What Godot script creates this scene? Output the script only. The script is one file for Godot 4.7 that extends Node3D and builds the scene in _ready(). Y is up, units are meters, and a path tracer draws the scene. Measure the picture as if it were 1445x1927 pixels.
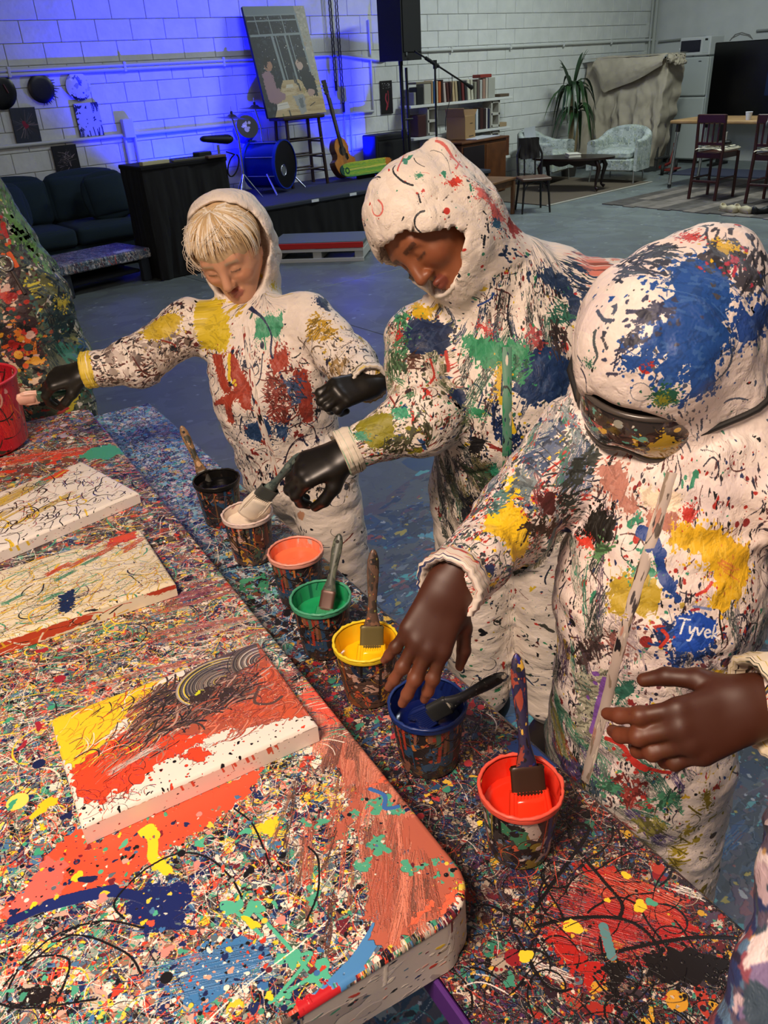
extends Node3D
# A paint-covered studio: three people in splattered coveralls round a table of canvases and paint pots,
# a lounge, a stage and a block wall lit blue behind them. Metres, y up, the block wall along z = -9.6.

const WALL_Z := -9.6
const SIDE_X := 14.3
const EYE := Vector3(0, 1.7, 0)
const PAL := "efe4d4 efe4d4 e0d6c8 c8402e e0523e ecc634 e8c848 1d2a5c 1b2450 3f8f74 4a9f82 48749c 6a2430 15151a 15151a 98705c e0a090 8a9a90 5a6a74 b8a898"
const PAL_DARK := "2a2026 3a2a30 20222c 4b2c2c 2c3a4a 5a4038 6c2530 1d2348 7a6a60 a89888 a03a2c c89c30 357a64 2f5580 141216 141216 c8baaa 4a2a50"
const PAL_FLOOR := "6f8090 59708a 3f6f96 2f5c92 4aa0a8 6cc0c0 4a4f66 6a5068 8a5560 c8ccd0 3a4450 2c3540 8f99a0 d8c050 b05a50 24406e"

func _ready() -> void:
	set_camera_and_light()
	build_room()
	build_tables()
	build_pots()
	build_people()
	build_stage()
	build_lounge()
	build_left_corner()

func set_camera_and_light() -> void:
	var cam := Camera3D.new()
	cam.name = "camera"
	cam.keep_aspect = Camera3D.KEEP_HEIGHT
	cam.fov = rad_to_deg(2.0 * atan(963.5 / 1500.0))
	var rt := Vector3(0.767477, -0.055462, 0.638673)
	var up := Vector3(0.347050, 0.873586, -0.341179)
	cam.transform = Transform3D(Basis(rt, up, rt.cross(up)), EYE)
	cam.near = 0.05
	cam.far = 60.0
	add_child(cam)
	cam.current = true
	var e := Environment.new()
	e.background_mode = Environment.BG_COLOR
	e.background_color = Color(0.02, 0.02, 0.025)
	e.ambient_light_source = Environment.AMBIENT_SOURCE_DISABLED
	e.tonemap_mode = Environment.TONE_MAPPER_LINEAR
	e.tonemap_exposure = 1.0
	e.sdfgi_enabled = true
	e.ssao_enabled = true
	e.ssil_enabled = true
	var we := WorldEnvironment.new()
	we.name = "surroundings"
	we.environment = e
	add_child(we)
	# warm panel over the work table, cool tubes over the rest of the hall, two blue washes on the block wall
	panel_lamp("warm_panel_lamp", "warm white panel lamp hanging above the painting table", Vector3(-1.0, 3.25, -0.25), Vector2(0.8, 0.8), Color(1.0, 0.885, 0.79), 15.5)
	panel_lamp("tube_lamp", "cool white tube lamp under the ceiling over the stage side", Vector3(5.0, 4.5, -5.6), Vector2(1.8, 0.3), Color(0.92, 0.96, 1.0), 5.0)
	panel_lamp("tube_lamp", "cool white tube lamp under the ceiling over the armchairs", Vector3(9.6, 4.5, -6.0), Vector2(1.8, 0.3), Color(0.95, 1.0, 0.97), 19.0)
	panel_lamp("tube_lamp", "cool white tube lamp under the ceiling over the open floor", Vector3(5.0, 4.5, -1.0), Vector2(1.8, 0.3), Color(0.95, 0.97, 1.0), 6.0)
	blue_wash(Vector3(4.62, 0.62, -8.98), Vector3(4.75, 1.6, -9.6), 20.0, 64.0)
	blue_wash(Vector3(7.28, 0.62, -9.28), Vector3(7.3, 1.5, -9.6), 9.0, 58.0)

func panel_lamp(called: String, label: String, at: Vector3, size: Vector2, c: Color, energy: float) -> void:
	var o := thing(called, label, "lamp", at, 0.0)
	var g := Geo.new()
	g.box(Vector3(0, 0.05, 0), Vector3(size.x + 0.06, 0.06, size.y + 0.06), 0.01)
	part(o, "housing", g, hexm("d8d8d8", 0.5))
	var g2 := Geo.new()
	g2.box(Vector3(0, 0.012, 0), Vector3(size.x, 0.016, size.y), 0.003)
	var m := mat(c, 0.5)
	m.emission_enabled = true
	m.emission = c
	m.emission_energy_multiplier = 1.0
	part(o, "glowing_panel", g2, m)
	var g3 := Geo.new()
	g3.tube([Vector3(0, 0.08, 0), Vector3(0, 4.9 - at.y, 0)], 0.012, 8)
	part(o, "hanging_rod", g3, hexm("888888", 0.4, 0.8))
	var l := AreaLight3D.new()
	l.name = "lamp_light"
	l.area_size = size
	l.light_color = c
	l.light_energy = energy
	l.shadow_enabled = true
	l.area_range = 30.0
	l.position = at
	l.rotation.x = -PI / 2
	add_child(l, true)

func blue_wash(at: Vector3, aim: Vector3, energy: float, cone: float) -> void:
	var o := thing("blue_wash_lamp", "small black stage lamp on the ground washing the wall blue " + ("behind the draped table" if at.x < 6.0 else "behind the guitar"), "lamp", at)
	var d := (aim - at).normalized()
	var g := Geo.new()
	var q := Basis(Quaternion(Vector3.UP, d))
	g.lathe([Vector2(0.001, -0.16), Vector2(0.05, -0.16), Vector2(0.06, -0.14), Vector2(0.06, -0.01), Vector2(0.06, -0.01), Vector2(0.05, -0.01)], 16, Transform3D(q, Vector3.ZERO))
	part(o, "housing", g, hexm("111111", 0.5))
	var g2 := Geo.new()
	g2.lathe([Vector2(0.05, -0.03), Vector2(0.001, -0.025)], 16, Transform3D(q, Vector3.ZERO))
	var m := hexm("0a1eff", 0.4)
	m.emission_enabled = true
	m.emission = Color("1030ff")
	part(o, "glowing_lens", g2, m)
	var g3 := Geo.new()
	g3.box(Vector3(0, -0.135, 0), Vector3(0.14, 0.02, 0.1), 0.005)
	part(o, "foot", g3, hexm("111111", 0.5))
	var l := SpotLight3D.new()
	l.name = "wash_light"
	l.light_color = Color(0.0, 0.03, 1.0)
	l.light_energy = energy
	l.spot_range = 12.0
	l.spot_angle = cone
	l.spot_angle_attenuation = 0.8
	l.light_size = 0.04
	l.shadow_enabled = true
	add_child(l, true)
	l.look_at_from_position(at + d * 0.02, aim + Vector3(0.001, 0, 0), Vector3(0, 0, 1))

# ---------- geometry ----------
class Geo:
	var v := PackedVector3Array()
	var n := PackedVector3Array()
	var uv := PackedVector2Array()
	var col := PackedColorArray()
	var colored := false
	func tri(a: Vector3, b: Vector3, c: Vector3, na: Vector3, nb: Vector3, nc: Vector3, ua := Vector2.ZERO, ub := Vector2.ZERO, uc := Vector2.ZERO) -> void:
		if (b - a).cross(c - a).dot(na + nb + nc) > 0.0:
			v.append(a); v.append(c); v.append(b)
			n.append(na); n.append(nc); n.append(nb)
			uv.append(ua); uv.append(uc); uv.append(ub)
		else:
			v.append(a); v.append(b); v.append(c)
			n.append(na); n.append(nb); n.append(nc)
			uv.append(ua); uv.append(ub); uv.append(uc)
	func flat(a: Vector3, b: Vector3, c: Vector3, out: Vector3, ua := Vector2.ZERO, ub := Vector2.ZERO, uc := Vector2.ZERO) -> void:
		var m := (b - a).cross(c - a).normalized()
		if m.dot(out) < 0.0:
			m = -m
		tri(a, b, c, m, m, m, ua, ub, uc)
	func quad(a: Vector3, b: Vector3, c: Vector3, d: Vector3, out: Vector3, u0 := Vector2.ZERO, u1 := Vector2.ONE) -> void:
		flat(a, b, c, out, u0, Vector2(u1.x, u0.y), u1)
		flat(a, c, d, out, u0, u1, Vector2(u0.x, u1.y))
	func box(c: Vector3, s: Vector3, b := 0.004, bs := Basis()) -> void:
		var h := s * 0.5
		b = minf(b, minf(h.x, minf(h.y, h.z)) * 0.6)
		for ax in 3:
			for sg in [-1.0, 1.0]:
				var e := Vector3.ZERO
				e[ax] = sg
				var i1: int = (ax + 1) % 3
				var i2: int = (ax + 2) % 3
				var P := []
				for q in [[-1, -1], [1, -1], [1, 1], [-1, 1]]:
					var p := Vector3.ZERO
					p[ax] = sg * h[ax]
					p[i1] = q[0] * (h[i1] - b)
					p[i2] = q[1] * (h[i2] - b)
					P.append(p)
				var nn := bs * e
				var U := []
				for p in P:
					if ax == 0: U.append(Vector2(p.z, -p.y))
					elif ax == 1: U.append(Vector2(p.x, p.z))
					else: U.append(Vector2(p.x, -p.y))
				tri(c + bs * P[0], c + bs * P[1], c + bs * P[2], nn, nn, nn, U[0], U[1], U[2])
				tri(c + bs * P[0], c + bs * P[2], c + bs * P[3], nn, nn, nn, U[0], U[2], U[3])
		if b <= 0.0001:
			return
		for ax in 3:
			var i1: int = (ax + 1) % 3
			var i2: int = (ax + 2) % 3
			for q in [[-1, -1], [1, -1], [1, 1], [-1, 1]]:
				var P := []
				for w in [[-1, 0], [1, 0], [1, 1], [-1, 1]]:
					var p := Vector3.ZERO
					p[ax] = w[0] * (h[ax] - b)
					p[i1] = q[0] * (h[i1] - (b if w[1] == 1 else 0.0))
					p[i2] = q[1] * (h[i2] - (b if w[1] == 0 else 0.0))
					P.append(c + bs * p)
				var e := Vector3.ZERO
				e[i1] = q[0]
				e[i2] = q[1]
				quad(P[0], P[1], P[2], P[3], bs * e)
		for q in 8:
			var sg := Vector3(1 if q & 1 else -1, 1 if q & 2 else -1, 1 if q & 4 else -1)
			var P := []
			for ax in 3:
				var p := sg * (h - Vector3(b, b, b))
				p[ax] = sg[ax] * h[ax]
				P.append(c + bs * p)
			flat(P[0], P[1], P[2], bs * sg)
	func surf(P: PackedVector3Array, nu: int, nv: int, wu := false, wv := false, us := 1.0, vs := 1.0) -> void:
		# P[j * nu + i]
		var N := PackedVector3Array()
		N.resize(nu * nv)
		var ju := nu if wu else nu - 1
		var jv := nv if wv else nv - 1
		for j in jv:
			for i in ju:
				var a := j * nu + i
				var b := j * nu + (i + 1) % nu
				var c := ((j + 1) % nv) * nu + (i + 1) % nu
				var d := ((j + 1) % nv) * nu + i
				var m := (P[c] - P[a]).cross(P[d] - P[b])
				N[a] += m
				N[b] += m
				N[c] += m
				N[d] += m
		for k in N.size():
			N[k] = N[k].normalized()
		for j in jv:
			for i in ju:
				var a := j * nu + i
				var b := j * nu + (i + 1) % nu
				var c := ((j + 1) % nv) * nu + (i + 1) % nu
				var d := ((j + 1) % nv) * nu + i
				var u0 := us * i / float(ju)
				var u1 := us * (i + 1) / float(ju)
				var v0 := vs * j / float(jv)
				var v1 := vs * (j + 1) / float(jv)
				tri(P[a], P[b], P[c], N[a], N[b], N[c], Vector2(u0, v0), Vector2(u1, v0), Vector2(u1, v1))
				tri(P[a], P[c], P[d], N[a], N[c], N[d], Vector2(u0, v0), Vector2(u1, v1), Vector2(u0, v1))
	func fan(P: PackedVector3Array, out: Vector3) -> void:
		var c := Vector3.ZERO
		for p in P:
			c += p
		c /= P.size()
		for i in P.size():
			tri(c, P[i], P[(i + 1) % P.size()], out, out, out)
	func lathe(prof: Array, k := 20, xf := Transform3D()) -> void:
		# prof: Vector2(radius, height) from bottom to top; sharp corners: repeat the point
		var run := []
		for i in prof.size():
			if i > 0 and prof[i] == prof[i - 1]:
				_lathe_run(run, k, xf)
				run = []
			run.append(prof[i])
		_lathe_run(run, k, xf)
	func _lathe_run(run: Array, k: int, xf: Transform3D) -> void:
		if run.size() < 2:
			return
		var P := PackedVector3Array()
		for q in run:
			for i in k:
				var t := TAU * i / k
				P.append(xf * Vector3(q.x * cos(t), q.y, q.x * sin(t)))
		surf(P, k, run.size(), true, false)
	func tube(pts: Array, rad, k := 8, caps := true, closed := false, flatten := 1.0) -> void:
		var P := PackedVector3Array()
		var m := pts.size()
		var side := Vector3.ZERO
		for j in m:
			var a: Vector3 = pts[(j - 1 + m) % m] if closed else pts[maxi(j - 1, 0)]
			var b: Vector3 = pts[(j + 1) % m] if closed else pts[mini(j + 1, m - 1)]
			var t := (b - a).normalized()
			if side == Vector3.ZERO:
				side = t.cross(Vector3.UP)
				if side.length() < 0.1:
					side = t.cross(Vector3.RIGHT)
			side = (side - t * side.dot(t)).normalized()
			var up := side.cross(t)
			var r: float = rad[j] if rad is Array else rad
			for i in k:
				var an := TAU * i / k
				P.append(pts[j] + (side * cos(an) + up * sin(an) * flatten) * r)
		surf(P, k, m, true, closed)
		if caps and not closed:
			for e in [0, m - 1]:
				var ring := P.slice(e * k, e * k + k)
				var t2: Vector3 = (pts[0] - pts[1]) if e == 0 else (pts[m - 1] - pts[m - 2])
				fan(ring, t2.normalized())
	func ell(c: Vector3, r: Vector3, k := 12, bs := Basis()) -> void:
		var P := PackedVector3Array()
		var m := k / 2 + 1
		for j in m:
			var a := -PI / 2 + PI * j / (m - 1)
			a = clampf(a, -PI / 2 + 0.001, PI / 2 - 0.001)
			for i in k:
				var t := TAU * i / k
				P.append(c + bs * (r * Vector3(cos(a) * cos(t), sin(a), cos(a) * sin(t))))
		surf(P, k, m, true)
	func prism(poly: PackedVector2Array, dep: float, xf := Transform3D(), uvs := 1.0) -> void:
		# extrudes a polygon in x,y by dep along z (centred)
		var id := Geometry2D.triangulate_polygon(poly)
		for sg in [-0.5, 0.5]:
			var nn: Vector3 = xf.basis * Vector3(0, 0, signf(sg))
			for k in range(0, id.size(), 3):
				var a := poly[id[k]]
				var b := poly[id[k + 1]]
				var c := poly[id[k + 2]]
				tri(xf * Vector3(a.x, a.y, sg * dep), xf * Vector3(b.x, b.y, sg * dep), xf * Vector3(c.x, c.y, sg * dep), nn, nn, nn, a * uvs, b * uvs, c * uvs)
		var ccw := not Geometry2D.is_polygon_clockwise(poly)
		for k in poly.size():
			var a := poly[k]
			var b := poly[(k + 1) % poly.size()]
			var o := Vector3(b.y - a.y, a.x - b.x, 0) * (1.0 if ccw else -1.0)
			quad(xf * Vector3(a.x, a.y, -0.5 * dep), xf * Vector3(b.x, b.y, -0.5 * dep), xf * Vector3(b.x, b.y, 0.5 * dep), xf * Vector3(a.x, a.y, 0.5 * dep), xf.basis * o)
	func mesh() -> ArrayMesh:
		var arr := []
		arr.resize(Mesh.ARRAY_MAX)
		arr[Mesh.ARRAY_VERTEX] = v
		arr[Mesh.ARRAY_NORMAL] = n
		arr[Mesh.ARRAY_TEX_UV] = uv
		if colored:
			arr[Mesh.ARRAY_COLOR] = col
		var am := ArrayMesh.new()
		am.add_surface_from_arrays(Mesh.PRIMITIVE_TRIANGLES, arr)
		return am


# ---------- nodes ----------
func tag(o: Node3D, label: String, category: String, group := "") -> void:
	o.set_meta("label", label)
	o.set_meta("category", category)
	if group != "":
		o.set_meta("group", group)

var taken := {}

func numbered(called: String) -> String:
	if not taken.has(called):
		taken[called] = 0
		return called
	taken[called] += 1
	return "%s_%03d" % [called, taken[called]]

func thing(called: String, label: String, category: String, at := Vector3.ZERO, turn := 0.0, group := "") -> Node3D:
	var o := Node3D.new()
	o.name = numbered(called)
	add_child(o, true)
	o.position = at
	o.rotation.y = turn
	tag(o, label, category, group)
	return o

func part(parent: Node, called: String, g, m: Material, label := "") -> MeshInstance3D:
	var o := MeshInstance3D.new()
	var k := 0
	var nm := called
	while parent.has_node(nm):
		k += 1
		nm = "%s_%03d" % [called, k]
	o.name = nm
	o.mesh = g.mesh() if g is Geo else g
	o.material_override = m
	parent.add_child(o, true)
	if label != "":
		o.set_meta("label", label)
	return o

func solo(called: String, label: String, category: String, g, m: Material, at := Vector3.ZERO, turn := 0.0, group := "") -> MeshInstance3D:
	var o := MeshInstance3D.new()
	o.name = numbered(called)
	o.mesh = g.mesh() if g is Geo else g
	o.material_override = m
	add_child(o, true)
	o.position = at
	o.rotation.y = turn
	tag(o, label, category, group)
	return o

func struct(called: String, g, m: Material, label := "") -> MeshInstance3D:
	var o := MeshInstance3D.new()
	o.name = called
	o.mesh = g.mesh() if g is Geo else g
	o.material_override = m
	add_child(o, true)
	o.set_meta("kind", "structure")
	if label != "":
		o.set_meta("label", label)
	return o

# ---------- materials ----------
func mat(c: Color, rough := 0.7, metal := 0.0) -> StandardMaterial3D:
	var m := StandardMaterial3D.new()
	m.albedo_color = c
	m.roughness = rough
	m.metallic = metal
	return m

func hexm(h: String, rough := 0.7, metal := 0.0) -> StandardMaterial3D:
	return mat(Color(h), rough, metal)

func noise_tex(freq: float, lo: Color, hi: Color, size := 512, kind := FastNoiseLite.TYPE_SIMPLEX_SMOOTH, oct := 4, sd := 1) -> NoiseTexture2D:
	var t := NoiseTexture2D.new()
	t.width = size
	t.height = size
	t.seamless = true
	var f := FastNoiseLite.new()
	f.noise_type = kind
	f.frequency = freq
	f.fractal_octaves = oct
	f.seed = sd
	t.noise = f
	var g := Gradient.new()
	g.set_color(0, lo)
	g.set_color(1, hi)
	t.color_ramp = g
	return t

func tri_mat(tex: Texture2D, scale: float, rough := 0.7, metal := 0.0, world := true) -> StandardMaterial3D:
	var m := mat(Color.WHITE, rough, metal)
	m.albedo_texture = tex
	m.uv1_triplanar = true
	m.uv1_world_triplanar = world
	m.uv1_scale = Vector3(scale, scale, scale)
	return m

func itex(im: Image) -> ImageTexture:
	return ImageTexture.create_from_image(im)

# ---------- paint on surfaces (colour textures and their relief) ----------
class Paint:
	var im: Image
	var hm: Image
	var w: int
	var h: int
	var r := RandomNumberGenerator.new()
	var lift := 0
	func _init(ww: int, hh: int, base: Color, sd: int, relief := true) -> void:
		w = ww
		h = hh
		im = Image.create_empty(w, h, false, Image.FORMAT_RGB8)
		im.fill(base)
		if relief:
			hm = Image.create_empty(w, h, false, Image.FORMAT_L8)
			hm.fill(Color(0.2, 0.2, 0.2))
		r.seed = sd
	func row(x0: int, y: int, k: int, c: Color, hc: Color) -> void:
		im.fill_rect(Rect2i(x0, y, k, 1), c)
		if hm:
			hm.fill_rect(Rect2i(x0, y, k, 1), hc)
	func hcol() -> Color:
		var q := r.randf_range(0.3, 0.95)
		return Color(q, q, q)
	func disc(x: float, y: float, rad: float, c: Color, hc := Color(0.7, 0.7, 0.7)) -> void:
		if rad < 1.6:
			var k := maxi(1, int(rad * 2.0))
			var q := Rect2i(int(x - rad * 0.7), int(y - rad * 0.7), k, k)
			im.fill_rect(q, c)
			if hm:
				hm.fill_rect(q, hc)
			return
		var ri := int(ceil(rad))
		for dy in range(-ri, ri + 1):
			var s := rad * rad - dy * dy
			if s > 0.0:
				var e := sqrt(s)
				row(int(x - e), int(y) + dy, int(2.0 * e) + 1, c, hc)
	func poly(p: PackedVector2Array, c: Color, hc := Color(0.6, 0.6, 0.6)) -> void:
		var y0 := 1e9
		var y1 := -1e9
		for q in p:
			y0 = minf(y0, q.y)
			y1 = maxf(y1, q.y)
		var k := p.size()
		for y in range(maxi(0, int(y0)), mini(h - 1, int(y1)) + 1):
			var xs := PackedFloat32Array()
			var yy := y + 0.5
			for i in k:
				var a := p[i]
				var b := p[(i + 1) % k]
				if (a.y <= yy) != (b.y <= yy):
					xs.append(a.x + (yy - a.y) / (b.y - a.y) * (b.x - a.x))
			xs.sort()
			for i in range(0, xs.size() - 1, 2):
				var x0 := int(xs[i])
				row(x0, y, int(xs[i + 1]) - x0 + 1, c, hc)
	func blob(x: float, y: float, rad: float, c: Color, irr := 0.35, asp := 1.0, ang := 0.0) -> void:
		var k := 9 if rad < 6.0 else 18
		var p := PackedVector2Array()
		var ph := r.randf() * TAU
		var hc := hcol()
		for i in k:
			var t := TAU * i / k
			var q := rad * (1.0 + irr * (0.6 * sin(2.0 * t + ph) + 0.5 * sin(3.0 * t - ph * 2.0) + r.randf_range(-0.6, 0.6)))
			var e := Vector2(q * cos(t) * asp, q * sin(t) / asp).rotated(ang)
			p.append(Vector2(x, y) + e)
		poly(p, c, hc)
	func splat(x: float, y: float, rad: float, c: Color, drops := 8) -> void:
		blob(x, y, rad, c, 0.3)
		for i in drops:
			var t := r.randf() * TAU
			var d := rad * r.randf_range(1.0, 2.4)
			var e := Vector2(cos(t), sin(t))
			if r.randf() < 0.6:
				line([Vector2(x, y) + e * rad * 0.7, Vector2(x, y) + e * d], maxf(0.8, rad * 0.08), c)
			disc(x + e.x * d, y + e.y * d, maxf(0.8, rad * r.randf_range(0.06, 0.2)), c)
	func line(p: Array, wd: float, c: Color, hc := Color(0.8, 0.8, 0.8)) -> void:
		var st := maxf(0.9, wd * 0.5)
		for i in p.size() - 1:
			var a: Vector2 = p[i]
			var b: Vector2 = p[i + 1]
			var k := maxi(1, int(a.distance_to(b) / st))
			for j in k + 1:
				var q := a.lerp(b, j / float(k))
				disc(q.x, q.y, wd * 0.5, c, hc)
	func squig(x: float, y: float, ln: float, wd: float, c: Color, curl := 0.25, ang := -1.0) -> void:
		var a := r.randf() * TAU if ang < 0.0 else ang
		var da := r.randf_range(-curl, curl) * 0.5
		var st := maxf(1.0, wd * 0.6)
		var hc := hcol()
		var k := int(ln / st)
		var w0 := wd
		for i in k:
			a += da * st * 0.1
			da += r.randf_range(-curl, curl) * 0.25
			da = clampf(da, -curl * 1.5, curl * 1.5)
			x += cos(a) * st
			y += sin(a) * st
			w0 = clampf(w0 + r.randf_range(-0.15, 0.15) * wd, wd * 0.5, wd * 1.5)
			disc(x, y, w0 * 0.5, c, hc)
	func smear(x: float, y: float, ang: float, ln: float, wd: float, c: Color, dens := 0.8, vary := 0.06) -> void:
		# a dry brush stroke: many thin broken lines side by side
		var e := Vector2(cos(ang), sin(ang))
		var s := Vector2(-e.y, e.x)
		var k := int(wd / 1.6)
		for i in k:
			var off := (i / float(maxi(k, 1)) - 0.5) * wd
			var cc := c.lightened(r.randf() * vary) if r.randf() < 0.5 else c.darkened(r.randf() * vary)
			var t := r.randf_range(-0.55, -0.35) * ln
			var t1 := r.randf_range(0.3, 0.55) * ln
			var hc := hcol()
			while t < t1:
				var seg := r.randf_range(0.1, 0.5) * ln * dens
				var p := Vector2(x, y) + e * t + s * (off + r.randf_range(-1, 1))
				line([p, p + e * seg + s * r.randf_range(-1.5, 1.5)], r.randf_range(1.2, 3.0), cc, hc)
				t += seg + r.randf_range(0.0, 0.25) * ln * (1.0 - dens)
	func rough(p: PackedVector2Array, c: Color, amp := 6.0, bits := 1.0) -> void:
		# a painted patch with a ragged edge and a few crumbs round it
		var q := PackedVector2Array()
		var k := p.size()
		for i in k:
			var a := p[i]
			var b := p[(i + 1) % k]
			var m := maxi(2, int(a.distance_to(b) / maxf(3.0, amp)))
			var s := (b - a).orthogonal().normalized()
			for j in m:
				q.append(a.lerp(b, j / float(m)) + s * r.randf_range(-amp, amp))
		poly(q, c, hcol())
		for i in int(k * 6 * bits):
			var a := p[r.randi() % k]
			var b := p[r.randi() % k]
			var m2 := q[r.randi() % q.size()]
			disc(m2.x + r.randf_range(-amp, amp) * 2.0, m2.y + r.randf_range(-amp, amp) * 2.0, r.randf_range(0.8, amp * 0.45), c)
			if r.randf() < 0.3:
				squig(m2.x, m2.y, amp * 3.0, 1.5, c.darkened(0.1))
	func scatter(k: int, rc: Rect2, r0: float, r1: float, cols: Array, irr := 0.35) -> void:
		for i in k:
			var q := pow(r.randf(), 3.0)
			var rad := lerpf(r0, r1, q)
			var x := rc.position.x + r.randf() * rc.size.x
			var y := rc.position.y + r.randf() * rc.size.y
			var c: Color = cols[r.randi() % cols.size()]
			if rad < 2.0:
				disc(x, y, rad, c, hcol())
			elif r.randf() < 0.25:
				disc(x, y, rad, c, hcol())
			else:
				blob(x, y, rad, c, irr, r.randf_range(0.7, 1.5), r.randf() * TAU)
	func strings(k: int, rc: Rect2, l0: float, l1: float, w0: float, w1: float, cols: Array, curl := 0.25, dir := -1.0, spread := 0.6) -> void:
		for i in k:
			var c: Color = cols[r.randi() % cols.size()]
			var a := -1.0
			if dir >= 0.0:
				a = fposmod(dir + r.randf_range(-spread, spread) + (PI if r.randf() < 0.5 else 0.0), TAU)
			squig(rc.position.x + r.randf() * rc.size.x, rc.position.y + r.randf() * rc.size.y, r.randf_range(l0, l1), r.randf_range(w0, w1), c, curl, a)
	func material(rough_ := 0.35, bump := 0.12) -> StandardMaterial3D:
		var m := StandardMaterial3D.new()
		m.albedo_texture = ImageTexture.create_from_image(im)
		m.roughness = rough_
		if hm:
			m.heightmap_enabled = true
			m.heightmap_texture = ImageTexture.create_from_image(hm)
			m.heightmap_scale = bump
		return m

func cols(s: String) -> Array:
	var a := []
	for q in s.split(" "):
		a.append(Color(q))
	return a

# ---------- the hall ----------
func build_room() -> void:
	var g := Geo.new()
	# far floor: polished concrete in large slabs with sawn joints
	var im := Paint.new(1024, 1024, Color("6c7373"), 5, false)
	im.scatter(2500, Rect2(0, 0, 1024, 1024), 3, 50, cols("6a7171 6e7676 676d6e 727a7a 6b7372"))
	im.scatter(500, Rect2(0, 0, 1024, 1024), 1, 5, cols("8a9292 9aa2a2 5c6364"))
	im.strings(60, Rect2(0, 0, 1024, 1024), 20, 120, 1, 2, cols("868e8e 7f8787"))
	var fm := mat(Color.WHITE, 0.45)
	fm.metallic_specular = 0.35
	fm.albedo_texture = itex(im.im)
	fm.uv1_triplanar = true
	fm.uv1_world_triplanar = true
	fm.uv1_scale = Vector3(0.25, 0.25, 0.25)
	fm.roughness_texture = noise_tex(0.01, Color(0.55, 0.55, 0.55), Color(1.3, 1.3, 1.3), 256)
	var base := Geo.new()
	base.box(Vector3(5.15, -0.2, -2.8), Vector3(18.9, 0.3, 14.2), 0.0)
	var fl := struct("floor", base, hexm("4a4f4f", 0.8), "grey polished concrete floor with paint by the table")
	var xs := [-4.3, -0.2, 3.62, 8.3, 11.3, 14.3]
	var zs := [-9.6, -6.1, -3.3, 1.2, 4.0]
	for i in xs.size() - 1:
		for j in zs.size() - 1:
			if i == 1 and j == 2:
				continue
			var s := Geo.new()
			s.box(Vector3((xs[i] + xs[i + 1]) / 2, -0.025, (zs[j] + zs[j + 1]) / 2), Vector3(xs[i + 1] - xs[i] - 0.006, 0.05, zs[j + 1] - zs[j] - 0.006), 0.004)
			part(fl, "concrete_slab", s, fm)
	# the slab round the table, covered in dropped paint
	var P := Paint.new(2048, 2048, Color("6c7373"), 11)
	P.scatter(2500, Rect2(0, 0, 2048, 2048), 5, 60, cols("6a7171 6e7676 676d6e 727a7a 6b7372"))
	paint_floor(P)
	var s2 := Geo.new()
	var x0: float = xs[1] + 0.003
	var x1: float = xs[2] - 0.003
	var z0: float = zs[2] + 0.003
	var z1: float = zs[3] - 0.003
	s2.quad(Vector3(x0, 0, z0), Vector3(x1, 0, z0), Vector3(x1, 0, z1), Vector3(x0, 0, z1), Vector3.UP)
	s2.quad(Vector3(x0, 0, z0), Vector3(x1, 0, z0), Vector3(x1, -0.05, z0), Vector3(x0, -0.05, z0), Vector3(0, 0, -1), Vector2.ZERO, Vector2(1, 0.01))
	s2.quad(Vector3(x1, 0, z0), Vector3(x1, 0, z1), Vector3(x1, -0.05, z1), Vector3(x1, -0.05, z0), Vector3.RIGHT, Vector2(0.99, 0), Vector2(1, 1))
	var pm := P.material(0.42, 0.1)
	part(fl, "concrete_slab", s2, pm, "slab covered in blue and teal paint")

	# back wall: core and painted blocks
	var wm := tri_mat(noise_tex(0.02, Color("cfd2cf"), Color("e0e2de"), 256), 0.6, 0.75)
	wm.heightmap_enabled = true
	wm.heightmap_texture = noise_tex(0.06, Color(0, 0, 0), Color(1, 1, 1), 256, FastNoiseLite.TYPE_SIMPLEX, 5, 4)
	wm.heightmap_scale = 0.25
	var wb := Geo.new()
	wb.box(Vector3(5.15, 2.4, WALL_Z - 0.14), Vector3(18.9, 5.2, 0.24), 0.0)
	var wall := struct("wall_back", wb, wm, "white painted concrete block wall")
	var blk := []
	for k in 3:
		var b := Geo.new()
		b.box(Vector3.ZERO, Vector3(0.394, 0.194, 0.05), 0.0045)
		blk.append(b.mesh())
	var rng := RandomNumberGenerator.new()
	rng.seed = 3
	var n := 0
	for j in range(0, 13):
		var y := 0.05 + 0.2 * j
		if j < 4:
			continue
		for i in range(0, 30):
			var x := 2.62 + 0.4 * i + (0.2 if j % 2 == 0 else 0.0)
			if x > SIDE_X - 0.2 or n >= 296:
				continue
			n += 1
			var o := part(wall, "concrete_block", blk[i % 3], wm)
			o.position = Vector3(x, y, WALL_Z - 0.026 + rng.randf_range(-0.0012, 0.0012))
	var rest := Geo.new()
	for j in range(0, 25):
		for i in range(-18, 30):
			var x := 2.62 + 0.4 * i + (0.2 if j % 2 == 0 else 0.0)
			if x > SIDE_X - 0.2 or (j >= 4 and j < 13 and i >= 0):
				continue
			rest.box(Vector3(x, 0.05 + 0.2 * j, WALL_Z - 0.026), Vector3(0.394, 0.194, 0.05), 0.0045)
	part(wall, "concrete_block_field", rest, wm).set_meta("kind", "stuff")
	var ws := Geo.new()
	ws.box(Vector3(SIDE_X + 0.1, 2.4, -2.8), Vector3(0.2, 5.2, 13.6), 0.0)
	struct("wall_right", ws, tri_mat(noise_tex(0.02, Color("c3c7c6"), Color("cfd2d0"), 256, FastNoiseLite.TYPE_SIMPLEX_SMOOTH, 4, 7), 0.4, 0.8), "grey white painted side wall behind the fridge")
	var wl := Geo.new()
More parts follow.
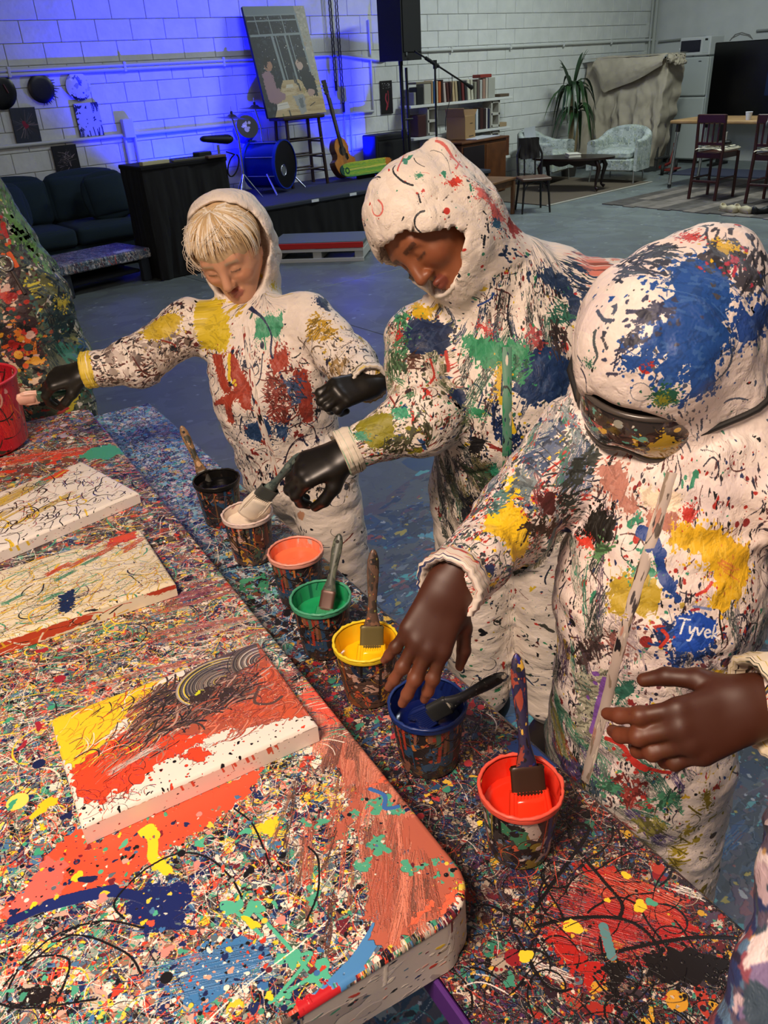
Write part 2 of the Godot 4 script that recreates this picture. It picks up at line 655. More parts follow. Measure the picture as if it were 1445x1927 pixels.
	wl.box(Vector3(-4.2, 2.4, -2.8), Vector3(0.2, 5.2, 13.6), 0.0)
	struct("wall_left", wl, hexm("cfd0cc", 0.8))
	var wf := Geo.new()
	wf.box(Vector3(5.15, 2.4, 4.1), Vector3(18.9, 5.2, 0.2), 0.0)
	struct("wall_front", wf, hexm("cfd0cc", 0.8))
	var cl := Geo.new()
	cl.box(Vector3(5.15, 5.1, -2.8), Vector3(18.9, 0.2, 14.2), 0.0)
	struct("ceiling", cl, hexm("b9bbb9", 0.85))

	# conduits and boxes on the block wall
	var cm := hexm("c9ccc8", 0.5)
	var c1 := Geo.new()
	for yy in [1.915, 1.875]:
		c1.tube([Vector3(2.4, yy, WALL_Z + 0.022), Vector3(7.2, yy, WALL_Z + 0.022), Vector3(7.6, yy - 0.05, WALL_Z + 0.022), Vector3(7.95, yy - 0.09, WALL_Z + 0.022), Vector3(8.3, yy, WALL_Z + 0.022), Vector3(SIDE_X - 0.02, yy, WALL_Z + 0.022)] if yy > 1.9 else [Vector3(2.4, yy, WALL_Z + 0.022), Vector3(6.2, yy, WALL_Z + 0.022)], 0.02, 8)
	for i in 9:
		c1.box(Vector3(3.0 + i * 1.25, 1.9 if i < 3 else 1.915, WALL_Z + 0.03), Vector3(0.03, 0.1 if i < 3 else 0.07, 0.03), 0.004)
	struct("trim_1", c1, cm, "painted conduit running along the wall above head height")
	var c2 := Geo.new()
	c2.tube([Vector3(2.4, 1.225, WALL_Z + 0.02), Vector3(5.75, 1.225, WALL_Z + 0.02)], 0.02, 8)
	c2.tube([Vector3(6.2, 1.22, WALL_Z + 0.02), Vector3(7.75, 1.22, WALL_Z + 0.02)], 0.016, 8)
	c2.tube([Vector3(7.75, 1.22, WALL_Z + 0.02), Vector3(7.75, 2.3, WALL_Z + 0.02)], 0.014, 8)
	for dx in [0.0, 0.12]:
		c2.tube([Vector3(4.1 + dx, 1.24, WALL_Z + 0.02), Vector3(4.1 + dx, 0.0, WALL_Z + 0.02)], 0.018, 8)
	for dx in [0.0, 0.1]:
		c2.tube([Vector3(7.24 + dx, 1.22, WALL_Z + 0.02), Vector3(7.24 + dx, 0.5, WALL_Z + 0.02)], 0.012, 8)
	c2.box(Vector3(4.15, 1.29, WALL_Z + 0.035), Vector3(0.13, 0.2, 0.07), 0.01)
	c2.box(Vector3(7.26, 1.29, WALL_Z + 0.035), Vector3(0.1, 0.17, 0.06), 0.01)
	struct("trim_2", c2, cm, "lower painted conduit with outlet boxes on the wall")
	var c3 := Geo.new()
	c3.tube([Vector3(14.2, 0.0, WALL_Z + 0.04), Vector3(14.2, 4.9, WALL_Z + 0.04)], 0.035, 10)
	c3.tube([Vector3(14.1, 1.6, WALL_Z + 0.03), Vector3(14.1, 4.9, WALL_Z + 0.03)], 0.02, 8)
	struct("trim_3", c3, hexm("b4b8b2", 0.5), "vertical pipe in the corner beside the fridge")
	var c4 := Geo.new()
	c4.tube([Vector3(SIDE_X - 0.025, 1.93, -7.7), Vector3(SIDE_X - 0.025, 1.95, -4.0)], 0.018, 8)
	c4.tube([Vector3(SIDE_X - 0.025, 1.88, -9.5), Vector3(SIDE_X - 0.025, 1.9, -8.6)], 0.018, 8)
	struct("trim_4", c4, hexm("8d908d", 0.5), "thin conduit along the side wall above the screen")

func paint_floor(P: Paint) -> void:
	# dense round the table (low x), thinning out to the right and away
	var c := cols(PAL_FLOOR)
	var dark := cols("4a5866 3c4a58 56687a 44607c 5c5a6c 6a6068 3f5f80 2f4a66")
	var S := 2048.0
	var fields := [[2600, 14, 60, dark], [6500, 3, 16, dark], [9000, 2, 13, c], [16000, 1, 6, c], [11000, 0.7, 2.4, cols("c8ccd0 d8dadc 24406e 6cc0c0 d04a40 101218 d8c050")]]
	for f in fields:
		for i in int(f[0]):
			var x := P.r.randf() * S
			var y := P.r.randf() * S
			var wx: float = -0.2 + 3.82 * x / S
			var wz: float = -3.3 + 4.5 * y / S
			var d := maxf((wx - 1.9) / 1.0, (-1.9 - wz) / 0.8)
			if P.r.randf() < d:
				continue
			var q := pow(P.r.randf(), 2.5)
			var rr := lerpf(f[1], f[2], q)
			var cc: Color = f[3][P.r.randi() % f[3].size()]
			if rr < 2.5:
				P.disc(x, y, rr, cc)
			else:
				P.blob(x, y, rr, cc, 0.6, P.r.randf_range(0.8, 2.0), P.r.randf_range(-0.3, 0.3))
	for i in 700:
		var x := P.r.randf() * S * 0.6
		var y := S * (0.3 + 0.7 * P.r.randf())
		P.squig(x, y, P.r.randf_range(20, 120), P.r.randf_range(1, 2.5), c[P.r.randi() % c.size()], 0.3)
	for q in [[1.62, -1.95, "5cd0cc"], [1.5, -1.42, "54bcc4"], [1.62, -1.2, "dccf66"], [2.3, -2.3, "e0d070"], [1.75, -0.35, "59b4e0"], [1.7, -0.1, "59b4e0"], [1.6, 0.05, "6fc4e4"], [1.85, -0.42, "e0d84a"], [1.95, -1.7, "7fd4cc"], [1.9, -2.15, "6ab8c8"]]:
		for k in 4:
			P.splat((q[0] + 0.2 + P.r.randf_range(-0.04, 0.04)) / 3.82 * S, (q[1] + 3.3 + P.r.randf_range(-0.04, 0.04)) / 4.5 * S, P.r.randf_range(3, 11), Color(q[2]), 8)
	for i in 160:
		P.smear(P.r.randf() * S * 0.62, S * (0.25 + 0.75 * P.r.randf()), P.r.randf_range(-0.4, 0.4), P.r.randf_range(40, 200), P.r.randf_range(4, 16), cols("3f86b8 2f6aa0 54a8b4 6a7890 7a6a78 35507a")[P.r.randi() % 6], 0.5)

# ---------- the painting tables ----------
func pl(a: Array) -> PackedVector2Array:
	var p := PackedVector2Array()
	for i in range(0, a.size(), 2):
		p.append(Vector2(a[i], a[i + 1]))
	return p

func pv(a: Array) -> Array:
	var p := []
	for i in range(0, a.size(), 2):
		p.append(Vector2(a[i], a[i + 1]))
	return p

func curve(a: Array, k := 8) -> Array:
	# a smooth line through points
	var p := pv(a)
	var out := []
	for i in p.size() - 1:
		var q0: Vector2 = p[maxi(i - 1, 0)]
		var q3: Vector2 = p[mini(i + 2, p.size() - 1)]
		for j in k:
			out.append((p[i] as Vector2).cubic_interpolate(p[i + 1], q0, q3, j / float(k)))
	out.append(p[p.size() - 1])
	return out

func splatter(P: Paint, rc: Rect2, dens: float, pal: Array, ground: Array, fine := 1.0, thrown := "15151a 1b2450 f4ece0 f4ece0 e8503a") -> void:
	# years of flung paint: ground blots, drops, thrown strings, specks
	var a := rc.size.x * rc.size.y / 1.0e6 * dens
	P.scatter(int(900 * a), rc, 8 * fine, 40 * fine, ground, 0.4)
	P.strings(int(900 * a), rc, 40 * fine, 260 * fine, 1.5 * fine, 4.5 * fine, pal, 0.22)
	P.scatter(int(3800 * a), rc, 2.0 * fine, 22 * fine, pal, 0.4)
	P.strings(int(1500 * a), rc, 30 * fine, 160 * fine, 1.0, 3.0 * fine, pal, 0.2)
	P.scatter(int(6500 * a), rc, 1.0, 6.0 * fine, pal, 0.3)
	P.strings(int(900 * a), rc, 30 * fine, 200 * fine, 1.0, 2.0, cols(thrown), 0.25)
	P.scatter(int(6000 * a), rc, 0.7, 2.2, pal)

func board_shape(len_: float, wid: float, th: float, rad: float, far_round: bool, uvw: Vector2) -> Geo:
	# table top: right edge along x = 0, reaching to -wid; near edge at z = 0, reaching to -len_; top at y = 0. The near right corner is rounded.
	var out := PackedVector2Array()
	for i in 9:
		var t := i / 8.0 * PI / 2
		out.append(Vector2(-rad + rad * cos(t), -rad + rad * sin(t)))
	out.append(Vector2(-wid, 0))
	out.append(Vector2(-wid, -len_))
	if far_round:
		for i in 7:
			var t := i / 6.0 * PI / 2
			out.append(Vector2(-0.03 + 0.03 * sin(t), -len_ + 0.03 - 0.03 * cos(t)))
	else:
		out.append(Vector2(0, -len_))
	var b := 0.008
	var g := Geo.new()
	var ins := Geometry2D.offset_polygon(out, -b, Geometry2D.JOIN_ROUND)[0]
	var id := Geometry2D.triangulate_polygon(ins)
	var u := func(q: Vector2) -> Vector2: return Vector2(-q.x / uvw.x, -q.y / uvw.y)
	for k in range(0, id.size(), 3):
		var P := []
		for e in 3:
			P.append(ins[id[k + e]])
		g.tri(Vector3(P[0].x, 0, P[0].y), Vector3(P[1].x, 0, P[1].y), Vector3(P[2].x, 0, P[2].y), Vector3.UP, Vector3.UP, Vector3.UP, u.call(P[0]), u.call(P[1]), u.call(P[2]))
	# rounded rim: three steps from the top to the side
	var m := out.size()
	for k in m:
		var a := out[k]
		var c := out[(k + 1) % m]
		var n2 := (c - a).orthogonal().normalized()
		if Geometry2D.is_point_in_polygon((a + c) / 2 + n2 * 0.004, out):
			n2 = -n2
		var n3 := Vector3(n2.x, 0, n2.y)
		for s in 3:
			var t0 := s / 3.0 * PI / 2
			var t1 := (s + 1) / 3.0 * PI / 2
			var q := []
			for t in [t0, t1]:
				for e in [a, c]:
					var ce: Vector2 = e - n2 * b
					q.append(Vector3(ce.x + n2.x * b * sin(t), -b + b * cos(t), ce.y + n2.y * b * sin(t)))
			var na := (n3 * sin(t0) + Vector3.UP * cos(t0)).normalized()
			var nb := (n3 * sin(t1) + Vector3.UP * cos(t1)).normalized()
			var ua: Vector2 = u.call(Vector2(q[0].x, q[0].z))
			var ub: Vector2 = u.call(Vector2(q[1].x, q[1].z))
			g.tri(q[0], q[1], q[3], na, na, nb, ua, ub, ub)
			g.tri(q[0], q[3], q[2], na, nb, nb, ua, ub, ua)
	return g

func apron_shape(len_: float, wid: float, th: float, rad: float, seed_: int) -> Geo:
	# the paper-wrapped side: a slightly wavy skirt from under the rim down to th
	var pts := PackedVector2Array()
	var k := 60
	for i in k:
		pts.append(Vector2(0, -len_ + (len_ - rad) * i / float(k - 1)))
	for i in range(1, 10):
		var t := i / 10.0 * PI / 2
		pts.append(Vector2(-rad + rad * cos(t), -rad + rad * sin(t)))
	for i in 30:
		pts.append(Vector2(-rad - (wid - rad) * i / 29.0, 0))
	var f := FastNoiseLite.new()
	f.seed = seed_
	f.frequency = 9.0
	var P := PackedVector3Array()
	for j in 6:
		for i in pts.size():
			var w := f.get_noise_2d(i * 0.03, j * 0.01) * 0.006 * j / 5.0
			var a := pts[maxi(i - 1, 0)]
			var c := pts[mini(i + 1, pts.size() - 1)]
			var n2 := -(c - a).orthogonal().normalized()
			if n2.dot(Vector2(1, 0.6)) < 0.0:
				n2 = -n2
			var q := pts[i] + n2 * (w - 0.001)
			P.append(Vector3(q.x, -0.006 - (th - 0.006) * j / 5.0, q.y))
	var g := Geo.new()
	g.surf(P, pts.size(), 6, false, false)
	return g

func build_tables() -> void:
	var pal := cols(PAL)
	var dark := cols(PAL_DARK)
	var yaw := -asin(0.149)
	# --- near board, 1850 px per metre: x = left of the right edge, y = away from the near edge
	var P := Paint.new(1408, 2048, Color("5c5650"), 21)
	var W := Rect2(0, 0, 1408, 2048)
	P.lift = 1
	splatter(P, W, 1.1, pal, cols("6d5a50 3c3436 8a7060 2e3440 a89a88 c8b8a4 455848 704038 2a2428 556a80"))
	# far half: strands swept sideways, salmon and cream
	P.strings(900, Rect2(0, 1000, 1408, 1048), 50, 260, 1.5, 4, cols("e8d8c4 e8d8c4 e8d8c4 ecc634 c86858 a8584c 7a4440 3f8f74 1b2450 15151a d8a090 5a6a74 4a9f82"), 0.12, 0.35, 0.3)
	for i in 22:
		P.smear(P.r.randf_range(-20, 420), P.r.randf_range(900, 1650), 0.25 + P.r.randf_range(-0.15, 0.15), P.r.randf_range(120, 380), P.r.randf_range(10, 36), cols("a85a50 b86858 90484a d07a66 c8b0a0")[P.r.randi() % 5], 0.6)
	for i in 20:
		P.squig(P.r.randf_range(100, 700), P.r.randf_range(1500, 1900), 240, 4, Color("f2d63c"), 0.3, 0.9 + P.r.randf_range(-0.5, 0.5))
	# left third: green and yellow
	P.scatter(160, Rect2(600, 700, 800, 1200), 6, 30, cols("3f9f7b f0c728 f0d860 2f7f60 a02838 1b2450"), 0.5)
	# red pool under the canvas
	P.rough(pl([842,691,749,741,737,659,537,664,275,654,330,591,514,541,582,543,644,519,715,512,834,530,917,548,980,590,860,640]), Color("ee5236"), 10, 1.0)
	P.rough(pl([842,691,800,640,830,560,917,548,975,585,880,640]), Color("f0665a"), 8, 1.0)
	P.scatter(160, Rect2(520, 500, 450, 220), 1.5, 8, cols("15151a 1b2450 f0c728 3f9f7b 7a1f2b"))
	P.rough(pl([643,479,611,435,573,441,571,378,604,349,599,298,700,364,708,454]), Color("1a2660"), 9, 2.0)
	P.line(curve([940,552,864,546,796,527,725,495,667,438,650,392]), 26, Color("1a2660"))
	P.line(curve([864,546,796,527,725,500]), 34, Color("1c2a68"))
	P.line(curve([596,630,601,581,614,539,605,509,596,479]), 26, Color("f4cf2c"))
	P.blob(598, 612, 26, Color("f4cf2c"), 0.3)
	P.rough(pl([357,479,304,479,323,438,342,425,372,476]), Color("f4cf2c"), 6, 1.5)
	# steel blue sweeps by the near edge
	P.rough(pl([581,239,516,217,472,161,549,136,625,132,685,137,655,181]), Color("3f78b0"), 12, 2.0)
	P.smear(570, 180, 0.35, 220, 90, Color("3f78b0"), 0.8)
	P.scatter(120, Rect2(470, 120, 230, 130), 1.5, 7, cols("f1e6d6 1b2450 e8a08a d9402a 15151a"))
	P.line(curve([440,3,371,17,305,37,234,77,192,98]), 36, Color("4a86c0"))
	for a in [[460,269,432,148,411,28], [397,55,514,54], [441,115,397,99,503,53], [500,300,470,200]]:
		P.line(curve(a), 9, Color("52b494"))
		P.blob(a[0], a[1], 22, Color("52b494"), 0.5)
	P.line(curve([700,70,560,110,420,130,330,150]), 4, Color("f4ece0"))
	# dragged peach and brown along the right edge
	P.rough(pl([-30,839,-40,771,-40,518,-40,310,-30,129,0,88,47,60,116,21,184,24,260,20,277,60,205,101,265,110,242,131,148,144,79,202,108,287,81,418,178,334,264,300,187,367,78,454,103,502,66,708,-8,742]), Color("b4604c"), 9, 1.0)
	for i in 90:
		var yy := P.r.randf_range(60, 800)
		P.smear(P.r.randf_range(-20, 90) + (110.0 if yy < 300 else 0.0), yy, 2.15 + P.r.randf_range(-0.2, 0.2), P.r.randf_range(60, 240), P.r.randf_range(10, 44), cols("c8705a b8604c a05848 8a5848 d88068 7a4c40 d4846c")[P.r.randi() % 7], 0.75, 0.12)
	for i in 14:
		P.smear(P.r.randf_range(120, 330), P.r.randf_range(120, 480), 2.2 + P.r.randf_range(-0.15, 0.15), P.r.randf_range(80, 220), P.r.randf_range(8, 28), cols("b8604c 8a5848 5a3c34")[P.r.randi() % 3], 0.6, 0.1)
	for a in [[68,432,36,426,-27,458,24,418], [182,43,103,62,107,48,177,35], [113,25,70,57,40,55,63,30,106,20]]:
		P.rough(pl(a), Color("e2684a"), 5, 1.0)
	P.rough(pl([-27,871,-57,805,-24,700,30,690,45,749,62,859]), Color("e65a44"), 9, 2.0)
	P.strings(70, Rect2(-20, 640, 120, 260), 30, 120, 1.5, 3, cols("f1e6d6 e8503a 4bab88 1b2450"), 0.2, 0.3, 0.4)
	P.rough(pl([463,29,373,10,399,-38,484,-16]), Color("c01f28"), 6, 1.0)
	for q in [[60, 350, 30], [20, 330, 26], [130, 250, 34], [200, 230, 30], [90, 150, 24], [50, 92, 18], [20, 130, 24], [110, 395, 20], [230, 400, 22], [330, 240, 26]]:
		for k in 3:
			P.blob(q[0] + P.r.randf_range(-26, 26), q[1] + P.r.randf_range(-26, 26), q[2] * P.r.randf_range(0.2, 0.6), Color("4fa486"), 0.7)
		P.scatter(20, Rect2(q[0] - 40, q[1] - 40, 80, 80), 1, 6, pal)
	P.line(curve([60,420,40,380,60,345,30,330]), 12, Color("3a6ab0"))
	# thin black loops flung across
	for a in [[720,411,727,467,646,512,561,513,504,466,474,382,471,313], [991,394,881,455,768,436,689,364], [939,415,832,437,741,331,724,262], [389,564,368,486,381,352], [371,175,316,225,275,305,279,349], [900,300,980,360,930,430,850,380,900,290], [1040,420,960,330,820,260]]:
		P.line(curve(a), 4.5, Color("121216"))
	P.rough(pl([920,300,894,307,901,347,942,370,960,340]), Color("1a1416"), 10, 2.0)
	P.scatter(700, Rect2(350, 0, 1000, 620), 2, 9, pal)
	P.scatter(60, Rect2(350, 0, 1000, 620), 6, 15, cols("4fae8c 15151a f4cf2c e88a80 3b6ea8 1b2450"))
	var nt := P.material(0.36, 0.22)
	# side of the board: pale paper with drips
	var A := Paint.new(1536, 128, Color("cfc4bc"), 33)
	A.scatter(120, Rect2(0, 0, 1536, 128), 4, 30, cols("c4b8b0 d8cec6 b8a8a4 a89c98"), 0.5)
	A.scatter(700, Rect2(0, 0, 1536, 128), 1, 5, pal)
	for i in 60:
		var x := A.r.randf() * 1536
		A.line([Vector2(x, -4), Vector2(x + A.r.randf_range(-4, 4), A.r.randf_range(15, 110))], A.r.randf_range(2, 6), pal[A.r.randi() % pal.size()])
	for i in 12:
		A.smear(A.r.randf() * 1536, A.r.randf_range(20, 110), A.r.randf_range(-0.4, 0.4), 90, 30, cols("7a6460 3a2c2c c02a30 8a5848 4a4048 b86858")[A.r.randi() % 6], 0.5)
	var at_ := A.material(0.5, 0.1)
	var org := Vector3(0.462, 0.8, -0.437)
	var t1 := thing("painting_table", "near painting table with a thick paint-crusted top, rounded corner and salmon smears", "table", org, yaw)
	part(t1, "tabletop", board_shape(1.095, 0.76, 0.1, 0.06, false, Vector2(1408.0 / 1850.0, 2048.0 / 1850.0)), nt)
	part(t1, "apron", apron_shape(1.095, 0.76, 0.098, 0.06, 3), at_, "pale paper-wrapped side with drips")
	var und := Geo.new()
	und.box(Vector3(-0.39, -0.055, -0.55), Vector3(0.73, 0.08, 1.05), 0.01)
	part(t1, "underframe", und, hexm("3a3432", 0.8))
	for q in [[-0.70, -0.09], [-0.70, -1.0], [-0.42, -0.12], [-0.42, -1.0]]:
		var lg := Geo.new()
		lg.box(Vector3(q[0], -0.445, q[1]), Vector3(0.05, 0.705, 0.05), 0.006)
		part(t1, "leg", lg, hexm("4a3c38", 0.8))
	# --- far board
	var Q := Paint.new(1024, 1024, Color("5a4c44"), 22)
	splatter(Q, Rect2(0, 0, 1024, 1024), 1.3, pal, cols("6d5a50 3c3436 8a7060 704038 b8a890 a04a30"), 0.6)
	Q.strings(700, Rect2(0, 0, 1024, 700), 30, 150, 1.2, 3, cols("f1e6d6 f1e6d6 f0c728 e8503a 3f9f7b 1b2450 15151a"), 0.15, 0.4, 0.5)
	Q.scatter(500, Rect2(150, 560, 800, 460), 3, 22, cols("d9402a e8503a b03428 8a4a38 6a4a3a a86a4a c88a6a 5a4438"), 0.5)
	Q.scatter(1500, Rect2(0, 640, 1024, 384), 1, 6, cols("6a4a3a c88a6a b03428 d9402a f1e6d6 3a2c28 8a6a58 4a5448"))
	Q.smear(260, 700, 0.3, 420, 60, Color("e04a2e"), 0.55)
	Q.rough(pl([-10, 560, 60, 540, 120, 600, 90, 640, 20, 650]), Color("49a884"), 8, 2.0)
	Q.scatter(300, Rect2(0, 780, 300, 244), 2, 12, cols("7a7a98 8a6a88 5a6a98 a88a98 c8b8c8 3a4a78"), 0.5)
	var t2 := thing("painting_table", "far painting table carrying the red bucket, its top crusted in red and cream strings", "table", org + Vector3(0.149, 0, -0.989) * 1.102, yaw)
	part(t2, "tabletop", board_shape(1.0, 0.76, 0.1, 0.004, true, Vector2(1.0, 1.02)), Q.material(0.4, 0.15))
	part(t2, "apron", apron_shape(1.0, 0.76, 0.098, 0.004, 5), at_, "pale paper-wrapped side")
	var und2 := Geo.new()
	und2.box(Vector3(-0.39, -0.055, -0.5), Vector3(0.73, 0.08, 0.95), 0.01)
	part(t2, "underframe", und2, hexm("3a3432", 0.8))
	for q in [[-0.70, -0.06], [-0.70, -0.94], [-0.42, -0.06], [-0.42, -0.94]]:
		var lg := Geo.new()
		lg.box(Vector3(q[0], -0.445, q[1]), Vector3(0.05, 0.705, 0.05), 0.006)
		part(t2, "leg", lg, hexm("4a3c38", 0.8))
	# --- low side table along the right, holding the pots
	var LW := 0.37
	var ppm := 1800.0
	var B := Paint.new(672, 2048, Color("3a2e30"), 23)
	B.lift = 1
	splatter(B, Rect2(0, 0, 672, 2048), 1.2, dark, cols("2a2026 3a2a30 20222c 4b2c2c 2c3a4a 6c2530"), 1.0, "15151a 1b2450 5a2030 b0a090 8a3028 121014")
	# local metres -> pixels: x = left of the right edge, y = along + 0.40
	var lp := func(a: Array) -> PackedVector2Array:
		var o := PackedVector2Array()
		for i in range(0, a.size(), 2):
			o.append(Vector2(a[i] * ppm, (a[i + 1] + 0.40) * ppm))
		return o
	B.scatter(500, Rect2(0, 0, 672, 820), 3, 24, cols("a89888 d09830 c89c30 a02c24 8a2028 5a6a78 c8bcac b03c30 3a3038 b83a2c 5a1c24 2a1a24 4a3a50"), 0.45)
	B.scatter(2600, Rect2(0, 0, 672, 900), 1, 6, cols("c8b8a8 d8a838 b83028 3f8a74 15151a 15151a 3b4a78 8a2028 5a3040 2a1c28"))
	for a in [[0.076,0.029,0.061,0.022,0.055,-0.048,0.060,-0.060,0.101,-0.035], [0.219,0.061,0.195,0.029,0.198,-0.036,0.223,-0.031,0.227,0.019], [0.112,0.096,0.077,0.072,0.088,0.045,0.110,0.061], [0.15, 0.05, 0.09, 0.03, 0.13, -0.02, 0.18, 0.0]]:
		B.rough(lp.call(a), Color("b3231f"), 12, 2.0)
	B.smear(0.13 * ppm, 0.40 * ppm, 0.9, 300, 170, Color("a81e22"), 0.5, 0.2)
	B.smear(0.08 * ppm, 0.42 * ppm, 1.1, 200, 90, Color("c8402a"), 0.6, 0.15)
	B.smear(0.25 * ppm, 0.41 * ppm, 1.0, 90, 26, Color("ded2cc"), 0.8)
	B.smear(0.02 * ppm, 0.385 * ppm, 1.0, 70, 22, Color("e8e0d8"), 0.8)
	B.scatter(900, Rect2(0, 100, 672, 820), 1, 5, cols("d8ccbc d8ac38 15151a 15151a 15151a b83028 3f8a74 8a2028"))
	for i in 95:
		B.squig(B.r.randf() * 672, B.r.randf_range(60, 1000), B.r.randf_range(120, 420), B.r.randf_range(1.5, 4.5), Color("121014"), 0.22)
	for a in [[0.143,-0.039,0.108,-0.055,0.052,-0.098,0.078,-0.117,0.129,-0.093,0.155,-0.061], [0.188,-0.019,0.160,-0.041,0.182,-0.043,0.213,-0.064,0.208,-0.095,0.217,-0.061]]:
		B.rough(lp.call(a), Color("141114"), 12, 2.5)
	for a in [[0.214,0.084,0.162,0.101,0.070,0.130,0.056,0.144,0.075,0.157,0.094,0.133,0.103,0.064,0.108,0.026,0.127,0.012], [0.226,0.066,0.177,0.047,0.129,0.014,0.113,-0.016,0.118,-0.049,0.129,-0.048], [0.181,-0.012,0.136,-0.029,0.071,-0.059,0.026,-0.091]]:
		var fl := []
		for q in lp.call(a):
			fl.append(q.x)
			fl.append(q.y)
		B.line(curve(fl), 9, Color("121014"), Color(1, 1, 1))
	for q in [[0.182, 0.238, 9], [0.091, 0.009, 16], [0.186, 0.038, 20], [0.262, 0.043, 17], [0.071, 0.052, 11], [0.12, 0.04, 7]]:
		B.blob(q[0] * ppm, (q[1] + 0.4) * ppm, q[2], Color("f2cf34"), 0.25)
	B.line([Vector2(0.153, 0.415) * ppm, Vector2(0.173, 0.382) * ppm], 24, Color("5a8a90"))
	B.blob(0.075 * ppm, 0.405 * ppm, 12, Color("4fa488"), 0.3)
	B.blob(0.24 * ppm, 0.29 * ppm, 24, Color("4fae8c"), 0.4)
	B.blob(0.30 * ppm, 0.43 * ppm, 14, Color("3f8a74"), 0.4)
	B.rough(pl([0, 1180, 160, 1150, 150, 1260, 60, 1330, 0, 1320]), Color("27407c"), 10, 2.0)
	B.scatter(900, Rect2(0, 1250, 672, 798), 2, 14, cols("8a2430 b03840 2a3a60 3f8a74 4a2c3c c87a6a d8b040 20202a 5a2a44 2a4a70"), 0.45)
	B.smear(560, 1750, 0.3, 260, 200, Color("6a3834"), 0.4, 0.2)
	B.strings(160, Rect2(0, 700, 672, 900), 40, 160, 1, 2.5, cols("121014 121014 ded2cc c84a38"), 0.2)
	var yaw2 := -asin(0.127)
	var t3 := thing("side_table", "long low side table along the right holding the row of paint pots", "table", Vector3(0.747, 0.7, -0.318), yaw2)
	var mk := func(z0: float, z1: float, um: float, v0: float, vm: float) -> Geo:
		var g := Geo.new()
		var rr := 0.012
		g.quad(Vector3(-rr, 0, -z0), Vector3(-LW, 0, -z0), Vector3(-LW, 0, -z1), Vector3(-rr, 0, -z1), Vector3.UP, Vector2(rr / um, (z0 - v0) / vm), Vector2(LW / um, (z1 - v0) / vm))
		g.quad(Vector3(-rr, 0, -z0), Vector3(0, -rr, -z0), Vector3(0, -rr, -z1), Vector3(-rr, 0, -z1), Vector3(1, 1, 0), Vector2(rr / um, (z0 - v0) / vm), Vector2(0, (z1 - v0) / vm))
		g.quad(Vector3(0, -rr, -z0), Vector3(0, -0.035, -z0), Vector3(0, -0.035, -z1), Vector3(0, -rr, -z1), Vector3(1, 0, 0), Vector2(0.02, (z0 - v0) / vm), Vector2(0.06, (z1 - v0) / vm))
		g.quad(Vector3(0, -0.035, -z0), Vector3(-LW, -0.035, -z0), Vector3(-LW, -0.035, -z1), Vector3(0, -0.035, -z1), Vector3.DOWN)
		for z in [z0, z1]:
			g.quad(Vector3(0, -0.012, -z), Vector3(-LW, -0.012, -z), Vector3(-LW, -0.035, -z), Vector3(0, -0.035, -z), Vector3(0, 0, 1.0 if z == z0 else -1.0))
		return g
	part(t3, "tabletop", mk.call(-0.40, 0.735, 672.0 / ppm, -0.40, 2048.0 / ppm), B.material(0.36, 0.22))
	var D := Paint.new(416, 1664, Color("34384a"), 24)
	splatter(D, Rect2(0, 0, 416, 1664), 1.6, cols("3b6ea8 4f86b4 6aa8c0 7ab4c4 c8ccd0 9a8a98 c08a90 1d2850 1a1c22 d8d4cc d0b048 8a4048 4a9484 8ab0b8 a8b8c0"), cols("3a4a60 46607c 3c6488 506078 5a6474 303440"), 0.6)
	D.scatter(1100, Rect2(0, 700, 416, 964), 2, 10, cols("6a9ac0 8ab8c8 c8d0d4 c0a0b0 7a90a8 4f80a8 5aa8b4"), 0.5)
	D.smear(120, 560, 1.4, 200, 90, Color("2f5fa4"), 0.6)
	D.smear(60, 620, 1.3, 120, 60, Color("3fa8b0"), 0.6)
	D.scatter(500, Rect2(0, 0, 416, 340), 2, 12, cols("2a2026 4a2c2c 20222c 8a5a40 3a4a4a 6c4030 15151a 1c1a20"), 0.45)
	D.rough(pl([60, 250, 130, 240, 150, 290, 90, 310]), Color("d9503c"), 6, 2.0)
	D.blob(20, 262, 14, Color("e8b840"), 0.4)
	D.scatter(40, Rect2(170, 230, 140, 110), 3, 13, cols("3a8a68 2f7a5a 4a9a78"), 0.6)
	part(t3, "tabletop", mk.call(0.737, 2.36, LW, 0.737, 1.63), D.material(0.4, 0.12))
	var pe := Geo.new()
	pe.box(Vector3(-LW - 0.004, -0.026, -0.98), Vector3(0.008, 0.05, 2.7), 0.003)
	part(t3, "edge_strip", pe, hexm("4a2070", 0.5), "purple painted edge strip")
	var ap := Geo.new()
	ap.box(Vector3(-LW * 0.5, -0.06, -0.98), Vector3(LW - 0.04, 0.05, 2.6), 0.005)
	part(t3, "underframe", ap, hexm("2c2626", 0.8))
	for z in [0.28, -0.98, -2.26]:
		for x in [-0.05, -0.32]:
			var lg := Geo.new()
			lg.box(Vector3(x, -0.392, z), Vector3(0.045, 0.615, 0.045), 0.005)
			part(t3, "leg", lg, hexm("3a3030", 0.8))
	build_canvases()

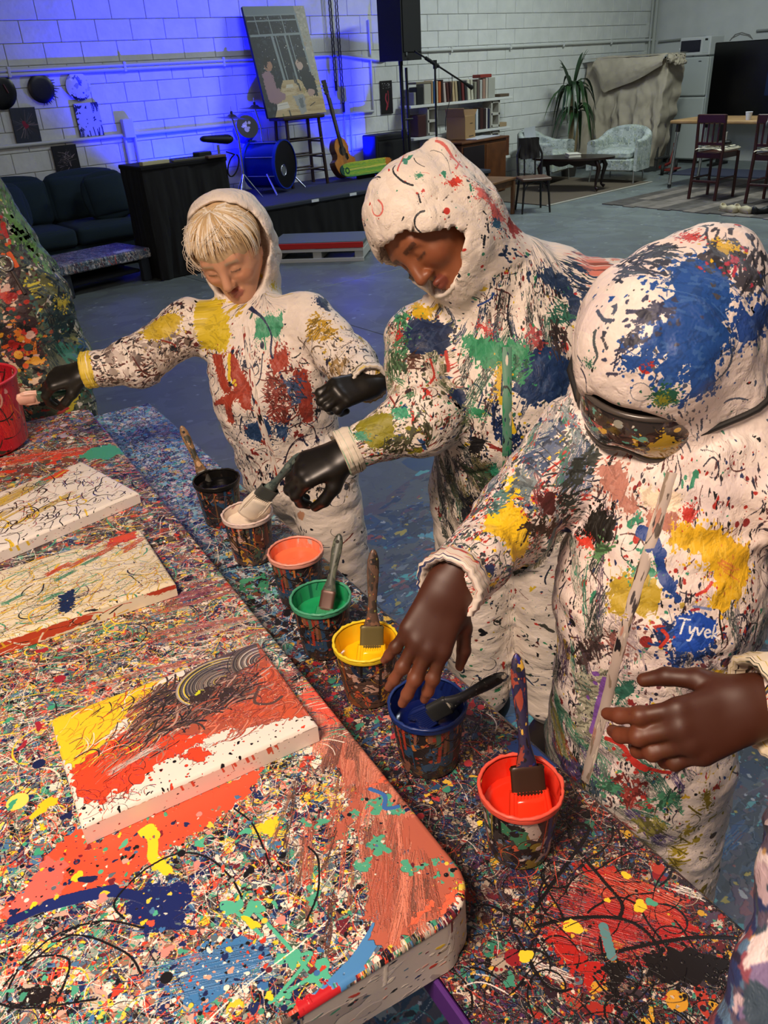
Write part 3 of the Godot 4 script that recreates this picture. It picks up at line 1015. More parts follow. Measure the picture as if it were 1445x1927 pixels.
func canvas_piece(label: String, at: Vector3, turn: float, w: float, l: float, th: float, P: Paint, side_im: Paint) -> void:
	# stretched canvas: face up, w along x, l along z, rounded edges
	var t := thing("canvas", label, "canvas", at, turn, "")
	var g := Geo.new()
	var b := 0.006
	var xs := [-w / 2, -w / 2 + b * 0.3, -w / 2 + b]
	for i in range(1, 24):
		xs.append(-w / 2 + b + (w - 2 * b) * i / 24.0)
	xs.append_array([w / 2 - b, w / 2 - b * 0.3, w / 2])
	var zs := [-l / 2, -l / 2 + b * 0.3, -l / 2 + b]
	for i in range(1, 18):
		zs.append(-l / 2 + b + (l - 2 * b) * i / 18.0)
	zs.append_array([l / 2 - b, l / 2 - b * 0.3, l / 2])
	var V := PackedVector3Array()
	for z in zs:
		for x in xs:
			var dx := maxf(0.0, absf(x) - (w / 2 - b))
			var dz := maxf(0.0, absf(z) - (l / 2 - b))
			var dd := minf(b, sqrt(dx * dx + dz * dz))
			V.append(Vector3(x, th - b + sqrt(b * b - dd * dd), z))
	g.surf(V, xs.size(), zs.size(), false, false)
	# uv by place rather than by row
	for k in g.v.size():
		g.uv[k] = Vector2(g.v[k].x / w + 0.5, g.v[k].z / l + 0.5)
	part(t, "face", g, P.material(0.22, 0.35), "painted face")
	var s := Geo.new()
	for q in [[Vector3(-w / 2, 0, l / 2), Vector3(w / 2, 0, l / 2), Vector3(0, 0, 1)], [Vector3(w / 2, 0, l / 2), Vector3(w / 2, 0, -l / 2), Vector3(1, 0, 0)], [Vector3(w / 2, 0, -l / 2), Vector3(-w / 2, 0, -l / 2), Vector3(0, 0, -1)], [Vector3(-w / 2, 0, -l / 2), Vector3(-w / 2, 0, l / 2), Vector3(-1, 0, 0)]]:
		var up := Vector3(0, th - b, 0)
		s.quad(q[0] + up, q[1] + up, q[1], q[0], q[2])
	part(t, "side", s, side_im.material(0.4, 0.15), "canvas wrapped over the stretcher side")

func build_canvases() -> void:
	# nearest: thick wet paint
	var P := Paint.new(1024, 704, Color("e9ddd2"), 41)
	P.scatter(260, Rect2(0, 420, 1024, 284), 1.5, 8, cols("121014 1c1a20 d9402a 3a3430"))
	# x runs right, y runs towards the near edge
	P.rough(pl([0, 0, 500, 0, 420, 120, 200, 260, 160, 420, 60, 430, 0, 300]), Color("e9c62e"), 14, 2.0)
	P.rough(pl([20, 380, 180, 300, 340, 250, 520, 300, 620, 380, 560, 470, 300, 520, 180, 560, 100, 640, 20, 560]), Color("e5492c"), 16, 2.0)
	P.rough(pl([120, 560, 330, 500, 560, 470, 760, 450, 740, 500, 500, 530, 330, 560, 200, 640]), Color("e2492d"), 14, 2.0)
	P.rough(pl([300, 180, 560, 60, 1020, 0, 1024, 560, 940, 600, 760, 560, 560, 480, 420, 380]), Color("a85440"), 14, 2.0)
	P.rough(pl([760, 260, 1024, 200, 1024, 640, 930, 600, 740, 480, 640, 420]), Color("c9593c"), 14, 2.0)
	P.rough(pl([380, 160, 700, 10, 980, 0, 900, 160, 700, 250, 520, 330]), Color("5a4c48"), 12, 2.0)
	# strands of half-mixed paint, following the sweep of a hand
	for i in 520:
		var t := P.r.randf()
		var x := lerpf(180, 860, t) + P.r.randf_range(-120, 120)
		var y := lerpf(420, 160, t) + P.r.randf_range(-90, 110)
		var c: Color = cols("7a6258 9a7a6c 4a3c3a b89484 302a2c c8b0a4 6a4a40 a85440 c86a50 8a5444 28282e")[P.r.randi() % 11]
		P.squig(x, y, P.r.randf_range(50, 200), P.r.randf_range(2, 6), c, 0.16, -0.45 + P.r.randf_range(-0.35, 0.35) + TAU)
	for i in 260:
		P.squig(P.r.randf_range(560, 1000), P.r.randf_range(300, 600), P.r.randf_range(40, 150), P.r.randf_range(2, 7), cols("d0664a c05a42 b85038 e07a5c a84a36 d8866c")[P.r.randi() % 6], 0.2, -0.4 + P.r.randf_range(-0.4, 0.4) + TAU)
	for i in 200:
		P.squig(P.r.randf_range(20, 480), P.r.randf_range(10, 420), P.r.randf_range(40, 160), P.r.randf_range(2, 5), cols("e9c62e e9c62e e5492c f0d860 f4e8d8 d87a30 8a5a3c 302a2c")[P.r.randi() % 8], 0.2, -0.5 + P.r.randf_range(-0.3, 0.3) + TAU)
	for i in 620:
		P.squig(P.r.randf_range(300, 830), P.r.randf_range(110, 400), P.r.randf_range(50, 170), P.r.randf_range(3, 8), cols("4a3c3a 302a2c 6a4a40 5a4640 7a6258 3a3230 8a6a5c a85440 28262a b89484")[P.r.randi() % 10], 0.14, -0.4 + P.r.randf_range(-0.3, 0.3) + TAU)
	# the big combed curl in the far right corner
	for k in 120:
		var rad := P.r.randf_range(30, 175)
		var c: Color = cols("3a3a40 55504e 7a726c a09488 26262c 8a7a70 c0b4a8 e9d040 4a4a52")[P.r.randi() % 9]
		var arc := []
		var a0 := P.r.randf_range(2.6, 3.1)
		var a1 := P.r.randf_range(4.4, 5.6)
		for j in 26:
			var a := lerpf(a0, a1, j / 25.0)
			arc.append(Vector2(760, 190) + Vector2(cos(a) * rad * 1.25, sin(a) * rad * 0.95))
		P.line(arc, P.r.randf_range(2, 7), c, P.hcol())
	for k in 80:
		var rad := P.r.randf_range(20, 150)
		var arc := []
		for j in 20:
			var a := lerpf(3.0, 4.9, j / 19.0)
			arc.append(Vector2(980, 150) + Vector2(cos(a) * rad * 1.1, sin(a) * rad))
		P.line(arc, P.r.randf_range(2, 6), cols("4a4648 7a726c a89c92 2a2a30 c8bcb0 6a5a54 e0d4c8")[P.r.randi() % 7], P.hcol())
	P.blob(640, 215, 20, Color("c8cc34"), 0.4)
	P.smear(250, 470, -0.2, 200, 30, Color("e8ddd2"), 0.8)
	P.rough(pl([440, 560, 520, 535, 560, 620, 500, 640]), Color("e2492d"), 9, 3.0)
	P.rough(pl([560, 520, 690, 520, 640, 570, 560, 560]), Color("e8ddd2"), 6, 1.0)
	P.line(curve([900, 330, 840, 420, 900, 470, 960, 455]), 16, Color("5a4440"))
	for a in [[560, 240, 640, 280, 720, 240, 690, 200], [700, 330, 780, 300, 810, 250, 740, 260]]:
		P.rough(pl(a), Color("3c302e"), 12, 2.0)
	for i in 60:
		P.squig(P.r.randf_range(30, 260), P.r.randf_range(520, 690), P.r.randf_range(30, 90), 2, cols("c8302a 15151a e5492c")[P.r.randi() % 3], 0.3)
	P.scatter(300, Rect2(560, 200, 460, 340), 0.8, 2.4, cols("f0e0d0 e8c8b0"))
	var S := Paint.new(512, 64, Color("ecdfd4"), 42, false)
	S.scatter(40, Rect2(0, 0, 512, 64), 1, 3, cols("c83a2a 8a2a24 15151a"))
	for i in 14:
		var x := S.r.randf_range(180, 512)
		S.line([Vector2(x, -3), Vector2(x + 3, S.r.randf_range(6, 34))], S.r.randf_range(2, 7), Color("d4563c"))
	canvas_piece("nearest canvas, smeared with thick wet orange, brown and grey paint and bare along its front", Vector3(0.3125, 0.801, -0.9425), -0.174, 0.352, 0.243, 0.036, P, S)
	# middle: cream with thrown yellow, green and red
	var Q := Paint.new(1024, 640, Color("e2d6b8"), 43)
	Q.scatter(500, Rect2(0, 0, 1024, 640), 4, 26, cols("e8dcc4 d8ccae ece2d0 e6d49a d8d0b8"), 0.5)
	Q.strings(420, Rect2(0, 0, 1024, 640), 40, 240, 1.5, 5, cols("e8c040 e8c040 e0b83c f0d060 3f9f7b 3f9f7b f6efe2 f6efe2 1b2028 e8d8a0"), 0.14, 2.9, 0.5)
	Q.strings(200, Rect2(0, 0, 1024, 640), 40, 160, 1, 2, cols("1b2028 3f9f7b f6efe2 c84a38"), 0.3)
	for i in 12:
		Q.squig(Q.r.randf_range(100, 900), Q.r.randf_range(80, 520), Q.r.randf_range(140, 320), Q.r.randf_range(7, 13), Color("e9c140"), 0.25, Q.r.randf_range(2.6, 3.4))
	for i in 9:
		Q.smear(Q.r.randf_range(560, 1000), Q.r.randf_range(20, 230), -0.45, Q.r.randf_range(60, 130), Q.r.randf_range(14, 40), Color("d9502e"), 0.7)
	Q.rough(pl([880, 10, 1000, 0, 990, 90, 930, 100, 860, 70]), Color("d9502e"), 10, 2.0)
	for q in [[420, 330], [640, 260], [760, 190], [300, 300], [560, 420]]:
		Q.smear(q[0], q[1], -0.4, 90, 24, Color("3a9a74"), 0.7)
	Q.rough(pl([590, 430, 650, 410, 640, 520, 600, 600, 570, 560]), Color("1f2f52"), 9, 3.0)
	Q.scatter(60, Rect2(120, 300, 200, 100), 3, 12, cols("ffffff f0f0f8 2a4a8a 5a8ac0"))
	Q.smear(230, 330, -0.4, 180, 40, Color("eef0f6"), 0.6)
	Q.smear(120, 560, -0.25, 300, 70, Color("e6bc2c"), 0.8)
	Q.scatter(800, Rect2(0, 0, 1024, 640), 0.8, 4, cols("15151a e8c040 f6efe2 3f9f7b d9502e"))
	var S2 := Paint.new(512, 64, Color("e6dcc4"), 44, false)
	S2.rough(pl([0, 0, 330, 0, 340, 40, 200, 64, 0, 64]), Color("c2452a"), 6, 1.0)
	S2.rough(pl([0, 10, 140, 5, 150, 50, 0, 64]), Color("e2b42c"), 6, 1.0)
	S2.strings(60, Rect2(0, 0, 400, 64), 20, 70, 2, 5, cols("e2b42c c2452a f0e6d4 2a1a1a"), 0.3)
	S2.rough(pl([440, -4, 512, -4, 512, 20, 470, 24]), Color("b8402a"), 4, 1.0)
	canvas_piece("middle canvas, cream with thrown yellow, green and orange paint and a crusted front edge", Vector3(0.268, 0.801, -1.482), -0.166, 0.49, 0.26, 0.033, Q, S2)
	# farthest: white with yellow bands and black strings
	var R_ := Paint.new(1024, 640, Color("efe7dc"), 45)
	for i in 10:
		R_.smear(R_.r.randf_range(0, 650), R_.r.randf_range(120, 480), -0.28, R_.r.randf_range(200, 420), R_.r.randf_range(14, 46), Color("ecc63a"), 0.6)
	R_.smear(300, 180, -0.3, 700, 60, Color("f0cc3c"), 0.75)
	R_.smear(200, 420, -0.3, 460, 40, Color("eac44a"), 0.6)
	for i in 10:
		R_.squig(R_.r.randf_range(300, 800), R_.r.randf_range(250, 600), 160, 9, Color("eec83c"), 0.3, 1.8)
	R_.smear(830, 40, 2.6, 260, 60, Color("3f9f7b"), 0.5)
	R_.rough(pl([760, 60, 900, 20, 930, 60, 850, 110]), Color("d95034"), 8, 2.0)
	R_.smear(860, 70, 2.7, 130, 12, Color("f0cc3c"), 0.9)
	R_.strings(190, Rect2(120, 20, 850, 600), 40, 170, 2, 5.5, cols("121216 121216 1c1c28"), 0.4, 2.5, 0.5)
	R_.strings(60, Rect2(500, 100, 520, 400), 30, 100, 1.5, 3, cols("c8403a e0705c"), 0.3)
	R_.scatter(400, Rect2(0, 0, 1024, 640), 0.8, 5, cols("15151a 15151a c8403a ecc63a 3f9f7b"))
	var S3 := Paint.new(512, 64, Color("ece4dc"), 46, false)
	S3.scatter(60, Rect2(0, 0, 512, 64), 1, 3, cols("15151a 3a3a40 c8403a"))
	for x in [180, 196, 220, 150]:
		S3.line([Vector2(x, 0), Vector2(x + 2, 20 + x % 30)], 5, Color("e6c030"))
	canvas_piece("farthest canvas, white with yellow bands and thin black strings, beside the red bucket", Vector3(0.345, 0.801, -1.867), 0.11, 0.50, 0.29, 0.03, R_, S3)

# ---------- paint pots, bucket, brushes ----------
func pot_outer(sd: int, base: String, spots: String) -> StandardMaterial3D:
	var P := Paint.new(512, 192, Color(base), sd)
	var c := cols(spots)
	P.scatter(130, Rect2(0, 0, 512, 192), 5, 34, c, 0.5)
	P.scatter(500, Rect2(0, 0, 512, 192), 1, 6, c)
	for i in 26:
		var x := P.r.randf() * 512
		P.line([Vector2(x, 196), Vector2(x + P.r.randf_range(-8, 8), P.r.randf_range(30, 150))], P.r.randf_range(3, 12), c[P.r.randi() % c.size()])
	P.strings(40, Rect2(0, 0, 512, 192), 30, 120, 1, 3, c, 0.3)
	return P.material(0.4, 0.2)

func pot(label: String, at: Vector3, rim: float, ht: float, level: float, paint: Color, lip: Color, streak: String, outer: StandardMaterial3D, sd: int) -> void:
	var t := thing("paint_pot", label, "paint pot", at, 0.3 * sd, "paint pots along the side table")
	var r0 := rim * 0.78
	var g := Geo.new()
	g.lathe([Vector2(0.001, 0.002), Vector2(r0 - 0.006, 0.0), Vector2(r0, 0.004), Vector2(lerpf(r0, rim, 0.5), ht * 0.5), Vector2(rim - 0.002, ht - 0.012)], 40)
	for k in g.v.size():
		g.uv[k] = Vector2(g.uv[k].x, g.v[k].y / ht)
	part(t, "tub", g, outer)
	# painted inside wall
	var I := Paint.new(256, 96, lip.lerp(paint, 0.6), 60 + sd, false)
	for i in 70:
		var x := I.r.randf() * 256
		I.line([Vector2(x, -2), Vector2(x + I.r.randf_range(-6, 6), I.r.randf_range(20, 110))], I.r.randf_range(2, 9), paint.lerp(lip, I.r.randf() * 0.7) if I.r.randf() < 0.8 else cols(streak)[I.r.randi() % 2])
	var g2 := Geo.new()
	var rl := lerpf(r0, rim, level / ht)
	g2.lathe([Vector2(rim - 0.003, ht - 0.002), Vector2(lerpf(rim, rl, 0.5) - 0.003, (ht + level) * 0.5), Vector2(rl - 0.003, level - 0.006)], 40)
	part(t, "lining", g2, I.material(0.35, 0.15))
	# crusted rim: lumpy ring
	var f := FastNoiseLite.new()
	f.seed = sd
	f.frequency = 1.0
	var pts := []
	var rr := []
	for i in 64:
		var a := TAU * i / 64
		var w := f.get_noise_2d(cos(a) * 2.2, sin(a) * 2.2)
		var w2 := f.get_noise_2d(cos(a) * 7.0, sin(a) * 7.0)
		pts.append(Vector3(cos(a) * (rim + w * 0.0015), ht + w2 * 0.0012, sin(a) * (rim + w * 0.0015)))
		rr.append(0.0026 + 0.0013 * w2 + 0.0008 * w)
	var g3 := Geo.new()
	g3.tube(pts, rr, 8, false, true)
	g3.lathe([Vector2(rim + 0.0012, ht - 0.001), Vector2(rim + 0.0018, ht - 0.009), Vector2(rim - 0.001, ht - 0.010)], 40)
	part(t, "rim", g3, mat(lip, 0.38))
	# paint surface, slightly domed and rippled, climbing the wall
	var P := PackedVector3Array()
	for j in 9:
		for i in 36:
			var a := TAU * i / 36
			var q := (rl - 0.002) * j / 8.0
			var y := level + 0.0016 * f.get_noise_2d(cos(a) * q * 60.0, sin(a) * q * 60.0) + (0.004 if j == 8 else 0.0)
			P.append(Vector3(cos(a) * q, y, sin(a) * q))
	var g4 := Geo.new()
	g4.surf(P, 36, 9, true, false)
	part(t, "paint", g4, mat(paint, 0.16))

func brush(label: String, tip: Vector3, end: Vector3, wide: Vector3, handle: StandardMaterial3D, bristle: Color, fer: StandardMaterial3D, bw := 0.034, wet := Color(0, 0, 0, 0), bl := 0.05) -> Node3D:
	# y runs from the bristle tip to the handle end, x is the wide axis
	var L := (end - tip).length()
	var y := (end - tip) / L
	var x := (wide - y * wide.dot(y)).normalized()
	var z := x.cross(y)
	var t := thing("paint_brush", label, "paint brush", tip, 0.0, "paint brushes")
	t.basis = Basis(x, y, z)
	var fl := bl + 0.036
	# bristles: flat bundle, spreading slightly, ragged at the tip
	var g := Geo.new()
	var k := 11
	for i in k:
		var u := (i / float(k - 1) - 0.5)
		var e := 0.004 * sin(i * 5.3) + 0.003
		for s in [-1.0, 1.0]:
			g.tube([Vector3(u * bw * 0.96, bl + 0.004, s * 0.003), Vector3(u * bw * 1.08, bl * 0.5, s * 0.0035), Vector3(u * bw * 0.98, 0.006 + e, s * 0.0022), Vector3(u * bw * 0.9, e, s * 0.0008)], [0.0042, 0.0046, 0.0036, 0.001], 6)
	part(t, "bristles", g, mat(bristle, 0.3))
	if wet.a > 0.0:
		var gl := Geo.new()
		var P := PackedVector3Array()
		var f := FastNoiseLite.new()
		f.frequency = 40.0
		for j in 12:
			for i in 16:
				var a := TAU * i / 16
				var q := j / 11.0
				var wdt := bw * 0.56 * (0.85 + 0.25 * sin(q * 3.0)) * (0.25 if j == 0 or j == 11 else 1.0)
				var p := Vector3(cos(a) * wdt, lerpf(-0.006, bl * 0.97, q), sin(a) * (0.010 if j > 0 and j < 11 else 0.002))
				P.append(p * (1.0 + 0.12 * f.get_noise_3d(p.x, p.y, p.z)))
		gl.surf(P, 16, 12, true, false)
		part(t, "paint_load", gl, mat(wet, 0.2), "wet paint on the bristles")
	var g2 := Geo.new()
	var R := []
	for q in [[0.0, 0.5, 0.0062], [0.1, 0.52, 0.0078], [0.16, 0.5, 0.0068], [0.85, 0.49, 0.0068], [0.92, 0.51, 0.0076], [1.0, 0.46, 0.0062]]:
		R.append(Vector3(q[1] * bw, bl - 0.002 + 0.040 * q[0], q[2]))
	var P2 := PackedVector3Array()
	for q in R:
		for i in 20:
			var a := TAU * i / 20
			var cx := signf(cos(a)) * pow(absf(cos(a)), 0.55)
			var sz := signf(sin(a)) * pow(absf(sin(a)), 0.55)
			P2.append(Vector3(cx * q.x, q.y, sz * q.z))
	g2.surf(P2, 20, R.size(), true, false)
	part(t, "ferrule", g2, fer)
	# handle: beaver-tail outline
	var g3 := Geo.new()
	var P3 := PackedVector3Array()
	var H := [[0.0, 0.44, 0.0062], [0.05, 0.40, 0.0070], [0.18, 0.26, 0.0072], [0.32, 0.22, 0.0070], [0.5, 0.27, 0.0064], [0.7, 0.32, 0.0056], [0.86, 0.30, 0.0048], [0.95, 0.20, 0.0042], [0.99, 0.10, 0.003], [1.0, 0.01, 0.001]]
	for q in H:
		for i in 18:
			var a := TAU * i / 18
			P3.append(Vector3(cos(a) * q[1] * 0.034, lerpf(fl, L, q[0]), sin(a) * q[2]))
	g3.surf(P3, 18, H.size(), true, false)
	part(t, "handle", g3, handle)
	# hanging hole: a small dark plug with a rim
	var g4 := Geo.new()
	var hy := lerpf(fl, L, 0.86)
	g4.tube([Vector3(0, hy, -0.0056), Vector3(0, hy, 0.0056)], 0.0036, 12)
	part(t, "hanging_hole", g4, hexm("15120f", 0.7))
	return t

func handle_paint(base: String, spots: String, sd: int) -> StandardMaterial3D:
	var P := Paint.new(128, 256, Color(base), sd, false)
	P.scatter(40, Rect2(0, 0, 128, 256), 3, 22, cols(spots), 0.5)
	P.scatter(140, Rect2(0, 0, 128, 256), 1, 5, cols(spots))
	return P.material(0.4, 0.1)

func build_pots() -> void:
	var y := 0.7
	var oa := pot_outer(51, "2a2426", "3a302c 6a4a30 c8783a 2a4a6a 1a1618 8a5a48 4a6a5a 121014 a83a2c")
	var ob := pot_outer(52, "5a4238", "3a302c 8a4a2c c8583a 24324a 1a1618 6a3a2a c8a090 4a5a4a 121014 d8a030")
	var oc := pot_outer(53, "3a3434", "c8b8b0 8a7a30 c8583a 2a4a8a 1a1618 6a3a2a d8c8c0 3a7a5a 121014 6a7a88")
	var rim := 0.0575
	pot("paint pot of glossy black paint with a pale handled brush in it", Vector3(0.79, y, -1.69), rim, 0.122, 0.098, Color("0a0a0c"), Color("15120f"), "2a2420 3a3028", oa, 1)
	pot("paint pot of off-white paint, pinkish inside, under the gloved hand", Vector3(0.752, y, -1.478), rim, 0.122, 0.098, Color("efe0cc"), Color("e6cfc6"), "b88a84 d0a8a0", ob, 2)
	pot("paint pot of coral orange paint without a brush", Vector3(0.738, y, -1.257), rim, 0.122, 0.095, Color("f47a52"), Color("e8a08e"), "d8c0b4 c8b0a8", oa, 3)
	pot("paint pot of green paint with a grey handled brush leaning in it", Vector3(0.676, y, -1.080), rim, 0.122, 0.085, Color("1f9a60"), Color("4aa07c"), "2f7f60 1f6a50", oa, 4)
	pot("paint pot of bright yellow paint with a brown handled brush", Vector3(0.656, y, -0.915), rim, 0.122, 0.080, Color("f2bd10"), Color("f0d030"), "c89a18 e0b020", ob, 5)
	pot("paint pot of dark blue paint below the reaching hand", Vector3(0.628, y, -0.724), rim * 1.06, 0.122, 0.078, Color("0a164e"), Color("173070"), "102058 081440", oa, 6)
	pot("paint pot of red orange paint, nearest of the row", Vector3(0.611, y, -0.513), rim, 0.122, 0.082, Color("e8301a"), Color("ea5a48"), "c02a1a d8402c", oc, 7)
	# brushes standing in the pots: tip, handle end
	var dark := hexm("241c18", 0.35)
	brush("pale wooden handled brush standing in the black paint pot", Vector3(0.790, 0.745, -1.72), Vector3(0.778, 0.935, -1.815), Vector3(1, 0, 0.6), handle_paint("8a6a48", "6a5038 c8a078 3a3a30 a88058", 71), Color("121012"), hexm("3a3a34", 0.4, 0.3), 0.03)
	brush("grey handled brush leaning in the green paint pot", Vector3(0.655, 0.752, -1.060), Vector3(0.758, 0.915, -1.115), Vector3(0.5, -0.2, 0.9), handle_paint("4a5048", "3a4038 5a6050 2a2e2a 6a7060", 72), Color("1f8a58"), hexm("5a4038", 0.4, 0.3), 0.03)
	brush("brown handled brush standing in the yellow paint pot", Vector3(0.640, 0.772, -0.885), Vector3(0.710, 0.975, -0.945), Vector3(0.85, 0.0, 0.5), handle_paint("5a4438", "3a3028 7a5a48 8a8a40 2a2420 a8603a", 73), Color("f2c416"), hexm("6a6038", 0.45, 0.3), 0.042, Color("f4c818"))
	brush("dark handled brush lying over the rim of the blue paint pot", Vector3(0.610, 0.777, -0.742), Vector3(0.718, 0.880, -0.640), Vector3(0.6, 0.0, 0.7), handle_paint("2a2c30", "1a1c20 4a4c4a 3a3a44 c8c0b0", 74), Color("14225a"), hexm("3a3c3c", 0.4, 0.4), 0.032, Color(0, 0, 0, 0), 0.035)
	brush("blue stained brush with a dark caked ferrule standing in the red paint pot", Vector3(0.600, 0.772, -0.480), Vector3(0.668, 0.985, -0.578), Vector3(0.8, 0.0, 0.6), handle_paint("2a2440", "1a1838 6a2a28 8a3a2c 28287a c8a040 1c1414", 75), Color("e8361c"), hexm("3a2418", 0.4, 0.2), 0.048, Color("ee3a1e"))
	# red bucket on the far table
	var t := thing("bucket", "wide red bucket streaked with orange and dark drips on the far painting table", "bucket", Vector3(0.425, 0.801, -2.43))
	var bp := Paint.new(768, 256, Color("c81e30"), 76)
	for i in 60:
		bp.smear(bp.r.randf() * 768, bp.r.randf() * 256, 1.57 + bp.r.randf_range(-0.4, 0.4), 120, 40, cols("d82438 c01a2a e03030 a81828 d8342c")[bp.r.randi() % 5], 0.6)
	bp.strings(60, Rect2(0, 0, 768, 256), 40, 200, 2, 5, cols("2a1a1c 3a2a24 f06a28 f06a28 2a4a3a e0a890"), 0.2, 1.4, 0.6)
	bp.scatter(120, Rect2(0, 0, 768, 256), 1, 9, cols("2a1a1c 2a3a30 e8a898 1a1416"))
	var bm := bp.material(0.28, 0.15)
	var rb := 0.128
	var rt := 0.143
	var ht := 0.205
	var g := Geo.new()
	g.lathe([Vector2(0.001, 0.001), Vector2(rb - 0.012, 0.0), Vector2(rb, 0.012), Vector2(rt, ht)], 56)
	for k in g.v.size():
		g.uv[k] = Vector2(g.uv[k].x * 1.0, g.v[k].y / ht)
	part(t, "wall", g, bm)
	var g2 := Geo.new()
	g2.lathe([Vector2(rt - 0.003, ht), Vector2(rb, 0.014), Vector2(0.001, 0.012)], 56)
	for k in g2.v.size():
		g2.uv[k] = Vector2(g2.uv[k].x * 1.0 + 0.37, g2.v[k].y / ht)
	part(t, "lining", g2, bm)
	var g3 := Geo.new()
	var pts := []
	for i in 56:
		pts.append(Vector3(cos(TAU * i / 56) * (rt + 0.001), ht, sin(TAU * i / 56) * (rt + 0.001)))
	g3.tube(pts, 0.0045, 8, false, true)
	part(t, "rim", g3, hexm("d83040", 0.3))

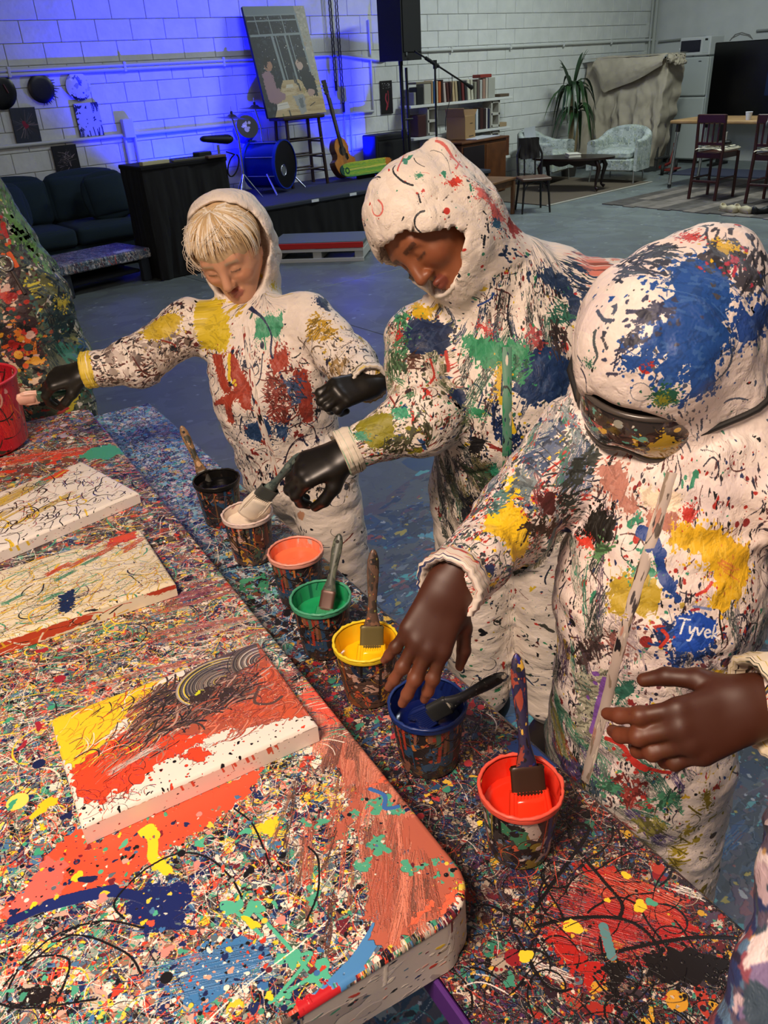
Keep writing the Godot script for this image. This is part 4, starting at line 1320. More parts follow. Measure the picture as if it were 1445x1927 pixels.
# ---------- bodies and clothes: smooth joined bones on a grid, meshed as surface nets ----------
class Field:
	var o: Vector3
	var c: float
	var nx: int
	var ny: int
	var nz: int
	var f := PackedFloat32Array()
	var dm := PackedFloat32Array()
	var who := PackedByteArray()
	var axes := {}
	func _init(lo: Vector3, hi: Vector3, cell: float) -> void:
		o = lo
		c = cell
		var s := (hi - lo) / cell
		nx = int(s.x) + 2
		ny = int(s.y) + 2
		nz = int(s.z) + 2
		f.resize(nx * ny * nz)
		f.fill(1.0)
		dm.resize(f.size())
		dm.fill(10.0)
		who.resize(f.size())
	func bone(a: Vector3, b: Vector3, ra: float, rb: float, k := 0.03, id := 0, ax := Vector3.ZERO, sc := 1.0, cut := false) -> void:
		# a tapered capsule; squeezed along ax when sc > 1
		axes[id] = (b - a).normalized()
		var rm := maxf(ra, rb) + k + 3.0 * c
		var lo := (a.min(b) - Vector3(rm, rm, rm) - o) / c
		var hi := (a.max(b) + Vector3(rm, rm, rm) - o) / c
		var ab := b - a
		var mid := (a + b) * 0.5
		if sc != 1.0:
			ab += ax * (ab.dot(ax) * (sc - 1.0))
		var a2 := a
		if sc != 1.0:
			a2 = mid - ab * 0.5
		var l2 := maxf(ab.length_squared(), 1e-8)
		for z in range(maxi(0, int(lo.z)), mini(nz - 1, int(hi.z) + 1) + 1):
			for y in range(maxi(0, int(lo.y)), mini(ny - 1, int(hi.y) + 1) + 1):
				var i := (z * ny + y) * nx + maxi(0, int(lo.x))
				for x in range(maxi(0, int(lo.x)), mini(nx - 1, int(hi.x) + 1) + 1):
					var p := o + Vector3(x, y, z) * c
					if sc != 1.0:
						p += ax * ((p - mid).dot(ax) * (sc - 1.0))
					p -= a2
					var t := clampf(p.dot(ab) / l2, 0.0, 1.0)
					var d := (p - ab * t).length() - (ra + (rb - ra) * t)
					var e := f[i]
					if cut:
						d = -d
						var h := maxf(k - absf(d - e), 0.0) / k
						f[i] = maxf(d, e) + h * h * k * 0.25
					else:
						if d < dm[i]:
							dm[i] = d
							who[i] = id
						var h := maxf(k - absf(d - e), 0.0) / k
						f[i] = minf(d, e) - h * h * k * 0.25
					i += 1
	func wrinkle(amp: float, freq: float, along: float, sd: int, only := []) -> void:
		# cloth folds: ridges that run round a limb, softer elsewhere
		var n := FastNoiseLite.new()
		n.seed = sd
		n.frequency = 1.0
		n.noise_type = FastNoiseLite.TYPE_SIMPLEX_SMOOTH
		n.fractal_type = FastNoiseLite.FRACTAL_RIDGED
		n.fractal_octaves = 2
		for z in nz:
			for y in ny:
				var i := (z * ny + y) * nx
				for x in nx:
					if absf(f[i]) < 0.035:
						var w := who[i]
						var p := o + Vector3(x, y, z) * c
						var ax: Vector3 = axes.get(w, Vector3.UP)
						var q := p * freq + ax * (p.dot(ax) * freq * along)
						f[i] += amp * n.get_noise_3dv(q)
					i += 1
	func at(p: Vector3) -> float:
		var q := (p - o) / c
		var x := clampi(int(q.x), 0, nx - 2)
		var y := clampi(int(q.y), 0, ny - 2)
		var z := clampi(int(q.z), 0, nz - 2)
		var fx := q.x - x
		var fy := q.y - y
		var fz := q.z - z
		var i := (z * ny + y) * nx + x
		var s := nx * ny
		var a := lerpf(lerpf(f[i], f[i + 1], fx), lerpf(f[i + nx], f[i + nx + 1], fx), fy)
		var b := lerpf(lerpf(f[i + s], f[i + s + 1], fx), lerpf(f[i + s + nx], f[i + s + nx + 1], fx), fy)
		return lerpf(a, b, fz)
	func grad(p: Vector3) -> Vector3:
		var e := c * 0.9
		return Vector3(at(p + Vector3(e, 0, 0)) - at(p - Vector3(e, 0, 0)), at(p + Vector3(0, e, 0)) - at(p - Vector3(0, e, 0)), at(p + Vector3(0, 0, e)) - at(p - Vector3(0, 0, e))).normalized()
	func hit(from: Vector3, dir: Vector3, far := 1.0) -> Vector3:
		# where a line from outside meets the surface
		var t := 0.0
		var st := c * 0.4
		while t < far:
			if at(from + dir * t) < 0.0:
				return from + dir * t
			t += st
		return from + dir * far
	func net(g: Geo, xf := Transform3D(), shade = null, uvof = null) -> void:
		var idx := PackedInt32Array()
		idx.resize(f.size())
		idx.fill(-1)
		var V := PackedVector3Array()
		var N := PackedVector3Array()
		var I := PackedByteArray()
		var s := nx * ny
		var lim := c * 1.8
		for z in nz - 1:
			for y in ny - 1:
				var i := (z * ny + y) * nx
				for x in nx - 1:
					var f0 := f[i]
					if f0 < lim and f0 > -lim:
						var m := 0
						var ps := Vector3.ZERO
						var k := 0
						var v := [f0, f[i + 1], f[i + nx], f[i + nx + 1], f[i + s], f[i + s + 1], f[i + s + nx], f[i + s + nx + 1]]
						for e in 8:
							if v[e] < 0.0:
								m |= 1 << e
						if m != 0 and m != 255:
							for e in [[0, 1], [2, 3], [4, 5], [6, 7], [0, 2], [1, 3], [4, 6], [5, 7], [0, 4], [1, 5], [2, 6], [3, 7]]:
								var a: float = v[e[0]]
								var b: float = v[e[1]]
								if (a < 0.0) != (b < 0.0):
									var t := a / (a - b)
									var pa := Vector3(e[0] & 1, (e[0] >> 1) & 1, e[0] >> 2)
									var pb := Vector3(e[1] & 1, (e[1] >> 1) & 1, e[1] >> 2)
									ps += pa.lerp(pb, t)
									k += 1
							var p := o + (Vector3(x, y, z) + ps / k) * c
							idx[i] = V.size()
							V.append(p)
							N.append(grad(p))
							I.append(who[i])
					i += 1
		var C := PackedColorArray()
		if shade != null:
			for k in V.size():
				C.append(shade.call(V[k], N[k]))
			g.colored = true
		var T := PackedVector3Array()
		var TN := PackedVector3Array()
		for k in V.size():
			T.append(xf * V[k])
			TN.append((xf.basis * N[k]).normalized())
		for z in range(1, nz - 1):
			for y in range(1, ny - 1):
				var i := (z * ny + y) * nx + 1
				for x in range(1, nx - 1):
					var f0 := f[i]
					if f0 < lim and f0 > -lim:
						for d in 3:
							var st := 1 if d == 0 else (nx if d == 1 else s)
							if (f0 < 0.0) != (f[i + st] < 0.0):
								var u := nx if d == 0 else (s if d == 1 else 1)
								var w := s if d == 0 else (1 if d == 1 else nx)
								var q := [idx[i - u - w], idx[i - w], idx[i], idx[i - u]]
								if q[0] < 0 or q[1] < 0 or q[2] < 0 or q[3] < 0:
									continue
								for tr in [[0, 1, 2], [0, 2, 3]]:
									var a: int = q[tr[0]]
									var b: int = q[tr[1]]
									var e: int = q[tr[2]]
									if f0 < 0.0:
										var sw := b
										b = e
										e = sw
									var us := [Vector2.ZERO, Vector2.ZERO, Vector2.ZERO]
									if uvof != null:
										var id := I[a] if (I[a] == I[b] or I[a] == I[e]) else I[b]
										us = [uvof.call(V[a], id), uvof.call(V[b], id), uvof.call(V[e], id)]
									g.v.append(T[a]); g.v.append(T[b]); g.v.append(T[e])
									g.n.append(TN[a]); g.n.append(TN[b]); g.n.append(TN[e])
									g.uv.append(us[0]); g.uv.append(us[1]); g.uv.append(us[2])
									if shade != null:
										g.col.append(C[a]); g.col.append(C[b]); g.col.append(C[e])
									elif g.colored:
										g.col.append(Color.WHITE); g.col.append(Color.WHITE); g.col.append(Color.WHITE)
					i += 1

func frame(z: Vector3, up: Vector3, at: Vector3) -> Transform3D:
	# z forward, y as near to up as can be
	z = z.normalized()
	var x := up.cross(z).normalized()
	return Transform3D(Basis(x, z.cross(x), z), at)

func add_head(g: Geo, xf: Transform3D, skin: Color, lip: Color, brow: Color, age: float, size := 1.0, cell := 0.0034) -> void:
	# local: z towards the face, y up, origin in the middle of the skull
	var F := Field.new(Vector3(-0.1, -0.19, -0.12), Vector3(0.1, 0.14, 0.14), cell)
	F.bone(Vector3(0, 0.032, -0.03), Vector3(0, 0.036, 0.018), 0.079, 0.072, 0.02)
	F.bone(Vector3(0, 0.0, 0.03), Vector3(0, -0.062, 0.044), 0.058, 0.040, 0.03)
	for s in [-1.0, 1.0]:
		F.bone(Vector3(s * 0.048, -0.035, 0.005), Vector3(s * 0.014, -0.096, 0.060), 0.026, 0.018, 0.03)
		F.bone(Vector3(s * 0.040, -0.022, 0.060), Vector3(s * 0.052, -0.012, 0.035), 0.022, 0.020, 0.03)
		F.bone(Vector3(s * 0.078, 0.012, -0.012), Vector3(s * 0.076, -0.022, -0.004), 0.016, 0.011, 0.008, 0, Vector3.RIGHT, 2.2)
	F.bone(Vector3(0, -0.098, 0.062), Vector3(0, -0.094, 0.066), 0.019, 0.019, 0.02)
	F.bone(Vector3(-0.036, 0.026, 0.074), Vector3(0.036, 0.026, 0.074), 0.014, 0.014, 0.02)
	for s in [-1.0, 1.0]:
		F.bone(Vector3(s * 0.028, 0.006, 0.101), Vector3(s * 0.038, 0.006, 0.096), 0.014, 0.013, 0.012, 0, Vector3.ZERO, 1.0, true)
		F.bone(Vector3(s * 0.031, 0.005, 0.074), Vector3(s * 0.033, 0.005, 0.073), 0.0145, 0.0145, 0.004)
		F.bone(Vector3(s * 0.020, -0.002, 0.0885), Vector3(s * 0.044, -0.001, 0.0825), 0.0022, 0.002, 0.003)
	F.bone(Vector3(0, 0.014, 0.088), Vector3(0, -0.030, 0.107), 0.0085, 0.0125, 0.014)
	for s in [-1.0, 1.0]:
		F.bone(Vector3(s * 0.011, -0.034, 0.096), Vector3(s * 0.010, -0.036, 0.092), 0.0085, 0.007, 0.008)
		F.bone(Vector3(s * 0.006, -0.044, 0.102), Vector3(s * 0.007, -0.040, 0.098), 0.0032, 0.003, 0.003, 0, Vector3.ZERO, 1.0, true)
		F.bone(Vector3(0, -0.060, 0.0925), Vector3(s * 0.021, -0.064, 0.080), 0.0065, 0.0035, 0.006)
		F.bone(Vector3(0, -0.071, 0.0905), Vector3(s * 0.019, -0.067, 0.080), 0.0068, 0.0035, 0.006)
		F.bone(Vector3(0, -0.0655, 0.0985), Vector3(s * 0.024, -0.0660, 0.083), 0.0016, 0.0014, 0.003, 0, Vector3.ZERO, 1.0, true)
		if age > 0.3:
			F.bone(Vector3(s * 0.018, -0.030, 0.0985), Vector3(s * 0.032, -0.066, 0.081), 0.0026, 0.0022, 0.006, 0, Vector3.ZERO, 1.0, true)
			F.bone(Vector3(s * 0.020, -0.014, 0.092), Vector3(s * 0.042, -0.012, 0.086), 0.0022, 0.002, 0.006, 0, Vector3.ZERO, 1.0, true)
	F.bone(Vector3(0, -0.04, -0.025), Vector3(0, -0.18, -0.045), 0.056, 0.056, 0.03)
	var dark := skin.darkened(0.25)
	var shade := func(p: Vector3, n: Vector3) -> Color:
		var c := skin
		var ax := absf(p.x)
		if p.z > 0.07 and ax < 0.024 - 0.6 * absf(p.y + 0.0655) and absf(p.y + 0.0655) < 0.0135:
			c = c.lerp(lip, 0.75)
		if p.z > 0.06 and absf(p.y - (0.027 - 0.10 * absf(ax - 0.03))) < 0.0042 and ax > 0.014 and ax < 0.05:
			c = c.lerp(brow, 0.75)
		if p.z > 0.07 and absf(p.y + 0.001) < 0.0028 and ax > 0.018 and ax < 0.045:
			c = c.lerp(Color(0.03, 0.02, 0.02), 0.7)
		if p.z > 0.05 and Vector2(ax - 0.045, p.y + 0.025).length() < 0.02:
			c = c.lerp(Color(c.r, c.g * 0.8, c.b * 0.75), 0.5)
		return c
	F.net(g, xf.scaled_local(Vector3.ONE * size), shade)

func add_hand(g: Geo, xf: Transform3D, right: bool, curl: Array, thumb: float, fat := 0.0, col := Color.WHITE, tipc := Color.WHITE, spread := 1.0, cell := 0.0028, size := 1.0, wrist := 0.028) -> void:
	# local: y towards the fingers, z the back of the hand; x towards the thumb of a right hand seen from the back is -x
	var sx := -1.0 if right else 1.0
	var F := Field.new(Vector3(-0.075, -0.10, -0.12), Vector3(0.075, 0.2, 0.05), cell)
	var base := [Vector3(0.030, 0.088, 0.002), Vector3(0.010, 0.094, 0.005), Vector3(-0.010, 0.090, 0.004), Vector3(-0.028, 0.080, 0.0)]
	var len_ := [[0.044, 0.026, 0.022], [0.049, 0.030, 0.023], [0.045, 0.027, 0.022], [0.035, 0.020, 0.019]]
	var rad := [0.0092, 0.0095, 0.0090, 0.0080]
	for k in 4:
		var b: Vector3 = base[k]
		b.x *= sx
		F.bone(Vector3(b.x * 0.62, 0.0, -0.004), b, 0.017 + fat, 0.0125 + fat, 0.014, 0, Vector3(0, 0, 1), 1.12)
		var side: float = (1.5 - k) * 0.075 * spread * sx
		var a := 0.0
		var p := b
		for j in 3:
			a += curl[k] * [0.75, 1.15, 0.7][j]
			var d := Vector3(sin(side) * cos(a * 0.5), cos(a) * cos(side), -sin(a)).normalized()
			var q: Vector3 = p + d * len_[k][j]
			var r0: float = rad[k] * [1.06, 0.98, 0.92][j] + fat
			var r1: float = rad[k] * [0.98, 0.92, 0.74][j] + fat
			F.bone(p, q, r0, r1, 0.005 if j > 0 else 0.008)
			if j == 1:
				F.bone(p, p + Vector3(0, 0, 0.001), r0 * 1.06, r0 * 1.04, 0.005)
			p = q
	F.bone(Vector3(0, -wrist, -0.004), Vector3(0, 0.012, -0.003), 0.0255 + fat, 0.026 + fat, 0.02, 0, Vector3(0, 0, 1), 1.25)
	# thumb from the side of the palm
	var t0 := Vector3(0.020 * sx, 0.018, -0.010)
	var t1 := t0 + Vector3(0.026 * sx, 0.030, -0.010 - 0.012 * thumb)
	var t2 := t1 + Vector3((0.018 - 0.016 * thumb) * sx, 0.030, -0.008 - 0.016 * thumb)
	var t3 := t2 + Vector3((0.010 - 0.022 * thumb) * sx, 0.024, -0.008 - 0.010 * thumb)
	F.bone(t0, t1, 0.017 + fat, 0.0125 + fat, 0.016)
	F.bone(t1, t2, 0.0115 + fat, 0.0100 + fat, 0.006)
	F.bone(t2, t3, 0.0100 + fat, 0.0078 + fat, 0.005)
	var tips := [t3]
	var shade := func(p: Vector3, n: Vector3) -> Color:
		return col.lerp(tipc, smoothstep(0.10, 0.16, p.y - p.z * 0.4) * 0.8 + (0.35 if n.z < -0.3 else 0.0))
	F.net(g, xf.scaled_local(Vector3.ONE * size), shade)

# a wrinkled paper-cloth relief shared by the coveralls
var crinkle_: Texture2D
func crinkle() -> Texture2D:
	if crinkle_ == null:
		var t := NoiseTexture2D.new()
		t.width = 1024
		t.height = 1024
		t.seamless = true
		var f := FastNoiseLite.new()
		f.noise_type = FastNoiseLite.TYPE_CELLULAR
		f.cellular_return_type = FastNoiseLite.RETURN_DISTANCE2_SUB
		f.frequency = 0.014
		f.fractal_type = FastNoiseLite.FRACTAL_FBM
		f.fractal_octaves = 3
		f.domain_warp_enabled = true
		f.domain_warp_amplitude = 40.0
		f.domain_warp_frequency = 0.01
		f.seed = 9
		t.noise = f
		crinkle_ = t
	return crinkle_

const ATLAS := 1.5
func chart_uv(charts: Array) :
	# charts: [origin, axis, front, radius, centre u, centre v, kind] in metres on the atlas; kind 0 wraps round an axis, 1 spreads from a pole
	return func(p: Vector3, id: int) -> Vector2:
		var c: Array = charts[mini(id, charts.size() - 1)]
		var r: Vector3 = p - c[0]
		if c[6] == 1:
			var d := r.normalized()
			var th := acos(clampf(d.dot(c[2]), -1.0, 1.0))
			var up: Vector3 = c[1]
			up = (up - c[2] * up.dot(c[2])).normalized()
			var sd: Vector3 = up.cross(c[2])
			var e := Vector2(d.dot(sd), -d.dot(up))
			if e.length() > 1e-5:
				e = e.normalized()
			return Vector2(c[4], c[5]) / ATLAS + e * th * c[3] / ATLAS
		var h := r.dot(c[1])
		var q: Vector3 = r - c[1] * h
		var s2: Vector3 = (c[1] as Vector3).cross(c[2])
		var an := atan2(q.dot(s2), q.dot(c[2]))
		return Vector2(c[4] + an * c[3], c[5] - h) / ATLAS

func cyl(o: Vector3, top: Vector3, front: Vector3, rad: float, u: float, v: float) -> Array:
	var ax := (top - o).normalized()
	var fr := (front - ax * front.dot(ax)).normalized()
	return [o, ax, fr, rad, u, v, 0]

func hood_rim(F: Field, H: Vector3, face: Vector3, up: Vector3, r: float, thick: float, squash := 1.0) -> Geo:
	var xa := up.cross(face).normalized()
	var ya := face.cross(xa)
	var pts := []
	var rad := []
	for i in 72:
		var a := TAU * i / 72
		var d := xa * cos(a) + ya * (sin(a) / squash)
		var q := F.hit(H + face * 0.24 + d * (r + 0.006), -face, 0.3)
		pts.append(q + d * 0.001 * sin(i * 2.1))
		rad.append(thick * (1.0 + 0.22 * sin(i * 2.9)))
	# even out the way along the face
	for it in 3:
		var sm := []
		for i in 72:
			sm.append((pts[i] * 2.0 + pts[(i + 1) % 72] + pts[(i + 71) % 72]) / 4.0)
		pts = sm
	var g := Geo.new()
	g.tube(pts, rad, 8, false, true)
	return g

func placket(F: Field, top: Vector3, bottom: Vector3, front: Vector3, side: Vector3, w: float) -> Geo:
	# the zip flap: a raised strip laid on the cloth
	var P := PackedVector3Array()
	var k := 40
	for j in k:
		var c := top.lerp(bottom, j / float(k - 1))
		for e in [-1.0, -0.75, 0.0, 0.75, 1.0]:
			var q := F.hit(c + side * (e * w) + front * 0.4, -front, 0.6)
			P.append(q + front * (0.0045 if absf(e) < 0.9 else -0.001) + front * 0.001 * sin(j * 1.7))
	for it in 2:
		var S := P.duplicate()
		for j in range(1, k - 1):
			for i in 5:
				S[j * 5 + i] = (P[j * 5 + i] * 2.0 + P[(j - 1) * 5 + i] + P[(j + 1) * 5 + i]) / 4.0
		P = S
	var g := Geo.new()
	g.surf(P, 5, k, false, false)
	return g

func cuff(at: Vector3, dir: Vector3, r: float) -> Geo:
	# gathered elastic at the sleeve end
	var b := Basis(Quaternion(Vector3.UP, dir.normalized()))
	var P := PackedVector3Array()
	var pr := [[0.0, -0.030], [0.004, -0.018], [0.0025, -0.006], [0.004, 0.002], [0.001, 0.006], [-0.006, 0.004], [-0.010, -0.01]]
	for q in pr:
		for i in 48:
			var a := TAU * i / 48
			var w := 1.0 + 0.035 * sin(i * 2.6) + 0.02 * sin(i * 0.9)
			P.append(at + b * Vector3(cos(a) * (r + q[0]) * w, q[1], sin(a) * (r + q[0]) * w))
	var g := Geo.new()
	g.surf(P, 48, pr.size(), true, false)
	return g

func suit_mat(P: Paint) -> StandardMaterial3D:
	var m := StandardMaterial3D.new()
	m.albedo_texture = itex(P.im)
	m.roughness = 0.55
	m.heightmap_enabled = true
	m.heightmap_texture = crinkle()
	m.heightmap_scale = 0.8
	return m

func cloth_scrap(sd: int, base: String, spots: String) -> StandardMaterial3D:
	var P := Paint.new(64, 256, Color(base), 300 + sd, false)
	P.scatter(60, Rect2(0, 0, 64, 256), 2, 9, cols(spots), 0.6)
	P.strings(14, Rect2(0, 0, 64, 256), 10, 50, 1, 3, cols(spots), 0.3)
	var m := mat(Color.WHITE, 0.55)
	m.albedo_texture = itex(P.im)
	return m

func skin_mat(rough := 0.45) -> StandardMaterial3D:
	var m := mat(Color.WHITE, rough)
	m.vertex_color_use_as_albedo = true
	m.subsurf_scatter_enabled = true
	m.subsurf_scatter_strength = 0.12
	return m

func lin(h: String) -> Color:
	return Color(h).srgb_to_linear()

func core_body(g: Geo, bones: Array, col: Color) -> void:
	# the body under the clothes, joined to head and hands
	var lo := Vector3(99, 99, 99)
	var hi := -lo
	for b in bones:
		for e in [b[0], b[1]]:
			lo = lo.min(e)
			hi = hi.max(e)
	var F := Field.new(lo - Vector3(0.2, 0.2, 0.2), hi + Vector3(0.2, 0.2, 0.2), 0.014)
	for b in bones:
		F.bone(b[0], b[1], b[2], b[3], 0.04)
	F.net(g, Transform3D(), func(p: Vector3, n: Vector3) -> Color: return col)

func V(x: float, y: float, z: float) -> Vector3:
	return Vector3(x, y, z)

func shoes(t: Node3D, feet: Array, dir: Vector3, m: Material) -> void:
	for p in feet:
		var g := Geo.new()
		var F := Field.new(p + V(-0.2, -0.02, -0.2), p + V(0.2, 0.2, 0.2), 0.01)
		F.bone(p + V(0, 0.05, 0) - dir * 0.07, p + V(0, 0.04, 0) + dir * 0.12, 0.047, 0.040, 0.03)
		F.bone(p + V(0, 0.05, 0) - dir * 0.05, p + V(0, 0.16, 0) - dir * 0.05, 0.052, 0.055, 0.03)
		F.net(g)
		part(t, "shoe", g, m)

func build_people() -> void:
	build_woman()
	build_man()
	build_youth()
	build_edge_people()

func build_woman() -> void:
	var t := thing("person", "older woman with white hair in a splattered coverall, reaching toward the red bucket", "person")
	var H := V(1.045, 1.312, -1.915)
	var face := V(-0.645, -0.425, 0.635).normalized()
	var hx := frame(face, V(-0.30, 1.0, 0.02), H)
	var rs := V(0.945, 1.115, -2.03)
	var re := V(0.785, 1.055, -2.03)
	var rw := V(0.668, 1.045, -2.105)
	var ls := V(1.165, 1.13, -1.77)
	var le := V(1.165, 1.05, -1.585)
	var lw := V(1.115, 1.045, -1.45)
	# suit
	var F := Field.new(V(0.55, 0.0, -2.25), V(1.4, 1.55, -1.3), 0.0078)
	F.bone(H + hx.basis * V(0, 0.010, -0.030), H + hx.basis * V(0, -0.05, -0.030), 0.116, 0.108, 0.04, 1)
	F.bone(H + hx.basis * V(0, 0.03, -0.06), H + hx.basis * V(0, -0.02, -0.07), 0.092, 0.09, 0.05, 1)
	F.bone(H + hx.basis * V(0, 0.015, -0.01), H + hx.basis * V(0, 0.01, 0.04), 0.103, 0.106, 0.01, 1, Vector3.ZERO, 1.0, true)
	F.bone(H + hx.basis * V(0, 0.10, 0.185), H + hx.basis * V(0, -0.06, 0.215), 0.155, 0.155, 0.012, 1, Vector3.ZERO, 1.0, true)
	F.bone(H + hx.basis * V(0, 0.03, 0.03), H + hx.basis * V(0, 0.03, 0.1), 0.108, 0.12, 0.012, 1, Vector3.ZERO, 1.0, true)
	F.bone(H + hx.basis * V(0, -0.08, 0.05), H + hx.basis * V(0, -0.10, 0.10), 0.05, 0.06, 0.02, 1, Vector3.ZERO, 1.0, true)
	F.bone(V(1.085, 1.045, -1.90), V(1.085, 0.93, -1.85), 0.140, 0.155, 0.05, 0, V(0.75, 0, 0.66), 0.92)
	F.bone(V(1.085, 0.95, -1.845), V(1.10, 0.70, -1.83), 0.157, 0.152, 0.06, 0)
	F.bone(rs + V(0.03, 0.0, 0.03), ls + V(-0.01, 0.0, -0.02), 0.066, 0.066, 0.05, 0)
	F.bone(V(1.10, 1.10, -1.93), V(1.105, 1.15, -1.945), 0.085, 0.072, 0.03, 0)
	F.bone(V(1.11, 1.13, -1.95), H + hx.basis * V(0, -0.120, -0.055), 0.080, 0.074, 0.025, 1)
	F.bone(rs, re, 0.075, 0.064, 0.04, 2)
	F.bone(re, rw - (rw - re).normalized() * 0.044, 0.066, 0.050, 0.03, 3)
	F.bone(ls, le, 0.074, 0.064, 0.04, 4)
	F.bone(le, lw - (lw - le).normalized() * 0.042, 0.064, 0.050, 0.03, 5)
	F.bone(V(1.11, 0.72, -1.87), V(1.11, 0.1, -1.90), 0.105, 0.075, 0.04, 6)
	F.bone(V(1.115, 0.72, -1.70), V(1.13, 0.1, -1.64), 0.105, 0.08, 0.03, 6)
	F.wrinkle(0.0065, 5.0, 1.0, 3)
	var charts := [
		cyl(V(1.08, 0.9, -1.83), V(1.09, 1.2, -1.85), V(-0.66, 0, 0.75), 0.17, 0.55, 0.50),
		[H, hx.basis.y, (face * 0.5 + V(0.1, 0.2, 0.75)).normalized(), 0.12, 0.3, 1.1, 1],
		cyl(re, rs, V(-0.3, 0.6, 0.7), 0.07, 0.8, 1.1), cyl(rw, re, V(-0.3, 0.6, 0.7), 0.06, 0.8, 1.35),
		cyl(le, ls, V(-0.2, 0.4, 0.8), 0.07, 1.28, 0.35), cyl(lw, le, V(-0.2, 0.5, 0.7), 0.06, 1.28, 0.6),
		cyl(V(1.1, 0.4, -1.77), V(1.09, 0.8, -1.77), V(-0.6, 0, 0.8), 0.12, 1.2, 1.15)]
	var P := suit_paint_woman()
	var sm := suit_mat(P)
	var g := Geo.new()
	F.net(g, Transform3D(), null, chart_uv(charts))
	part(t, "coverall", g, sm)
	part(t, "zip_flap", placket(F, V(1.03, 1.14, -1.85), V(1.05, 0.74, -1.80), V(-0.66, 0, 0.75), V(0.75, 0, 0.66), 0.010), cloth_scrap(6, "e2d6ca", "16203e 16161a 8a2c26 a43c28"), "raised zip flap")
	part(t, "cuff", cuff(rw, rw - re, 0.045), cloth_scrap(1, "d8bc3a", "e8dcd0 c8a028 16161a e8d060"), "yellow stained cuff")
	part(t, "cuff", cuff(lw, lw - le, 0.045), cloth_scrap(2, "e4dace", "d8bc3a 5a5a50 8a6a3a"))
	# body: head, core
	var b := Geo.new()
	b.colored = true
	add_head(b, hx, lin("d09a7a"), lin("a85a50"), lin("b09a80"), 0.9)
	core_body(b, [[H + hx.basis * V(0, -0.05, -0.03), V(1.10, 1.13, -1.94), 0.05, 0.055], [V(1.085, 1.05, -1.90), V(1.09, 0.75, -1.83), 0.085, 0.10], [rs + V(0.02, -0.01, 0.02), ls + V(-0.02, -0.01, -0.02), 0.04, 0.04], [rs, re, 0.04, 0.035], [re, rw - (rw - re).normalized() * 0.05, 0.035, 0.028], [ls, le, 0.04, 0.035], [le, lw - (lw - le).normalized() * 0.05, 0.035, 0.028], [V(1.08, 0.72, -1.87), V(1.10, 0.1, -1.90), 0.08, 0.05], [V(1.09, 0.72, -1.70), V(1.12, 0.1, -1.64), 0.08, 0.05]], lin("d09a7a"))
	part(t, "body", b, skin_mat())
	# gloves
	var gm := hexm("17140f", 0.4)
	var ga := Geo.new()
	var rd := V(-0.075, -0.02, -0.055)
	add_hand(ga, frame_hand(rw + V(-0.004, 0, -0.004), rd, V(-0.1, 0.9, 0.45)), true, [0.75, 0.8, 0.85, 0.9], 0.6, 0.0022, Color.WHITE, Color.WHITE, 0.5, 0.0032, 0.96, 0.07)
	ga.colored = false
	part(t, "glove", ga, gm)
	var gb := Geo.new()
	add_hand(gb, frame_hand(lw, V(-0.09, -0.005, -0.012), V(0.0, 0.75, 0.6)), false, [0.95, 1.05, 1.1, 1.15], 0.8, 0.0022, Color.WHITE, Color.WHITE, 0.4, 0.0032, 0.96, 0.06)
	gb.colored = false
	part(t, "glove", gb, gm)
	build_hair(t, hx)
	shoes(t, [V(1.08, 0, -1.90), V(1.10, 0, -1.64)], V(-0.9, 0, 0.3).normalized(), hexm("2a2a2c", 0.5))
	# brush with pale pink paint in her outstretched hand
	brush("green handled brush loaded with pale pink paint in the woman's outstretched gloved hand", V(0.505, 0.985, -2.20), V(0.66, 0.985, -2.135), V(0.2, 0.8, 0.5), handle_paint("2f5a4c", "3f6a5a 1f4a3c 4a7a6a 15201c", 78), Color("e8b8a4"), hexm("3f6a58", 0.4, 0.2), 0.034, Color("efb9a6"), 0.045)

func frame_hand(wrist: Vector3, fingers: Vector3, back: Vector3) -> Transform3D:
	var y := fingers.normalized()
	var z := (back - y * back.dot(y)).normalized()
	return Transform3D(Basis(y.cross(z), y, z), wrist)

